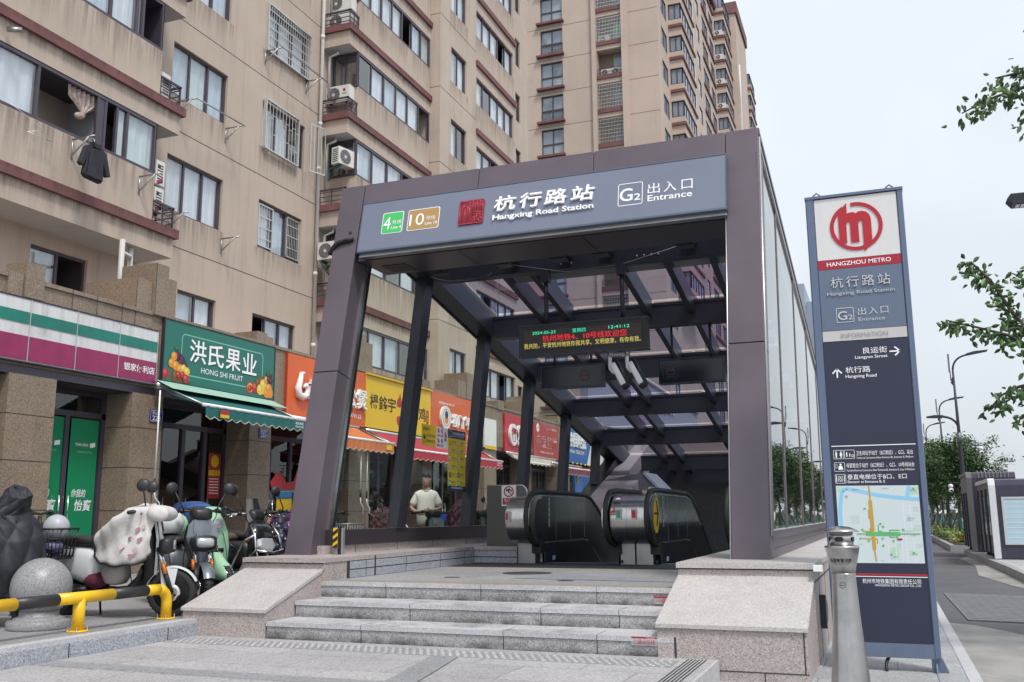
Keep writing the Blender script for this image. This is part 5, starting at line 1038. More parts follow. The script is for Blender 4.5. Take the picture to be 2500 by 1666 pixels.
# ------------------------------------------------------------------ shop row (podium) under the apartments
sh = thing('shop_row', 'single storey row of shops clad in brown granite with stepped parapet blocks', 'shops', (-13.5, 20, .157))
PX = -12.72; FP = FX(PX)
mb = MB(); box(mb, -15.0, PX-.06, 2, 62, 4.55, 4.62, stucco); box(mb, -15, PX-.0, 2, 62, 3.42, 3.56, fra)
box(mb, PX-.30, PX, 2, 62, 3.55, 4.98, granite_brown); box(mb, PX-.34, PX+.035, 2, 62, 4.93, 5.0, granite_brown); mb.build('fascia', sh)
for y0, y1, z0, z1, x0, d in ((10.75, 11.03, 4.66, 5.03, -13.0, .05), (11.05, 11.42, 4.66, 5.24, -13.1, .08), (13.56, 13.96, 4.66, 5.58, -13.95, .004), (13.98, 14.32, 4.95, 5.95, -13.5, .07), (14.32, 14.57, 4.95, 5.72, -13.5, .05), (17.26, 17.88, 4.95, 5.16, -13.4, .006), (17.36, 17.72, 5.16, 5.24, -13.4, -.05), (21.15, 21.95, 4.93, 5.92, -13.5, .06), (21.95, 22.35, 4.93, 5.75, -13.5, .04), (25.4, 25.9, 4.9, 5.2, -13.5, .05), (27.9, 28.6, 4.95, 5.52, -13.5, .05), (28.6, 29.15, 4.95, 5.84, -13.5, .06), (31.4, 32.0, 4.9, 5.2, -13.5, .05), (34.3, 35.0, 4.9, 5.7, -13.5, .05), (38.2, 38.5, 5, 5.3, -13.5, .04), (44, 44.8, 5, 5.7, -13.5, .05)):
    mb = MB(); box(mb, x0, PX+d, y0, y1, z0, z1, granite_brown)
    if z1 > 5.4: box(mb, PX+d, PX+d+.003, y0, y0+.012, z0, z1, joint)
    if y0 == 13.56: box(mb, -13.96, PX+.004, y0-.004, y1, 4.98, 4.992, joint)
    mb.build('parapet_block', sh)
mb = MB()
for y in (12.05, 12.6, 13.2): fbox(mb, FP, y, y+.012, 4.66, 5.0, 0.036, .039, joint)
mb.build('parapet_joint', sh)
PIL = [(4.2, 5.2), (7.6, 8.6), (10.95, 11.88), (13.62, 14.42), (17.12, 17.90), (21.3, 22.35), (25.5, 26.1), (30.2, 31.3), (34.2, 34.9), (38.3, 39.0), (43.8, 44.6), (49, 49.8), (54, 55)]
for y0, y1 in PIL:
    mb = MB(); box(mb, -13.75, PX+.02, y0, y1, .15, 3.42, granite_brown)
    for z in (.55, 1.28, 2.05, 2.78): box(mb, -13.76, PX+.023, y0-.003, y1+.003, z, z+.012, joint)
    mb.build('pillar', sh)
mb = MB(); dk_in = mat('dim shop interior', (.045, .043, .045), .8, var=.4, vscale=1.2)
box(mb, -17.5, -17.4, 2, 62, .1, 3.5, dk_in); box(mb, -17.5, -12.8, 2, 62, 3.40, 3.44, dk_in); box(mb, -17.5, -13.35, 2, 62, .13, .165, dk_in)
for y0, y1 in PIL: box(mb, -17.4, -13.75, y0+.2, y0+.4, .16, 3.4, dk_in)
rr_ = random.Random(5)
for i in range(60):
    y = rr_.uniform(9, 50); x = rr_.uniform(-16.5, -14.3); w = rr_.uniform(.2, .6); h = rr_.uniform(.6, 1.9); box(mb, x, x+.4, y, y+w, .165, .165+h, mat('goods %d' % (i % 6), [(.25, .04, .03), (.30, .22, .04), (.04, .10, .16), (.2, .2, .2), (.10, .16, .06), (.22, .12, .06)][i % 6], .7))
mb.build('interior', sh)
# glazed fronts between the pillars
FG = FX(-13.35)
for i, ((a0, a1), (b0, b1)) in enumerate(zip(PIL, PIL[1:])):
    u0, u1 = a1, b0; mb = MB()
    for a, b, c, d in ((u0, u1, 3.32, 3.42), (u0, u1, 2.93, 3.03), (u0, u0+.09, .16, 3.32), (u1-.09, u1, .16, 3.32), (u0, u1, .16, .24)): fbox(mb, FG, a, b, c, d, -.04, .05, fra)
    n = 2 if u1-u0 < 2 else 4
    for k in range(1, n): q = u0+(u1-u0)*k/n; fbox(mb, FG, q-.05, q+.05, .24, 2.93, -.038, .046, fra)
    o = mb.build('shopfront_frame', sh); mb = MB(); fpoly(mb, FG, [(u0+.05, .2), (u1-.05, .2), (u1-.05, 2.95), (u0+.05, 2.95)], .0, glass_shop); fpoly(mb, FG, [(u0+.05, 3.02), (u1-.05, 3.02), (u1-.05, 3.33), (u0+.05, 3.33)], .001, glass_shop); mb.build('glazing', o)
    mb = MB()
    for k in range(1, n): q = u0+(u1-u0)*k/n; [tube(mb, [FG.p(q+s*.1, 1.0, .09), FG.p(q+s*.1, 1.55, .09)], .016, chrome, 6) for s in (-1, 1)]
    islands(mb, 'door_handle', sh)
mb = MB()       # green film on the convenience shop doors
gfilm = mat('green door film', (.008, .24, .105), .3, var=.08, vscale=2)
for a, b in ((12.02, 12.78), (12.86, 13.50)): fpoly(mb, FG, [(a, .25), (b, .25), (b, 2.9), (a, 2.9)], .02, gfilm)
islands(mb, 'door_film', sh)
mb = MB()
for a in (12.18, 12.98):
    text(mb, FG, 'TEAM CHINA', a, a+.30, 2.42, 2.47, .024, white_l, .012); fpoly(mb, FG, [(a+.34, 2.40), (a+.46, 2.42), (a+.46, 2.50), (a+.34, 2.48)], .024, white_l); text(mb, FG, '中国国家队官方饮用水', a+.05, a+.40, 2.30, 2.335, .024, mat('pale green print', (.35, .60, .45), .5))
    text(mb, FG, '你我的', a-.02, a+.30, 1.52, 1.66, .024, white_l, .01, 0, .15); text(mb, FG, '怡寶', a+.06, a+.44, 1.28, 1.48, .024, white_l, .012, 0, .15)
mb.build('door_lettering', sh)
# ---- sign boards
FSg = FX(-12.65)
def board(label, y0, y1, z0, z1, m, d=.14, cat='shop sign', edge=None, nm='shop_sign'):
    t = thing(nm, label, cat, (-12.65, (y0+y1)/2, z0)); mb = MB(); fbox(mb, FSg, y0, y1, z0, z1, -.06, 0, m); mb.build('board', t, bevel=.004)
    if edge: mb = MB(); [fbox(mb, FSg, a, b, c, d_, -.061, .012, edge) for a, b, c, d_ in ((y0-.02, y0, z0, z1), (y1, y1+.02, z0, z1), (y0-.02, y1+.02, z1, z1+.02), (y0-.02, y1+.02, z0-.02, z0))]; mb.build('frame', t)
    return t
t = board('weathered convenience shop fascia with green, white and magenta stripes', 6.4, 14.12, 3.62, 4.63, white_dirty, edge=mat('sign frame dark', (.03, .03, .04), .5))
teal_ = mat('stripe green', (.008, .20, .155), .4, var=.2, vscale=2, streak=.3); mag = mat('stripe magenta', (.30, .022, .105), .4, var=.15, vscale=3, streak=.45)
mb = MB()
cuts = [6.4, 7.6, 8.9, 10.15, 11.2, 12.17, 13.15, 14.12]
for a, b in zip(cuts, cuts[1:]): fbox(mb, FSg, a+.02, b-.02, 4.23, 4.42, .0, .012, teal_); fbox(mb, FSg, a+.02, b-.02, 3.64, 4.03, .0, .014, mag); fbox(mb, FSg, b-.012, b+.0, 3.62, 4.63, .0, .018, alu)
mb.build('stripe', t); mb = MB(); text(mb, FSg, '银家便利店', 13.28, 14.06, 3.79, 3.93, .018, white_l, .012); mb.build('lettering', t)
gs = mat('fruit sign green', (.008, .155, .12), .35, var=.1, vscale=1)
t = board('deep green fruit shop sign with rounded pale frame and fruit pictures', 14.30, 17.86, 3.73, 4.92, gs, edge=mat('sign frame dark', (.03, .03, .04), .5))
mb = MB(); rframe(mb, FSg, 14.78, 17.43, 3.90, 4.72, .10, .022, .003, mat('pale green line', (.20, .52, .42), .4)); mb.build('border', t)
mb = MB(); hz_ = mat('letter edge dark', (.012, .03, .05), .5)
for i, ch in enumerate('洪氏果业'): text(mb, FSg, ch, 15.02+.56*i+.02, 15.02+.56*i+.52, 4.17, 4.63, .004, hz_, .012); text(mb, FSg, ch, 15.02+.56*i, 15.02+.56*i+.50, 4.19, 4.65, .008, white_l, .014)
text(mb, FSg, 'HONG SHI FRUIT', 15.39, 16.74, 4.01, 4.12, .005, white_l); mb.build('lettering', t)
mb = MB(); frc = [mat('fruit orange', (.70, .25, .02), .4), mat('fruit red', (.40, .015, .02), .4), mat('fruit yellow', (.72, .50, .05), .4), mat('fruit purple', (.05, .01, .035), .4), mat('fruit leaf', (.04, .16, .04), .5), mat('fruit brown', (.16, .07, .02), .6)]
frc_hi = [mat('fruit orange highlight', (.80, .42, .08), .4), mat('fruit red highlight', (.62, .10, .08), .4), mat('fruit yellow highlight', (.80, .66, .22), .4), mat('fruit purple highlight', (.12, .04, .09), .4), mat('fruit leaf highlight', (.10, .28, .08), .5), mat('fruit brown highlight', (.26, .13, .05), .6)]
def fruits(u0, v0, lst):
    for k, (u, v, r_, q) in enumerate(lst): disc(mb, FSg, u0+u, v0+v, r_, .004+.0008*k, frc[q], 18); disc(mb, FSg, u0+u-r_*.25, v0+v+r_*.3, r_*.45, .0044+.0008*k, frc_hi[q], 12)  # smaller paler disc: a highlight painted into each printed fruit
fruits(14.32, 3.75, [(.06, .12, .10, 1), (.38, .10, .16, 5), (.42, .48, .09, 3), (.50, .42, .09, 3), (.36, .52, .08, 3), (.56, .34, .09, 3), (.45, .36, .09, 3), (.26, .48, .085, 0), (.20, .34, .09, 0), (.32, .30, .095, 0), (.44, .25, .10, 0), (.54, .27, .085, 2), (.64, .23, .085, 2), (.40, .14, .07, 1), (.52, .15, .07, 1), (.62, .08, .09, 1), (.30, .64, .03, 4), (.36, .66, .03, 4), (.72, .06, .04, 4)])
fruits(16.9, 3.75, [(.10, .16, .13, 1), (.10, .16, .10, 2), (.09, .15, .08, 1), (.28, .18, .12, 1), (.38, .30, .11, 5), (.50, .34, .12, 5), (.46, .16, .12, 2), (.60, .18, .12, 2), (.56, .28, .12, 2), (.70, .12, .12, 0), (.82, .12, .11, 0), (.76, .22, .11, 0), (.66, .40, .08, 0), (.76, .42, .08, 3), (.84, .40, .07, 3), (.82, .50, .06, 3), (.72, .54, .04, 4), (.80, .58, .04, 4)])
mb.build('fruit_picture', t)
og = mat('orange sign', (.66, .115, .02), .4, var=.06, vscale=1)
t = board('bright orange chicken pot shop sign with raised white letters behind the plum column', 18.38, 21.96, 3.46, 4.90, og, nm='shop_sign'); mb = MB(); fbox(mb, FSg, 18.37, 18.39, 3.46, 4.9, -.3, .002, mat('orange sign side', (.40, .05, .012), .5)); mb.build('side', t)
mb = MB()
tube(mb, [FSg.p(a, b, .06) for a, b in [(18.98, 4.50), (18.86, 4.47), (18.82, 4.30), (18.74, 4.12), (18.78, 3.96), (18.94, 3.92), (19.10, 3.98), (19.14, 4.12), (19.06, 4.22), (18.96, 4.16)]], [.03, .05, .07, .08, .09, .09, .08, .07, .06, .03], white, 8)
for i, ch in enumerate('重庆鸡公煲'): text(mb, FSg, ch, 19.22+.55*i, 19.72+.55*i, 3.90, 4.42, .10, white_l, .012, .09)
text(mb, FSg, '15546974132', 20.75, 21.75, 3.66, 3.77, .005, white_l, .008); mb.build('raised_lettering', t)
ys_ = mat('yellow sign', (.76, .50, .012), .4, var=.05, vscale=1)
t = board('yellow braised chicken shop sign with dark letters and a red flame', 21.99, 25.90, 3.48, 4.88, ys_); brn = mat('brown black letter', (.05, .03, .02), .5)
mb = MB()
for i, ch in enumerate('楊銘宇'): text(mb, FSg, ch, 22.20+.50*i, 22.66+.50*i, 4.0, 4.40, .006, brn, .012)
for i, ch in enumerate('黄焖鸡'): text(mb, FSg, ch, 24.10+.50*i, 24.56+.50*i, 3.92, 4.32, .006, brn, .012)
for u, v, s_ in ((23.88, 4.32, 1), (23.88, 3.80, -1)): fpoly(mb, FSg, [(u+a*.16, v+s_*b*.26) for a, b in ((0, -.55), (.8, -.4), (1, .05), (.6, .45), (.15, 1.1), (-.1, .6), (-.7, .3), (-1, -.1), (-.75, -.42))], .006, red)
fpoly(mb, FSg, rrect(25.60, 25.76, 3.86, 4.28, .07), .006, red)
for i, ch in enumerate('米饭'): text(mb, FSg, ch, 25.63, 25.73, 4.10-.16*i, 4.22-.16*i, .008, ys_)
mb.build('lettering', t); mb = MB(); fbox(mb, FSg, 21.98, 25.92, 4.88, 4.92, -.1, .06, ys_); mb.build('top_edge', t)
t = board('orange snack shop sign with a white disc, right of the yellow sign', 25.93, 29.10, 3.46, 4.92, og)
mb = MB(); text(mb, FSg, '加盟热线 400 029 2027', 26.46, 27.62, 4.58, 4.66, .006, white_l, .01); fprism(mb, FSg, arc(26.88, 4.17, .36, 0, 360, 30)[:-1], .0, .07, white); disc(mb, FSg, 26.88, 4.17, .27, .072, navy, 30); disc(mb, FSg, 26.88, 4.17, .25, .074, white, 30); disc(mb, FSg, 26.88, 4.10, .13, .076, frc[0], 20); disc(mb, FSg, 26.88, 4.26, .12, .077, navy, 20)
for i, ch in enumerate('柳丫鸭'): text(mb, FSg, ch, 27.3+.58*i, 27.84+.58*i, 3.92, 4.34, .10, white_l, .012, .09)
text(mb, FSg, '现捞卤味', 28.6, 29.05, 3.62, 3.78, .006, white_l); mb.build('raised_lettering', t)
t = board('blank white sign board with a yellow lower edge', 30.15, 31.2, 3.46, 4.47, white); mb = MB(); fbox(mb, FSg, 30.15, 31.2, 3.42, 3.54, .0, .01, ys_); mb.build('edge', t)
rd = mat('shop red', (.50, .012, .035), .4, var=.06)
t = board('red shop sign with two white discs', 32.0, 33.85, 3.42, 4.82, rd); mb = MB()
for i, (u, ch) in enumerate(((32.75, '衢'), (33.42, '州'))): fprism(mb, FSg, arc(u, 4.08, .40, 0, 360, 30)[:-1], 0, .08, white); text(mb, FSg, ch, u-.26, u+.26, 3.82, 4.34, .083, red, .02)
mb.build('lettering', t)
rd2 = mat('shop brick red', (.42, .045, .045), .45, var=.1)
t = board('faded red grain pancake shop sign with white outlined letters', 35.1, 38.15, 3.40, 4.80, rd2); mb = MB()
for i, ch in enumerate('杂粮煎饼'): text(mb, FSg, ch, 35.42+.64*i, 35.98+.64*i, 3.82, 4.30, .006, white_l, .022); text(mb, FSg, ch, 35.44+.64*i, 35.96+.64*i, 3.84, 4.28, .010, red, .01)
disc(mb, FSg, 35.55, 4.58, .17, .006, white_l, 22); text(mb, FSg, '山东', 35.42, 35.68, 4.52, 4.64, .008, red); text(mb, FSg, '订餐电话 15869122278', 35.8, 37.4, 3.60, 3.68, .006, white_l); text(mb, FSg, '杂粮煎饼', 37.3, 37.9, 4.58, 4.66, .006, white_l); mb.build('lettering', t)
bl_ = mat('telecom blue', (.012, .115, .42), .4, var=.06)
t = board('blue telecom shop sign with white letters and a slanted white end', 39.2, 45.0, 3.40, 5.0, bl_); mb = MB()
for i, ch in enumerate('中国电信'): text(mb, FSg, ch, 39.5+.62*i, 40.05+.62*i, 4.10, 4.72, .09, white_l, .012, .08)
text(mb, FSg, 'CHINA TELECOM', 39.5, 41.8, 3.84, 4.0, .006, white_l, .02); fpoly(mb, FSg, [(42.2, 3.4), (45.0, 3.4), (45, 5.0), (43.1, 5.0), (42.8, 4.2)], .006, white)
text(mb, FSg, '乐', 43.1, 43.8, 3.75, 4.35, .01, red, .02)
for i in range(9): ball(mb, FSg.p(39.3+.62*i, 3.38, .05), .05, .05, .05, frc[2], 8, 5)
mb.build('lettering', t)
t = board('white shop sign with a red lower edge beyond the blue telecom sign', 45.6, 49.5, 3.40, 4.7, white); mb = MB(); fbox(mb, FSg, 45.6, 49.5, 3.40, 3.5, 0, .01, red); mb.build('edge', t)
t = thing('banner', 'tall blue vertical shop banner with white figures and lanterns beside it', 'banner', (-12.2, 40.6, .9)); F = FX(-12.2)
mb = MB(); fbox(mb, F, 38.9, 41.9, .9, 3.1, -.08, 0, bl_); mb.build('panel', t); mb = MB(); [text(mb, F, ch, 41.1, 41.75, 2.25-.55*i, 2.7-.55*i, .01, white_l, .02) for i, ch in enumerate('手机营业')]; fbox(mb, F, 39.0, 39.9, 1.6, 1.9, 0, .01, white); mb.build('lettering', t)
lan = mat('lantern red', (.55, .03, .02), .5)
for i, y in enumerate((38.1, 40.0, 42.0)):
    t = thing('lantern', ['red paper lantern nearest the faded red sign', 'red paper lantern between the blue sign and its vertical banner', 'red paper lantern at the white end of the blue sign'][i], 'lantern', (-11.85, y, 2.7), 0, 'red lanterns under the blue sign')
    mb = MB(); ball(mb, (-11.85, y, 2.95), .24, .24, .19, lan, 16, 8); mb.build('shade', t); mb = MB(); lathe(mb, (-11.85, y, 2.72), [(.08, 0), (.08, .05)], frc[2], 10); lathe(mb, (-11.85, y, 2.45), [(.06, 0), (.03, .27)], frc[2], 8); mb.build('tassel', t)
# ---- awnings
def awning(label, y0, y1, xb, zb_, xf, zf, m, mv, val=.25, nsc=14, und=None, front=True):
    t = thing('awning', label, 'awning', (xb, (y0+y1)/2, zf))
    mb = MB(); grid(mb, lambda s, q: (xb+(xf-xb)*q, y0+(y1-y0)*s, zb_+(zf-zb_)*q-.05*sin(q*pi)), 12, 6, m); mb.build('canvas', t)
    mb = MB()
    def vf(s, q):
        d = val*(1-.16*abs(sin(s*nsc*pi))) if q > .5 else 0
        return (xf+.012*sin(s*40)+.0, y0+(y1-y0)*s, zf-d)
    n = nsc*6; vs = []; 
    for i in range(n+1): s = i/n; x = xf+.02+.012*sin(s*nsc*2*pi); vs += [(x, y0+(y1-y0)*s, zf), (x+.01, y0+(y1-y0)*s, zf-val+.055*(1-abs(sin(s*nsc*pi))))]
    mb.add(vs, [(2*i, 2*i+1, 2*i+3, 2*i+2) for i in range(n)], mv)
    tube(mb, [(a, b, c+.004) for a, b, c in vs[1::2]], .008, mat('valance trim', (.60, .55, .45), .6), 4); mb.build('valance', t)
    mb = MB(); tube(mb, [(xf, y0-.05, zf), (xf, y1+.05, zf)], .035, white, 10); tube(mb, [(xb, y0+.05, zb_), (xf, y0+.1, zf-.02)], .025, steel_m, 6); tube(mb, [(xb, y1-.05, zb_), (xf, y1-.1, zf-.02)], .025, steel_m, 6); tube(mb, [(xb+.05, y0, zb_-.02), (xb+.05, y1, zb_-.02)], .05, alu, 8); mb.build('frame', t)
    return t
ag = mat('awning green', (.012, .125, .12), .7, var=.1, vscale=2); ao = mat('awning orange', (.62, .17, .05), .7, var=.15, vscale=2); ar = mat('awning red', (.45, .035, .07), .7, var=.15, vscale=1.5); apu = mat('awning wine', (.20, .055, .085), .7, var=.2, vscale=2); ac_ = mat('awning cream', (.50, .44, .40), .7, var=.2, vscale=2); ali = mat('awning pale green', (.28, .46, .38), .7, var=.1)
t = awning('green shop awning with scalloped valance under the fruit sign', 14.05, 17.35, -12.6, 3.62, -11.42, 3.17, ag, ag, .26, 13)
mb = MB(); grid(mb, lambda s, q: (-12.58+.42*q, 14.05+3.7*s, 3.70-.19*q), 6, 2, ali); mb.build('back_flap', t)
F = FX(-11.36); mb = MB(); fpoly(mb, F, [(14.42, 3.0), (14.68, 3.0), (14.68, 3.11), (14.42, 3.11)], .0, red); fpoly(mb, F, [(14.42, 2.97), (14.68, 2.97), (14.68, 3.03), (14.42, 3.03)], .002, ys_); text(mb, F, '老民街道', 16.85, 17.15, 3.05, 3.11, .004, white_l); text(mb, F, '18258159768', 16.85, 17.15, 2.99, 3.03, .004, white_l); mb.build('print', t)
t = awning('orange shop awning with scalloped valance behind the glass wall', 18.5, 21.45, -12.6, 3.42, -11.52, 2.96, ao, ao, .28, 11)
mb = MB(); F = FX(-11.47); fpoly(mb, F, [(21.0, 2.78), (21.3, 2.78), (21.3, 2.9), (21.0, 2.9)], .0, ys_); mb.build('print', t)
t = awning('long red shop awning under the yellow and orange signs', 21.85, 28.95, -12.6, 3.40, -11.55, 2.88, ar, ar, .27, 22)
mb = MB(); F = FX(-11.5); text(mb, F, '招牌卤味', 28.4, 28.8, 2.79, 2.84, .004, white_l); text(mb, F, '15869122278', 28.4, 28.85, 2.72, 2.76, .004, white_l); mb.build('print', t)
awning('cream awning half rolled up under the red signs', 31.9, 37.4, -12.6, 3.40, -11.95, 3.05, ac_, ac_, .08, 12)
awning('wine red awning beside the red lanterns', 34.9, 38.7, -11.9, 3.15, -11.3, 2.95, apu, apu, .28, 9)
mb = MB(); fprism(mb, FX(-12.2), rrect(26.9, 28.5, 2.2, 2.55, .05), -.1, 0, mat('orange red box', (.48, .08, .03), .5)); text(mb, FX(-12.2), '三味卤菜', 27.1, 28.3, 2.27, 2.47, .004, red); o = mb.build('light_box', None, (-12.2, 27.7, 2.2)); tag(o, 'orange red hanging box sign under the long red awning', 'sign')
# ---- awning cranks
for i, (x, y, z0, z1) in enumerate(((-11.6, 13.08, 1.45, 3.33), (-11.6, 20.0, 1.42, 2.76), (-11.6, 20.3, 1.40, 2.75))):
    mb = MB(); tube(mb, [(x, y, z1), (x, y, z0+.35)], .014, white, 6); tube(mb, [(x, y, z0+.36), (x, y, z0+.18)], .02, black, 8); tube(mb, [(x, y, z0+.18), (x, y+.02, z0+.05), (x, y+.14, z0-.05), (x, y+.15, z0-.22)], .013, white, 6)
    o = mb.build('awning_crank', None, (x, y, z0)); tag(o, ['long white crank rod hanging in front of the pillar by the green doors', 'white crank rod below the orange awning, left of the pair', 'white crank rod below the orange awning, right of the pair'][i], 'crank rod', 'awning crank rods')
plate_b = mat('address blue', (.012, .025, .17), .35)
for lab, u0, u1, v0, v1, s_ in (('blue house number plate 223 on the pillar by the green doors', 14.07, 14.41, 2.92, 3.15, '223'), ('blue house number plate 223-1 under the green awning', 17.45, 17.80, 2.86, 3.08, '223-1')):
    F = FX(-12.69); t = thing('address_plate', lab, 'number plate', F.p(u0, v0, 0), 0, 'blue house number plates'); mb = MB(); fbox(mb, F, u0, u1, v0, v1, 0, .012, plate_b); mb.build('plate', t)
    mb = MB(); rframe(mb, F, u0+.012, u1-.012, v0+.012, v1-.012, .01, .006, .014, white_l); text(mb, F, '良运街', u0+.06, u1-.06, v1-.09, v1-.03, .014, white_l); text(mb, F, s_, u0+.06, u1-.06, v0+.03, v0+.12, .014, white_l, .01); mb.build('lettering', t)
# posters, open door, bench goods
t = thing('poster', 'red and yellow shop poster behind the glass of the fruit shop', 'poster', (-13.2, 16.4, 1.5)); F = FX(-13.28)
mb = MB(); fpoly(mb, F, [(16.55, 1.55), (16.95, 1.55), (16.95, 2.5), (16.55, 2.5)], 0, mat('poster red', (.40, .03, .03), .5)); mb.build('sheet', t); mb = MB(); fpoly(mb, F, [(16.57, 2.03), (16.93, 2.03), (16.93, 2.14), (16.57, 2.14)], .003, ys_); disc(mb, F, 16.75, 2.33, .13, .003, ys_, 18); text(mb, F, '1155', 16.63, 16.88, 2.05, 2.12, .005, red); [fpoly(mb, F, [(16.6, 1.95-.06*i), (16.9, 1.95-.06*i), (16.9, 1.965-.06*i), (16.6, 1.965-.06*i)], .003, white_l) for i in range(6)]; mb.build('print', t)
t = thing('rooster_sticker', 'red rooster sticker on dark shop glass left of the plum column', 'sticker', (-13.27, 19.5, 1.3)); F = FX(-13.27); mb = MB()
fpoly(mb, F, [(18.75, 1.95), (19.0, 2.2), (19.2, 2.15), (19.4, 1.95), (19.7, 2.0), (19.85, 2.3), (20.0, 2.45), (20.15, 2.35), (20.1, 2.1), (20.05, 1.8), (19.8, 1.45), (19.6, 1.35), (19.55, 1.2), (19.5, 1.35), (19.2, 1.5), (19.05, 1.75), (18.85, 1.75)], 0, red); o = mb.build('print', t)
mb = MB(); fpoly(mb, F, [(18.25, .95), (20.6, .95), (20.6, 1.2), (18.25, 1.2)], .004, red); text(mb, F, '美味 重庆鸡公煲', 18.4, 20.4, 1.0, 1.15, .006, white_l); mb.build('band', t)
for i, (y, z) in enumerate(((18.75, .157), (19.35, .157), (18.8, 1.05))):
    mb = MB(); bm_ = mat('drum blue', (.01, .09, .45), .35, var=.2, vscale=6, streak=.3); lathe(mb, (-12.1, y, z), [(.27, 0), (.285, .03), (.285, .28), (.30, .30), (.285, .32), (.285, .58), (.30, .60), (.285, .62), (.285, .86), (.27, .88), (.25, .885)], bm_, 26)
    if i < 2: o = mb.build('drum', None, (-12.1, y, z)); tag(o, ['blue plastic drum by the brown pillar left of the plum column', 'blue plastic drum half hidden by the plum column'][i], 'drum', 'blue plastic drums')
# gable shop sign far down the street, seen through the roof glass
troom_ = mat('shop dark pane', (.05, .055, .065), .08, spec=.8)
t = thing('gable_sign', 'white gabled shop front sign with grey lettering seen through the roof glass', 'shop sign', (-14, 58, 4)); F = Fr((-14.4, 55.2, 0), (.18, 1, 0), (1, -.18, 0))
mb = MB(); fprism(mb, F, [(-4.2, 6.2), (13, 6.2), (13, 8.2), (2.6, 9.75), (-3.6, 8.75), (-4.2, 8.5)], -.5, 0, mat('gable white', (.33, .35, .40), .6)); mb.build('panel', t); mb = MB(); text(mb, F, 'SUISIN', .2, 4.0, 7.75, 8.75, .1, mat('gable letter', (.62, .63, .68), .5), .02, .08); text(mb, F, '水星家纺', 4.3, 8.5, 7.7, 8.55, .1, MATS['gable letter'], .0, .08); tube(mb, [F.p(-4.2, 8.5, .1), F.p(-3.4, 8.8, .1), F.p(2.6, 9.8, .1), F.p(13, 8.25, .1)], .10, white, 5); mb.build('lettering', t)
t = thing('corner_shop', 'low brown corner shop building with a tan fascia beyond the station', 'building', (-11, 64, 0)); F = FY(63); mb = MB(); fbox(mb, F, -13.7, -8.0, 0, 6.6, -5, 0, granite_brown); mb.build('wall', t); mb = MB(); fbox(mb, F, -13.5, -8.2, 4.4, 6.0, 0, .2, mat('fascia tan', (.33, .27, .22), .6)); mb.build('fascia', t); mb = MB()
for i in range(4): fbox(mb, F, -13.5+1.35*i, -12.35+1.35*i, .3, 3.9, 0, .05, troom_)
islands(mb, 'window', t)

# ------------------------------------------------------------------ tower block
tw = thing('tower_block', 'tall tan residential tower with maroon balcony ledges behind the metro canopy', 'building', (-24, 75, 0))
TY = 68.0; FT = FY(TY); XC = -13.92; st2 = 2.86; troom = mat('tower glass dark', (.045, .05, .06), .08, spec=.8, var=.3, vscale=.6)
tcur = [mat('tower pane sky reflection', (.20, .25, .33), .08, spec=.9, var=.5, vscale=.9, tint2=(.25, .28, .32)), mat('tower pane pale', (.32, .37, .42), .1, spec=.9, var=.5, vscale=1.1, tint2=(.12, .15, .19))]  # bluish sky reflection is put into the first pane's base colour
zt0 = 41.15; KS = range(-13, 6)
mb = MB(); ho = [(-23.58, -21.70, zt0-.45+st2*k+.0, zt0+1.78+st2*k) for k in KS]+[(-18.86, -16.80, zt0-2.32+st2*k+2.0, zt0+2.05+st2*k) for k in KS]
wall(mb, FT, -44, XC, 0, 57, ho, stucco2, depth=.9)
FTs = FX(XC)
hs2 = []
for k in KS: hs2 += [(69.5, 71.6, zt0-.4+st2*k, zt0+1.2+st2*k), (86.5, 88.3, zt0+.0+st2*k, zt0+1.6+st2*k), (90.2, 93.6, zt0+.0+st2*k, zt0+1.6+st2*k), (95, 97.6, zt0+.0+st2*k, zt0+1.6+st2*k)]
wall(mb, FTs, TY, 104, 0, 57, hs2, stucco2, depth=.15)
mb.add([(-44, TY, 57), (XC, TY, 57), (XC, 104, 57), (-44, 104, 57)], [(0, 1, 2, 3)], stucco2); mb.add([(-44, TY, 0), (-44, 104, 0), (-44, 104, 57), (-44, TY, 57)], [(0, 1, 2, 3)], stucco2); mb.add([(-44, 104, 0), (XC, 104, 0), (XC, 104, 57), (-44, 104, 57)], [(0, 1, 2, 3)], stucco2)
for a, b in ((-19.2, -18.87), (-16.78, -16.28)): fbox(mb, FT, a, b, 0, 57, .0, .28, stucco2)
box(mb, XC+.02, -12.2, 104, 113, 0, 59.3, stucco2); box(mb, XC+.0, -12.0, 103.8, 113.2, 58.2, 59.6, maroon); box(mb, XC, -13.65, TY, 104, 56.3, 57.0, maroon)
for x in (-15.2,): box(mb, x-.9, x+.4, 110.5, 112, 59, 60.2, stucco2)
mb.build('wall', tw)
mb = MB(); [fbox(mb, FT, -44, XC, zt0-.9+st2*k, zt0-.86+st2*k, -.01, .008, mat('stucco groove', (.20, .15, .12), .8)) for k in KS]; islands(mb, 'floor_band', tw)
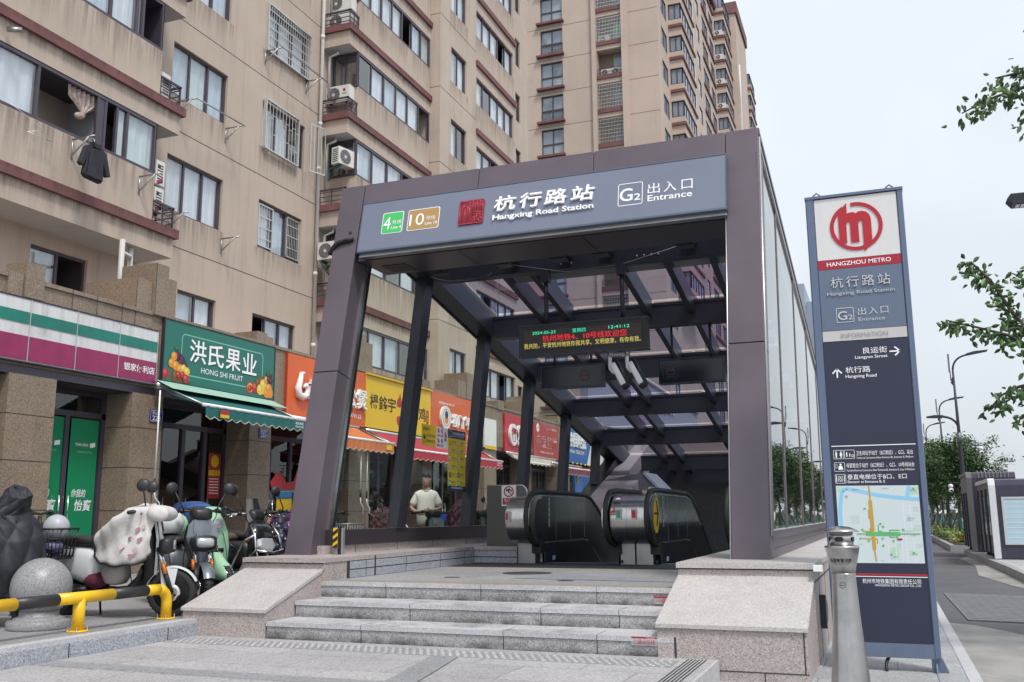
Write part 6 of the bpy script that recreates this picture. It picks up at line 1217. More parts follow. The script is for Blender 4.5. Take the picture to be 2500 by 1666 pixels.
def simple_win(F, u0, u1, v0, v1, nx, hb, n, pm, nm='window'):
    mb = MB(); b = .06
    for a, bb, c, d in ((u0, u1, v0, v0+b), (u0, u1, v1-b, v1), (u0, u0+b, v0+b, v1-b), (u1-b, u1, v0+b, v1-b)): fbox(mb, F, a, bb, c, d, n, n+.1, fra)
    for i in range(1, nx): q = u0+(u1-u0)*i/nx; fbox(mb, F, q-b*.6, q+b*.6, v0+b, v1-b, n+.003, n+.09, fra)
    if hb: fbox(mb, F, u0+b, u1-b, hb-.05, hb+.05, n+.002, n+.095, fra)
    o = mb.build(nm, tw); mb = MB()
    for i in range(nx): fpoly(mb, F, [(u0+(u1-u0)*i/nx, v0), (u0+(u1-u0)*(i+1)/nx, v0), (u0+(u1-u0)*(i+1)/nx, v1), (u0+(u1-u0)*i/nx, v1)], n+.03, pm[(i+len(tw.children)) % len(pm)])
    mb.build('pane', o); return o
for k in KS:
    z = zt0+st2*k
    simple_win(FT, -23.58, -21.70, z-.45, z+1.78, 2, z+.55, -.25, tcur)
    mb = MB(); fbox(mb, FT, -23.85, -21.55, z-.62, z-.44, .0, .35, maroon)
    if k % 2: [fbox(mb, FT, -23.5+.12*i, -23.47+.12*i, z-.42, z+.5, .0, .02, fra) for i in range(16)]; fbox(mb, FT, -23.52, -21.7, z+.48, z+.53, 0, .03, fra)
    mb.build('window_ledge', tw)
    # balcony recess
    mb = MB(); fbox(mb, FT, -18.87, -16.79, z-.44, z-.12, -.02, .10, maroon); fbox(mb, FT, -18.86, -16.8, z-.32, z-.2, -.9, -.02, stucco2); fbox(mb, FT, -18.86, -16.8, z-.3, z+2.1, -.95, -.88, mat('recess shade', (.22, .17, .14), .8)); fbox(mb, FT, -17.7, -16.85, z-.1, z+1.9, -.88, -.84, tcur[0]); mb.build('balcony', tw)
    mb = MB()
    gcol = gal if k % 3 != 1 else fra
    top = 2.0 if k % 3 != 1 else .45
    for i in range(17): u = -18.82+.124*i; fbox(mb, FT, u, u+.025, z-.1, z+top, -.03, .0, gcol)
    for v in ([.05, .35, .65, .95, 1.25, 1.55, 1.85] if top > 1 else [.1, .42]): fbox(mb, FT, -18.84, -16.82, z+v, z+v+.03, -.01, .02, gcol)
    mb.build('grille', tw)
    simple_win(FTs, 69.5, 71.6, z-.4, z+1.2, 2, None, -.1, tcur[:1])
    for a, b, nx in ((86.5, 88.3, 1), (90.2, 93.6, 3), (95, 97.6, 2)): simple_win(FTs, a, b, z, z+1.6, nx, None, -.1, tcur)
    mb = MB(); box(mb, XC, XC+.15, 90.0, 97.8, z-.5, z-.25, maroon); mb.build('window_ledge', tw)
def tbay(y0, y1, X, koff, nx, ks, hw=1.35):
    for k in ks:
        z = zt0+koff+st2*k; mb = MB(); box(mb, XC-.02, X, y0, y1, z-.85, z-.12, stucco2); box(mb, XC-.02, X+.12, y0-.15, y1+.1, z-.12, z+.12, maroon); box(mb, XC-.02, X-.01, y0+.1, y1, z+.12, z+st2-.85-hw, stucco2); mb.build('balcony', tw)
        F = FX(X); simple_win(F, y0+.1, y1, z+st2-.85-hw, z+st2-.85, nx, None, -.12, tcur); F2 = FY(y0+.1); simple_win(F2, XC+.03, X-.02, z+st2-.85-hw, z+st2-.85, 2, None, -.1, tcur[:1])
tbay(72.5, 78.4, -12.86, -.35, 5, range(-8, 6)); tbay(98.8, 104, -12.86, .3, 4, range(-6, 6)); tbay(113.2, 118, -11.9, .3, 3, range(-6, 5))
mb = MB(); tube(mb, [(XC+.08, 83.9, 10), (XC+.08, 83.9, 56)], .10, pipe_w, 8); tube(mb, [(-12.78, 104.6, 10), (-12.1, 104.6, 48), (-12.1, 104.6, 52)], .12, pipe_w, 8); mb.build('drain_pipe', tw)
# a handful of outdoor units and a potted plant on the tower
tg = 'air conditioner units on the tower'
for (F, u, v, n, lab) in ((FT, -18.7, zt0-.1-2.86*1, -.3, 'white unit behind the low rail of the open balcony recess on the tower'), (FT, -18.6, zt0-.1-2.86*2, -.3, 'left unit of the pair behind the tower grille above the canopy'), (FT, -17.75, zt0-.1-2.86*2, -.3, 'right unit of the pair behind the tower grille above the canopy'),
    (FY(98.75), -13.9, zt0+.45+st2*4, .05, 'uppermost outdoor unit on the far bay of the tower'), (FY(98.75), -13.9, zt0+.45+st2*3, .05, 'second highest outdoor unit on the far bay of the tower'), (FY(98.75), -13.9, zt0+.45+st2*2, .05, 'third outdoor unit down on the far bay of the tower'), (FY(98.75), -13.9, zt0+.45+st2*1, .05, 'lowest outdoor unit on the far bay of the tower, just above the canopy')):
    ac_unit(F, u, v, n, lab, w=.86, h=.62, group=tg)
mb = MB(); leafy(mb, (-17.9, TY+.1, zt0+1.2), (.5, .25, .65), 160, .22, ft_, 0, 8); o = mb.build('balcony_plant', None, (-17.9, TY+.1, zt0)); tag(o, 'green climbing plant behind the balcony grille of the tower', 'plant')
mb = MB(); grid(mb, lambda s, q: (-17.35+.45*s, TY+.25+.06*sin(s*12), zt0-2.86+.1+1.2*q), 10, 3, mat('mint cloth', (.22, .48, .36), .8)); o = mb.build('washing', None, (-17.1, TY+.25, zt0-2.8)); tag(o, 'mint green cloth drying in the open balcony recess of the tower', 'washing')
# ------------------------------------------------------------------ scooters
sc_dark = mat('scooter black plastic', (.018, .018, .020), .42, var=.25, vscale=9, grime=.3); sc_seat = mat('seat black', (.022, .022, .024), .55, var=.2, vscale=9, bump=.2, bscale=60)
sc_white = mat('scooter white paint', (.62, .64, .66), .25, coat=.4, grime=.15); sc_grey = mat('scooter grey paint', (.17, .19, .22), .3, .45, coat=.4, grime=.15); sc_green = mat('scooter mint paint', (.31, .55, .36), .25, coat=.5, grime=.1)
sc_red = mat('scooter red paint', (.22, .012, .025), .25, coat=.5); sc_blk = mat('scooter gloss black', (.016, .016, .02), .18, coat=.5, grime=.2); sc_brown = mat('seat brown', (.10, .065, .05), .55, var=.2, vscale=9)
lens = mat('lamp lens', (.42, .44, .46), .06, .3, spec=.9); lens_o = mat('amber lens', (.65, .17, .01), .15); mirror_m = mat('mirror back', (.025, .025, .027), .4); rim_m = mat('rim dark', (.05, .05, .055), .35, .6)
YV = Vector((0, 1, 0)); ZV = Vector((0, 0, 1))
def wheel(par, x, r, w, spokes=8, rm=None):
    m = MB(); lathe(m, (x, 0, r), [(r-.062, -w*.42), (r-.02, -w*.5), (r-.004, -w*.34), (r, 0), (r-.004, w*.34), (r-.02, w*.5), (r-.062, w*.42), (r-.062, -w*.42)], rubber, 36, axis=(0, 1, 0))
    for i in range(36):
        a = 2*pi*i/36
        for s in (-1, 1): p = Vector((x+(r+.0)*cos(a), s*w*.18, r+(r+.0)*sin(a))); q = Vector((x+(r-.004)*cos(a+.09), s*w*.46, r+(r-.006)*sin(a+.09))); tube(m, [p, q], .006, rubber, 4, caps=False)
    o = m.build('wheel', par, local=True); m = MB(); rm = rm or rim_m
    lathe(m, (x, 0, r), [(r-.055, -w*.36), (r-.085, -w*.30), (r-.085, w*.30), (r-.055, w*.36)], rm, 32, axis=(0, 1, 0))
    for i in range(spokes): a = 2*pi*i/spokes; tube(m, [(x+.03*cos(a), 0, r+.03*sin(a)), (x+(r-.08)*cos(a), 0, r+(r-.08)*sin(a))], .011, rm, 5)
    lathe(m, (x, 0, r), [(.045, -w*.55), (.045, w*.55)], rm, 14, axis=(0, 1, 0)); m.build('rim', o, local=True)
    m = MB(); lathe(m, (x, -w*.62, r), [(.055, 0), (.085, .0), (.085, .006), (.055, .006), (.055, 0)], chrome, 22, axis=(0, 1, 0)); m.build('brake_disc', o, local=True)
    return o
def side_loft(m, prof, mt, e=.55, n=20):      # prof: (x, z centre, half width, half height)
    loft(m, [se((x, 0, z), YV, ZV, hw, hh, e, n) for x, z, hw, hh in prof], mt)
def mirrors(par, x, z, spread, top, r=.066, mt=None, lean=.0, face=None):
    for s in (-1, 1):
        m = MB(); p = Vector((x+lean, s*spread*1.15, top)); tube(m, [(x, s*spread*.62, z), (x+.02, s*spread*.7, z+.05), p+Vector((0, -s*.03, -.03))], .008, sc_dark, 6)
        lathe(m, p, [(.001, -.028), (r*.7, -.022), (r, -.004), (r, .008), (r*.94, .012), (.001, .012)], mt or mirror_m, 24, axis=face or (-1, s*.18, .05)); m.build('mirror', par, local=True)
def handle(par, x, z, w=.34, rise=.05, m_=None):
    m = MB(); tube(m, [(x-.10, -w, z), (x, -w*.5, z+rise*.4), (x+.03, 0, z), (x, w*.5, z+rise*.4), (x-.10, w, z)], .013, m_ or sc_dark, 8)
    for s in (-1, 1): tube(m, [(x-.115, s*(w+.02), z-.002), (x-.06, s*(w-.12), z+.012)], .021, rubber, 8); tube(m, [(x+.0, s*(w-.10), z), (x+.0, s*(w+.02), z-.02)], .007, chrome if m_ else sc_dark, 5); ball(m, (x-.02, s*w*.58, z+.02), .035, .035, .03, sc_dark, 8, 5)
    for s in (-1, 1): tube(m, bez((x, s*w*.5, z+.01), (x+.13, s*.2, z-.03), (x+.06, s*.05, z-.2), 8), .006, black, 5)
    m.build('handlebar', par, local=True)
def fork(par, x0, z0, L, r, wd=.075, mt=None):
    m = MB()
    for s in (-1, 1): tube(m, [(x0, s*wd, z0), (x0+(L-x0)*.5, s*wd, z0+(r-z0)*.5)], .018, chrome, 8); tube(m, [(x0+(L-x0)*.45, s*wd, z0+(r-z0)*.45), (L, s*wd, r)], .026, mt or sc_dark, 8)
    tube(m, [(x0, -wd-.02, z0), (x0, wd+.02, z0)], .03, sc_dark, 8); tube(m, [(L, -wd-.01, r), (L, wd+.01, r)], .02, rim_m, 8); m.build('fork', par, local=True)
def fender(par, x, r, mt, a0=35, a1=150, w=.07, off=.03, nm='fender'):
    m = MB(); R = r+off
    grid(m, lambda s, t: (x+(R-.02*abs(2*t-1)**2)*cos(radians(a0+(a1-a0)*s)), (2*t-1)*w, r+(R-.02*abs(2*t-1)**2)*sin(radians(a0+(a1-a0)*s))), 14, 6, mt)
    m.build(nm, par, local=True)
def stand(m, x): tube(m, [(x, .05, .2), (x-.05, .14, .0)], .012, sc_dark, 6)
def scooter(label, ax, ay, head, kind, body, fen=None, seat=None, L=1.22, r=.24, group='scooters parked on the shop pavement', trim=None, mir=True, face=None):
    a = radians(head); t = thing('scooter', label, 'scooter', (ax-L*cos(a), ay-L*sin(a), .157), a, group); fen = fen or body; seat = seat or sc_seat; trim = trim or sc_dark
    wheel(t, 0, r, .10); wheel(t, L, r, .095)
    m = MB(); side_loft(m, [(-.30, .60, .05, .04), (-.22, .58, .12, .12), (.05, .55, .145, .17), (.32, .50, .15, .20), (.44, .46, .13, .17)], body, .6); m.build('body_panel', t, local=True)
    m = MB(); side_loft(m, [(-.32, .745, .07, .03), (-.22, .77, .12, .05), (.1, .765, .135, .055), (.38, .75, .13, .05), (.50, .74, .08, .03)], seat, .6); m.build('seat', t, local=True)
    m = MB(); side_loft(m, [(-.05, .30, .09, .05), (.30, .27, .14, .045), (.55, .25, .15, .04), (.82, .27, .15, .05), (.92, .36, .13, .06), (.97, .48, .12, .05)], sc_dark, .5); tube(m, [(-.02, .09, r), (.35, .12, .27)], .04, sc_dark, 8); tube(m, [(-.02, -.09, r), (.35, -.12, .27)], .04, sc_dark, 8); stand(m, .35)
    tube(m, [(-.05, .07, r+.02), (-.12, .08, .60)], .028, sc_dark, 8); tube(m, [(-.05, -.07, r+.02), (-.12, -.08, .60)], .028, sc_dark, 8); m.build('frame', t, local=True)
    m = MB(); tube(m, [(-.27, .12, .72), (-.42, .10, .74), (-.42, -.10, .74), (-.27, -.12, .72)], .014, trim, 8); side_loft(m, [(-.40, .58, .05, .03), (-.34, .60, .08, .05), (-.30, .60, .08, .05)], mat('tail lens', (.40, .01, .015), .2), .6); m.build('rack', t, local=True)
    fender(t, 0, r, sc_dark, 20, 120, .06)
    if kind == 'flat':
        m = MB(); loft(m, [[Vector((x+.03*q, y, z)) for x, y, z, q in ring] for ring in [
            [(xx-.05, -hw, zz, 0), (xx+.05, -hw*.7, zz, 0), (xx+.065, 0, zz, 0), (xx+.05, hw*.7, zz, 0), (xx-.05, hw, zz, 0), (xx-.06, hw*.5, zz, 0), (xx-.06, -hw*.5, zz, 0)] for xx, hw, zz in ((.99, .05, .36), (1.0, .08, .45), (.985, .14, .62), (1.0, .17, .78), (.97, .14, .90), (.94, .08, .97))]], sc_dark); m.build('leg_shield', t, local=True)
        m = MB()   # painted V of the front apron
        for s in (-1, 1): loft(m, [[Vector(p) for p in ring] for ring in [[(x+.06, s*y0, z), (x+.075, s*y1, z), (x+.05, s*y1, z), (x+.035, s*y0, z)] for x, y0, y1, z in ((.99, .01, .05, .42), (1.00, .03, .10, .60), (1.01, .07, .175, .78), (.985, .02, .15, .91), (.96, .0, .09, .98))]], body, False)
        loft(m, [[Vector(p) for p in ring] for ring in [[(x+.085, -hw, z), (x+.10, 0, z), (x+.085, hw, z), (x+.06, 0, z)] for x, hw, z in ((.965, .085, .99), (.985, .10, .86), (1.0, .07, .72), (.995, .045, .5), (.985, .04, .38))]], body, False); m.build('front_apron', t, local=True)
        m = MB(); side_loft(m, [(1.06, .70, .14, .06), (1.14, .71, .15, .09), (1.22, .72, .12, .075)], sc_dark, .5); m.build('headlight_box', t, local=True); m = MB(); loft(m, [se((x, 0, .72), YV, ZV, w, h, .5, 18) for x, w, h in ((1.21, .10, .055), (1.228, .092, .048))], lens); m.build('headlight', t, local=True)
        m = MB(); side_loft(m, [(.86, 1.02, .10, .05), (.95, 1.03, .125, .07), (1.04, 1.03, .11, .07), (1.08, 1.02, .07, .05)], sc_dark, .55); tube(m, [(.95, 0, .88), (.94, 0, 1.02)], .04, sc_dark, 8); m.build('instrument_cowl', t, local=True)
        fork(t, 1.06, .70, L, r); handle(t, .92, 1.05); fender(t, L, r, fen, 25, 165, .062)
        m = MB(); [fpoly(m, Fr((0, s*.066, 0), (1, 0, 0), (0, s, 0)), [(L-.10, r+.05), (L+.02, r+.05), (L+.05, r+.24), (L-.12, r+.25)], 0, fen) for s in (-1, 1)]; islands(m, 'fender_stay', t, True)
        m = MB(); [tube(m, [(1.125, s*.103, .54), (1.155, s*.103, .43)], .018, lens_o, 8) for s in (-1, 1)]; islands(m, 'reflector', t, True)
    elif kind == 'retro':
        m = MB(); loft(m, [se((x, 0, z), YV, Vector((.9, 0, .2)), hw, hd, .75, 22) for x, z, hw, hd in ((.97, .34, .15, .045), (1.0, .5, .19, .06), (1.0, .66, .20, .075), (.985, .82, .18, .09), (.96, .95, .13, .10), (.94, 1.03, .09, .08))], body); m.build('front_shield', t, local=True)
        m = MB(); lathe(m, (1.045, 0, .92), [(.075, 0), (.085, .03), (.083, .045), (.078, .05)], body, 24, axis=(1, 0, .12)); lathe(m, (1.09, 0, .925), [(.074, 0), (.06, .012), (.0001, .02)], lens, 24, axis=(1, 0, .12)); m.build('headlight', t, local=True)
        m = MB(); loft(m, [se((L+dx, 0, z), YV, Vector((1, 0, 0)), hw, hx, .8, 20) for dx, z, hw, hx in ((-.01, .30, .095, .23), (-.02, .38, .10, .215), (-.06, .46, .09, .16), (-.12, .53, .07, .10), (-.17, .60, .055, .07))], body); m.build('front_fender', t, local=True)
        m = MB(); side_loft(m, [(.86, 1.04, .10, .05), (.95, 1.06, .12, .06), (1.0, 1.05, .08, .05)], body, .6); m.build('instrument_cowl', t, local=True); fork(t, 1.05, .62, L, r); handle(t, .92, 1.08)
        m = MB(); disc(m, Fr((1.088, 0, .66), (0, 1, 0), (1, 0, 0)), 0, 0, .018, 0, chrome, 12); [tube(m, [(1.085, .0, .63+.02*i), (1.085, .025, .62+.02*i)], .004, chrome, 4) for i in range(2)]; m.build('badge', t, local=True)
    else:
        m = MB(); loft(m, [se((x, 0, z), YV, Vector((.8, 0, .6)).normalized(), hw, hd, .6, 20) for x, z, hw, hd in ((.96, .36, .12, .05), (1.02, .5, .17, .08), (1.08, .64, .19, .10), (1.06, .78, .17, .10), (.98, .92, .12, .07))], body); m.build('front_cowl', t, local=True)
        m = MB(); F = Fr((1.17, 0, .66), (0, 1, 0), (.8, 0, .45), (-.45, 0, .8)); loft(m, [[F.p(a*q, b*q, n_) for a, b in ((-.14, -.03), (-.05, -.11), (.05, -.11), (.14, -.03), (.13, .08), (.05, .11), (-.05, .11), (-.13, .08))] for q, n_ in ((1.0, -.01), (.9, .015), (.6, .03))], lens, False); m.build('headlight', t, local=True)
        m = MB(); F = Fr((.98, 0, .93), (0, 1, 0), (.9, 0, .35), (-.35, 0, .9)); grid(m, lambda s, q: F.p((2*s-1)*(.15-.05*q), .30*q, .05*(1-(2*s-1)**2)), 8, 5, mat('smoked screen', (.02, .02, .022), .1, spec=.8)); m.build('windscreen', t, local=True)
        m = MB()
        for s in (-1, 1): tube(m, [(.90, s*.20, .30), (1.10, s*.24, .48), (1.24, s*.20, .60), (1.18, s*.18, .78), (1.06, s*.16, .90)], .016, chrome, 8); tube(m, [(1.24, s*.20, .60), (1.30, 0, .56), (1.24, -s*.20, .60)], .016, chrome, 8); tube(m, [(1.18, s*.18, .78), (1.02, s*.23, .70), (.75, s*.22, .32)], .015, chrome, 8)
        m.build('crash_bar', t, local=True); fork(t, 1.06, .66, L, r); handle(t, .90, 1.02, m_=chrome); fender(t, L, r, body, 30, 150, .07)
        m = MB(); side_loft(m, [(.85, 1.0, .09, .06), (.95, 1.02, .11, .08), (1.02, 1.0, .08, .06)], sc_dark, .6); m.build('instrument_cowl', t, local=True); m = MB(); [ball(m, (1.05, s*.17, .72), .03, .02, .03, lens_o, 8, 5) for s in (-1, 1)]; islands(m, 'indicator', t, True)
    m = MB(); F = Fr((-.415, 0, .0), (0, -1, 0), (-1, 0, 0)); fpoly(m, F, rrect(-.09, .09, .50, .62, .012), 0, mat('plate white', (.55, .58, .60), .4)); m.build('number_plate', t, local=True)
    m = MB(); [tube(m, bez((.95, s*.06, .95), (1.16, s*.10, .80), (L-.03, s*.085, r+.05), 8), .005, black, 5) for s in (-1, 1)]; tube(m, bez((.9, -.05, .9), (.78, -.13, .6), (.86, -.10, .34), 8), .006, black, 5); m.build('cable', t, local=True)
    if mir: mirrors(t, .92, 1.06, .28, 1.32, face=face)
    return t
def world_of(t, x, y, z):
    a = t.rotation_euler[2]; return Vector((t.location.x+x*cos(a)-y*sin(a), t.location.y+x*sin(a)+y*cos(a), t.location.z+z))
def helmet(nm, label, c, m, R=.14, visor=True, az=0):
    t = thing(nm, label, 'helmet', (c[0], c[1], c[2]-R*.8)); b = MB(); ball(b, c, R, R*.92, R*1.0, m, 22, 12, -45, 90); ball(b, (c[0], c[1], c[2]-R*.62), R*.74, R*.68, R*.2, sc_dark, 16, 6); b.build('shell', t)
    return t
wh = scooter('white electric scooter with black frame and a white quilt draped over its handlebar', -6.86, 8.02, 4, 'flat', sc_white, sc_white, face=(.25, 1, -.1))
gy = scooter('dark grey electric scooter with black headlight box facing the steps', -7.0, 8.80, -26, 'flat', sc_grey, sc_grey)
gn = scooter('mint green retro scooter with round headlight and large front fender', -7.12, 9.2, -22, 'retro', sc_green, mir=False)
bk = scooter('black scooter with chrome crash bars and smoked windscreen beside the plinth', -7.1, 10.05, -16, 'moto', sc_blk, seat=sc_brown)
m = MB(); side_loft(m, [(-.62, 1.05, .10, .10), (-.56, 1.05, .19, .15), (-.3, 1.05, .20, .16), (-.16, 1.04, .16, .13), (-.12, 1.03, .10, .09)], mat('top box blue', (.012, .06, .22), .2, coat=.5), .55); m.build('top_box', bk, local=True); m = MB(); side_loft(m, [(-.60, .87, .16, .06), (-.4, .86, .20, .08), (-.15, .87, .17, .06)], sc_dark, .5); box(m, -.13, -.12, -.04, .04, .9, .95, alu); m.build('top_box_base', bk, local=True)
def steer(t, deg, px=1.0):
    a = radians(deg)
    for c in t.children:
        n = c.name.split('.')[0]
        if n in ('fork', 'fender_stay', 'reflector', 'front_fender', 'headlight', 'headlight_box', 'handlebar', 'mirror', 'instrument_cowl', 'front_apron', 'leg_shield') or (n in ('wheel', 'fender') and max(v.co.x for v in c.data.vertices) > .8):
            c.rotation_euler[2] = a; c.location = (px-px*cos(a), -px*sin(a), 0)
steer(wh, 30); steer(gy, -10)
# white quilt (riding apron) on the white scooter
quilt = mat('white quilt', (.60, .58, .565), .9, var=.14, vscale=6, bump=.9, bscale=11, grime=.2)
qt = thing('riding_quilt', 'white padded riding quilt with pink and brown prints draped over the white scooter', 'quilt', world_of(wh, .7, 0, .5), wh.rotation_euler[2]); ox = Vector((.7, 0, .5))
m = MB(); QA = radians(30)
def qf(s, t):
    xs = [.46, .60, .76, .90, .99, 1.03]; zs = [.90, .98, 1.08, 1.14, 1.14, 1.05]; hw = [.21, .24, .28, .31, .32, .30]; lo = [.60, .54, .52, .53, .58, .64]
    f = s*5; i = min(4, int(f)); q = f-i; L_ = lambda a: a[i]*(1-q)+a[i+1]*q
    u = 2*t-1; y = L_(hw)*min(1, abs(u)*1.9)*(1 if u >= 0 else -1)*1.0; d = max(0, abs(u)-.5)/.5
    z = L_(zs)-.05*min(1, abs(u)*2)**2-d*(L_(zs)-.05-L_(lo)); y += (1 if u >= 0 else -1)*.03*sin(d*6+s*5)
    X_ = L_(xs)+.015*sin(u*9); w_ = max(0, min(1, (X_-.55)/.4)); dx = X_-1.0; qa = QA*w_
    return Vector((1.0+dx*cos(qa)-y*sin(qa), dx*sin(qa)+y*cos(qa), z+.006*sin(s*23+u*11)))-ox+Vector((.006*sin(z*46+s*9), -.007*sin(s*31+z*17), 0))
grid(m, qf, 30, 40, quilt); o = m.build('sheet', qt, local=True)
so_ = o.modifiers.new('thick', 'SOLIDIFY'); so_.thickness = .025
m = MB()
for s_ in (-1, 1):      # padded glove muffs over the two grips
    def mf(d, y): q = Vector((d, y, 0)); return Vector((1.0+(q.x-1.0)*cos(QA)-q.y*sin(QA), (q.x-1.0)*sin(QA)+q.y*cos(QA), 1.09))-ox
    rr = []
    for y, x_, ra in ((.05, .96, .07), (.14, 1.0, .09), (.26, 1.05, .10), (.36, 1.09, .10), (.42, 1.11, .08), (.44, 1.115, .04)):
        c_ = mf(x_, s_*y); ax = (mf(x_, s_*(y+.05))-c_).normalized(); b_ = ax.cross(ZV).normalized(); rr.append([c_+b_*ra*cos(2*pi*k/18)+Vector((0, 0, -.02-y*.10+ra*.8*sin(2*pi*k/18))) for k in range(18)])
    loft(m, rr, quilt)
islands(m, 'glove_muff', qt, True)
m = MB(); tube(m, [qf(s/20, 0.002)+Vector((0, -.004, 0)) for s in range(21)], .012, sc_dark, 6); tube(m, [qf(s/20, .998) for s in range(21)], .012, sc_dark, 6); tube(m, [qf(.002, t/24) for t in range(25)], .012, sc_dark, 6); m.build('piping', qt, local=True)
m = MB(); pk = [mat('print pink', (.56, .40, .41), .9), mat('print brown', (.30, .16, .16), .9), mat('print gold', (.60, .40, .16), .9), mat('print dark', (.05, .07, .07), .9)]
for s_, t_, r_, c_ in ((.50, .08, .035, 0), (.56, .12, .03, 1), (.62, .15, .035, 1), (.66, .06, .04, 0), (.70, .10, .035, 1), (.74, .16, .03, 0), (.30, .14, .018, 2), (.22, .10, .012, 2), (.10, .30, .022, 2), (.60, .30, .015, 3), (.64, .34, .012, 3), (.35, .35, .016, 0), (.78, .30, .03, 1), (.82, .24, .025, 1), (.80, .40, .014, 0), (.58, .04, .03, 1)):
    p = qf(s_, t_); e1_ = (qf(s_+.02, t_)-p).normalized(); e2_2 = (qf(s_, t_+.02)-p).normalized(); n_ = e1_.cross(e2_2).normalized(); n_ = n_ if n_.dot(Vector((0, -1, .6))) > 0 else -n_
    m.add([p+n_*.020+e1_*r_*.75*cos(q)*(1+.3*sin(3*q))+e2_2*r_*.75*sin(q) for q in [2*pi*k/14 for k in range(14)]], [list(range(14))], pk[c_])
islands(m, 'print', qt, True)
p = world_of(wh, .62, -.05, .44); helmet('helmet', 'beige helmet in the footwell of the white scooter', p, mat('helmet beige', (.42, .39, .36), .4), .15)
p = world_of(wh, .45, -.10, .36); m = MB(); ball(m, p, .12, .14, .08, mat('maroon cloth', (.08, .01, .025), .85, bump=.5, bscale=14), 14, 8, jit=.12); o = m.build('cloth_bundle', None, p); tag(o, 'maroon cloth bundle on the footboard of the white scooter', 'cloth')
p = world_of(gy, .30, -.05, .93); t = helmet('helmet', 'white and black helmet on the seat of the grey scooter', p, sc_white, .16); m = MB(); ball(m, (p[0]-.07, p[1]-.07, p[2]-.02), .12, .12, .12, sc_blk, 16, 8, -40, 60); m.build('visor', t)
p = world_of(gn, .1, 0, .90); t = helmet('helmet', 'mint green helmet with black visor behind the white quilt', p, sc_green, .15); m = MB(); ball(m, (p[0]-.05, p[1]-.06, p[2]), .13, .12, .12, sc_blk, 16, 8, -30, 50); m.build('visor', t)
# far left: electric bicycle with basket, and a scooter under a black quilted cover
def ebike(label, ax, ay, head, basket_m, group='electric bicycles parked on the shop pavement', L=1.08, r=.27):
    a = radians(head); t = thing('electric_bicycle', label, 'bicycle', (ax-L*cos(a), ay-L*sin(a), .157), a, group)
    wheel(t, 0, r, .06, 14); wheel(t, L, r, .06, 14); m = MB()
    for q in (((.0, .0, r), (.38, 0, .32), (.62, 0, .34), (.92, 0, .78)), ((.38, 0, .32), (.22, 0, .78)), ((0, .06, r), (.25, .03, .62)), ((0, -.06, r), (.25, -.03, .62)), ((.92, 0, .95), (.95, 0, .66), (L, .06, r)), ((.95, 0, .66), (L, -.06, r))): tube(m, q, .022, sc_dark, 8)
    tube(m, [(.92, 0, .6), (.86, 0, 1.02)], .02, sc_dark, 8); stand(m, .1); m.build('frame', t, local=True)
    m = MB(); side_loft(m, [(.02, .80, .11, .03), (.15, .82, .12, .045), (.38, .81, .05, .03)], sc_seat, .7); m.build('saddle', t, local=True); handle(t, .84, 1.04, .30, .06)
    m = MB()
    for z, g_ in ((.60, .84), (.69, .89), (.79, .95), (.89, 1.0)):
        P = [(.96, -.17*g_, z), (.96+.26*g_, -.17*g_, z), (.96+.26*g_, .17*g_, z), (.96, .17*g_, z), (.96, -.17*g_, z)]; tube(m, P, .011 if z > .85 else .007, basket_m, 5)
    for i in range(6):
        for s in (-1, 1): tube(m, [(.97+.045*i, s*.14, .60), (.96+.05*i, s*.17, .89)], .006, basket_m, 4)
    for i in range(7):
        for xx in ((.97, .96), (1.18, 1.22)): tube(m, [(xx[0], -.14+.047*i, .60), (xx[1], -.17+.057*i, .89)], .006, basket_m, 4)
    box(m, .965, 1.18, -.14, .14, .58, .62, basket_m); m.build('basket', t, local=True); fender(t, 0, r, sc_dark, 20, 160, .04); fender(t, L, r, sc_dark, 40, 150, .04)
    return t
eb = ebike('black electric bicycle with a mesh basket holding a grey helmet behind the granite ball', -7.98, 7.60, 2, sc_dark)
p = world_of(eb, 1.09, 0, .90); helmet('helmet', 'pale grey helmet in the black mesh basket', p, mat('helmet grey', (.36, .38, .42), .4), .135)
m = MB(); p = world_of(eb, 1.08, 0, .70); ball(m, p, .10, .10, .07, mat('blue bags', (.02, .07, .30), .5, var=.6, vscale=22, tint2=(.30, .28, .32)), 14, 8, jit=.15); o = m.build('bag_bundle', None, p); tag(o, 'blue plastic bags stuffed in the black mesh basket', 'bag')
qs = scooter('scooter hidden under a black quilted winter cover beside the granite ball', -7.50, 6.92, 2, 'flat', sc_blk, mir=False)
puff = mat('black quilted nylon', (.012, .014, .022), .62, var=.25, vscale=5, bump=.3, bscale=18)
def cover(label, t, mt, cx_, rings, nm='quilted_cover', sub=None):
    for ch in list(t.children):
        if ch.name.split('.')[0] in ('headlight', 'headlight_box', 'instrument_cowl', 'windscreen'): bpy.data.objects.remove(ch)
    c = thing(nm, label, 'cover', world_of(t, cx_, 0, .3), t.rotation_euler[2]); m = MB()
    def fn(s, q):
        f = q*(len(rings)-1); i = min(len(rings)-2, int(f)); w = f-i; A = rings[i]; B = rings[i+1]; x, z, hx, hy = [A[k]*(1-w)+B[k]*w for k in range(4)]
        a = 2*pi*s; zz = z; u = s*18+q*8; v = s*18-q*8; puffy = 1+.12*(abs(sin(u*pi/2))*abs(sin(v*pi/2)))**.5-.10
        return Vector((x+hx*puffy*cos(a), hy*puffy*sin(a), zz-.3+.02*sin(a*3)))
    grid(m, fn, 128, 84, mt); m.build('quilt', c, local=True); return c
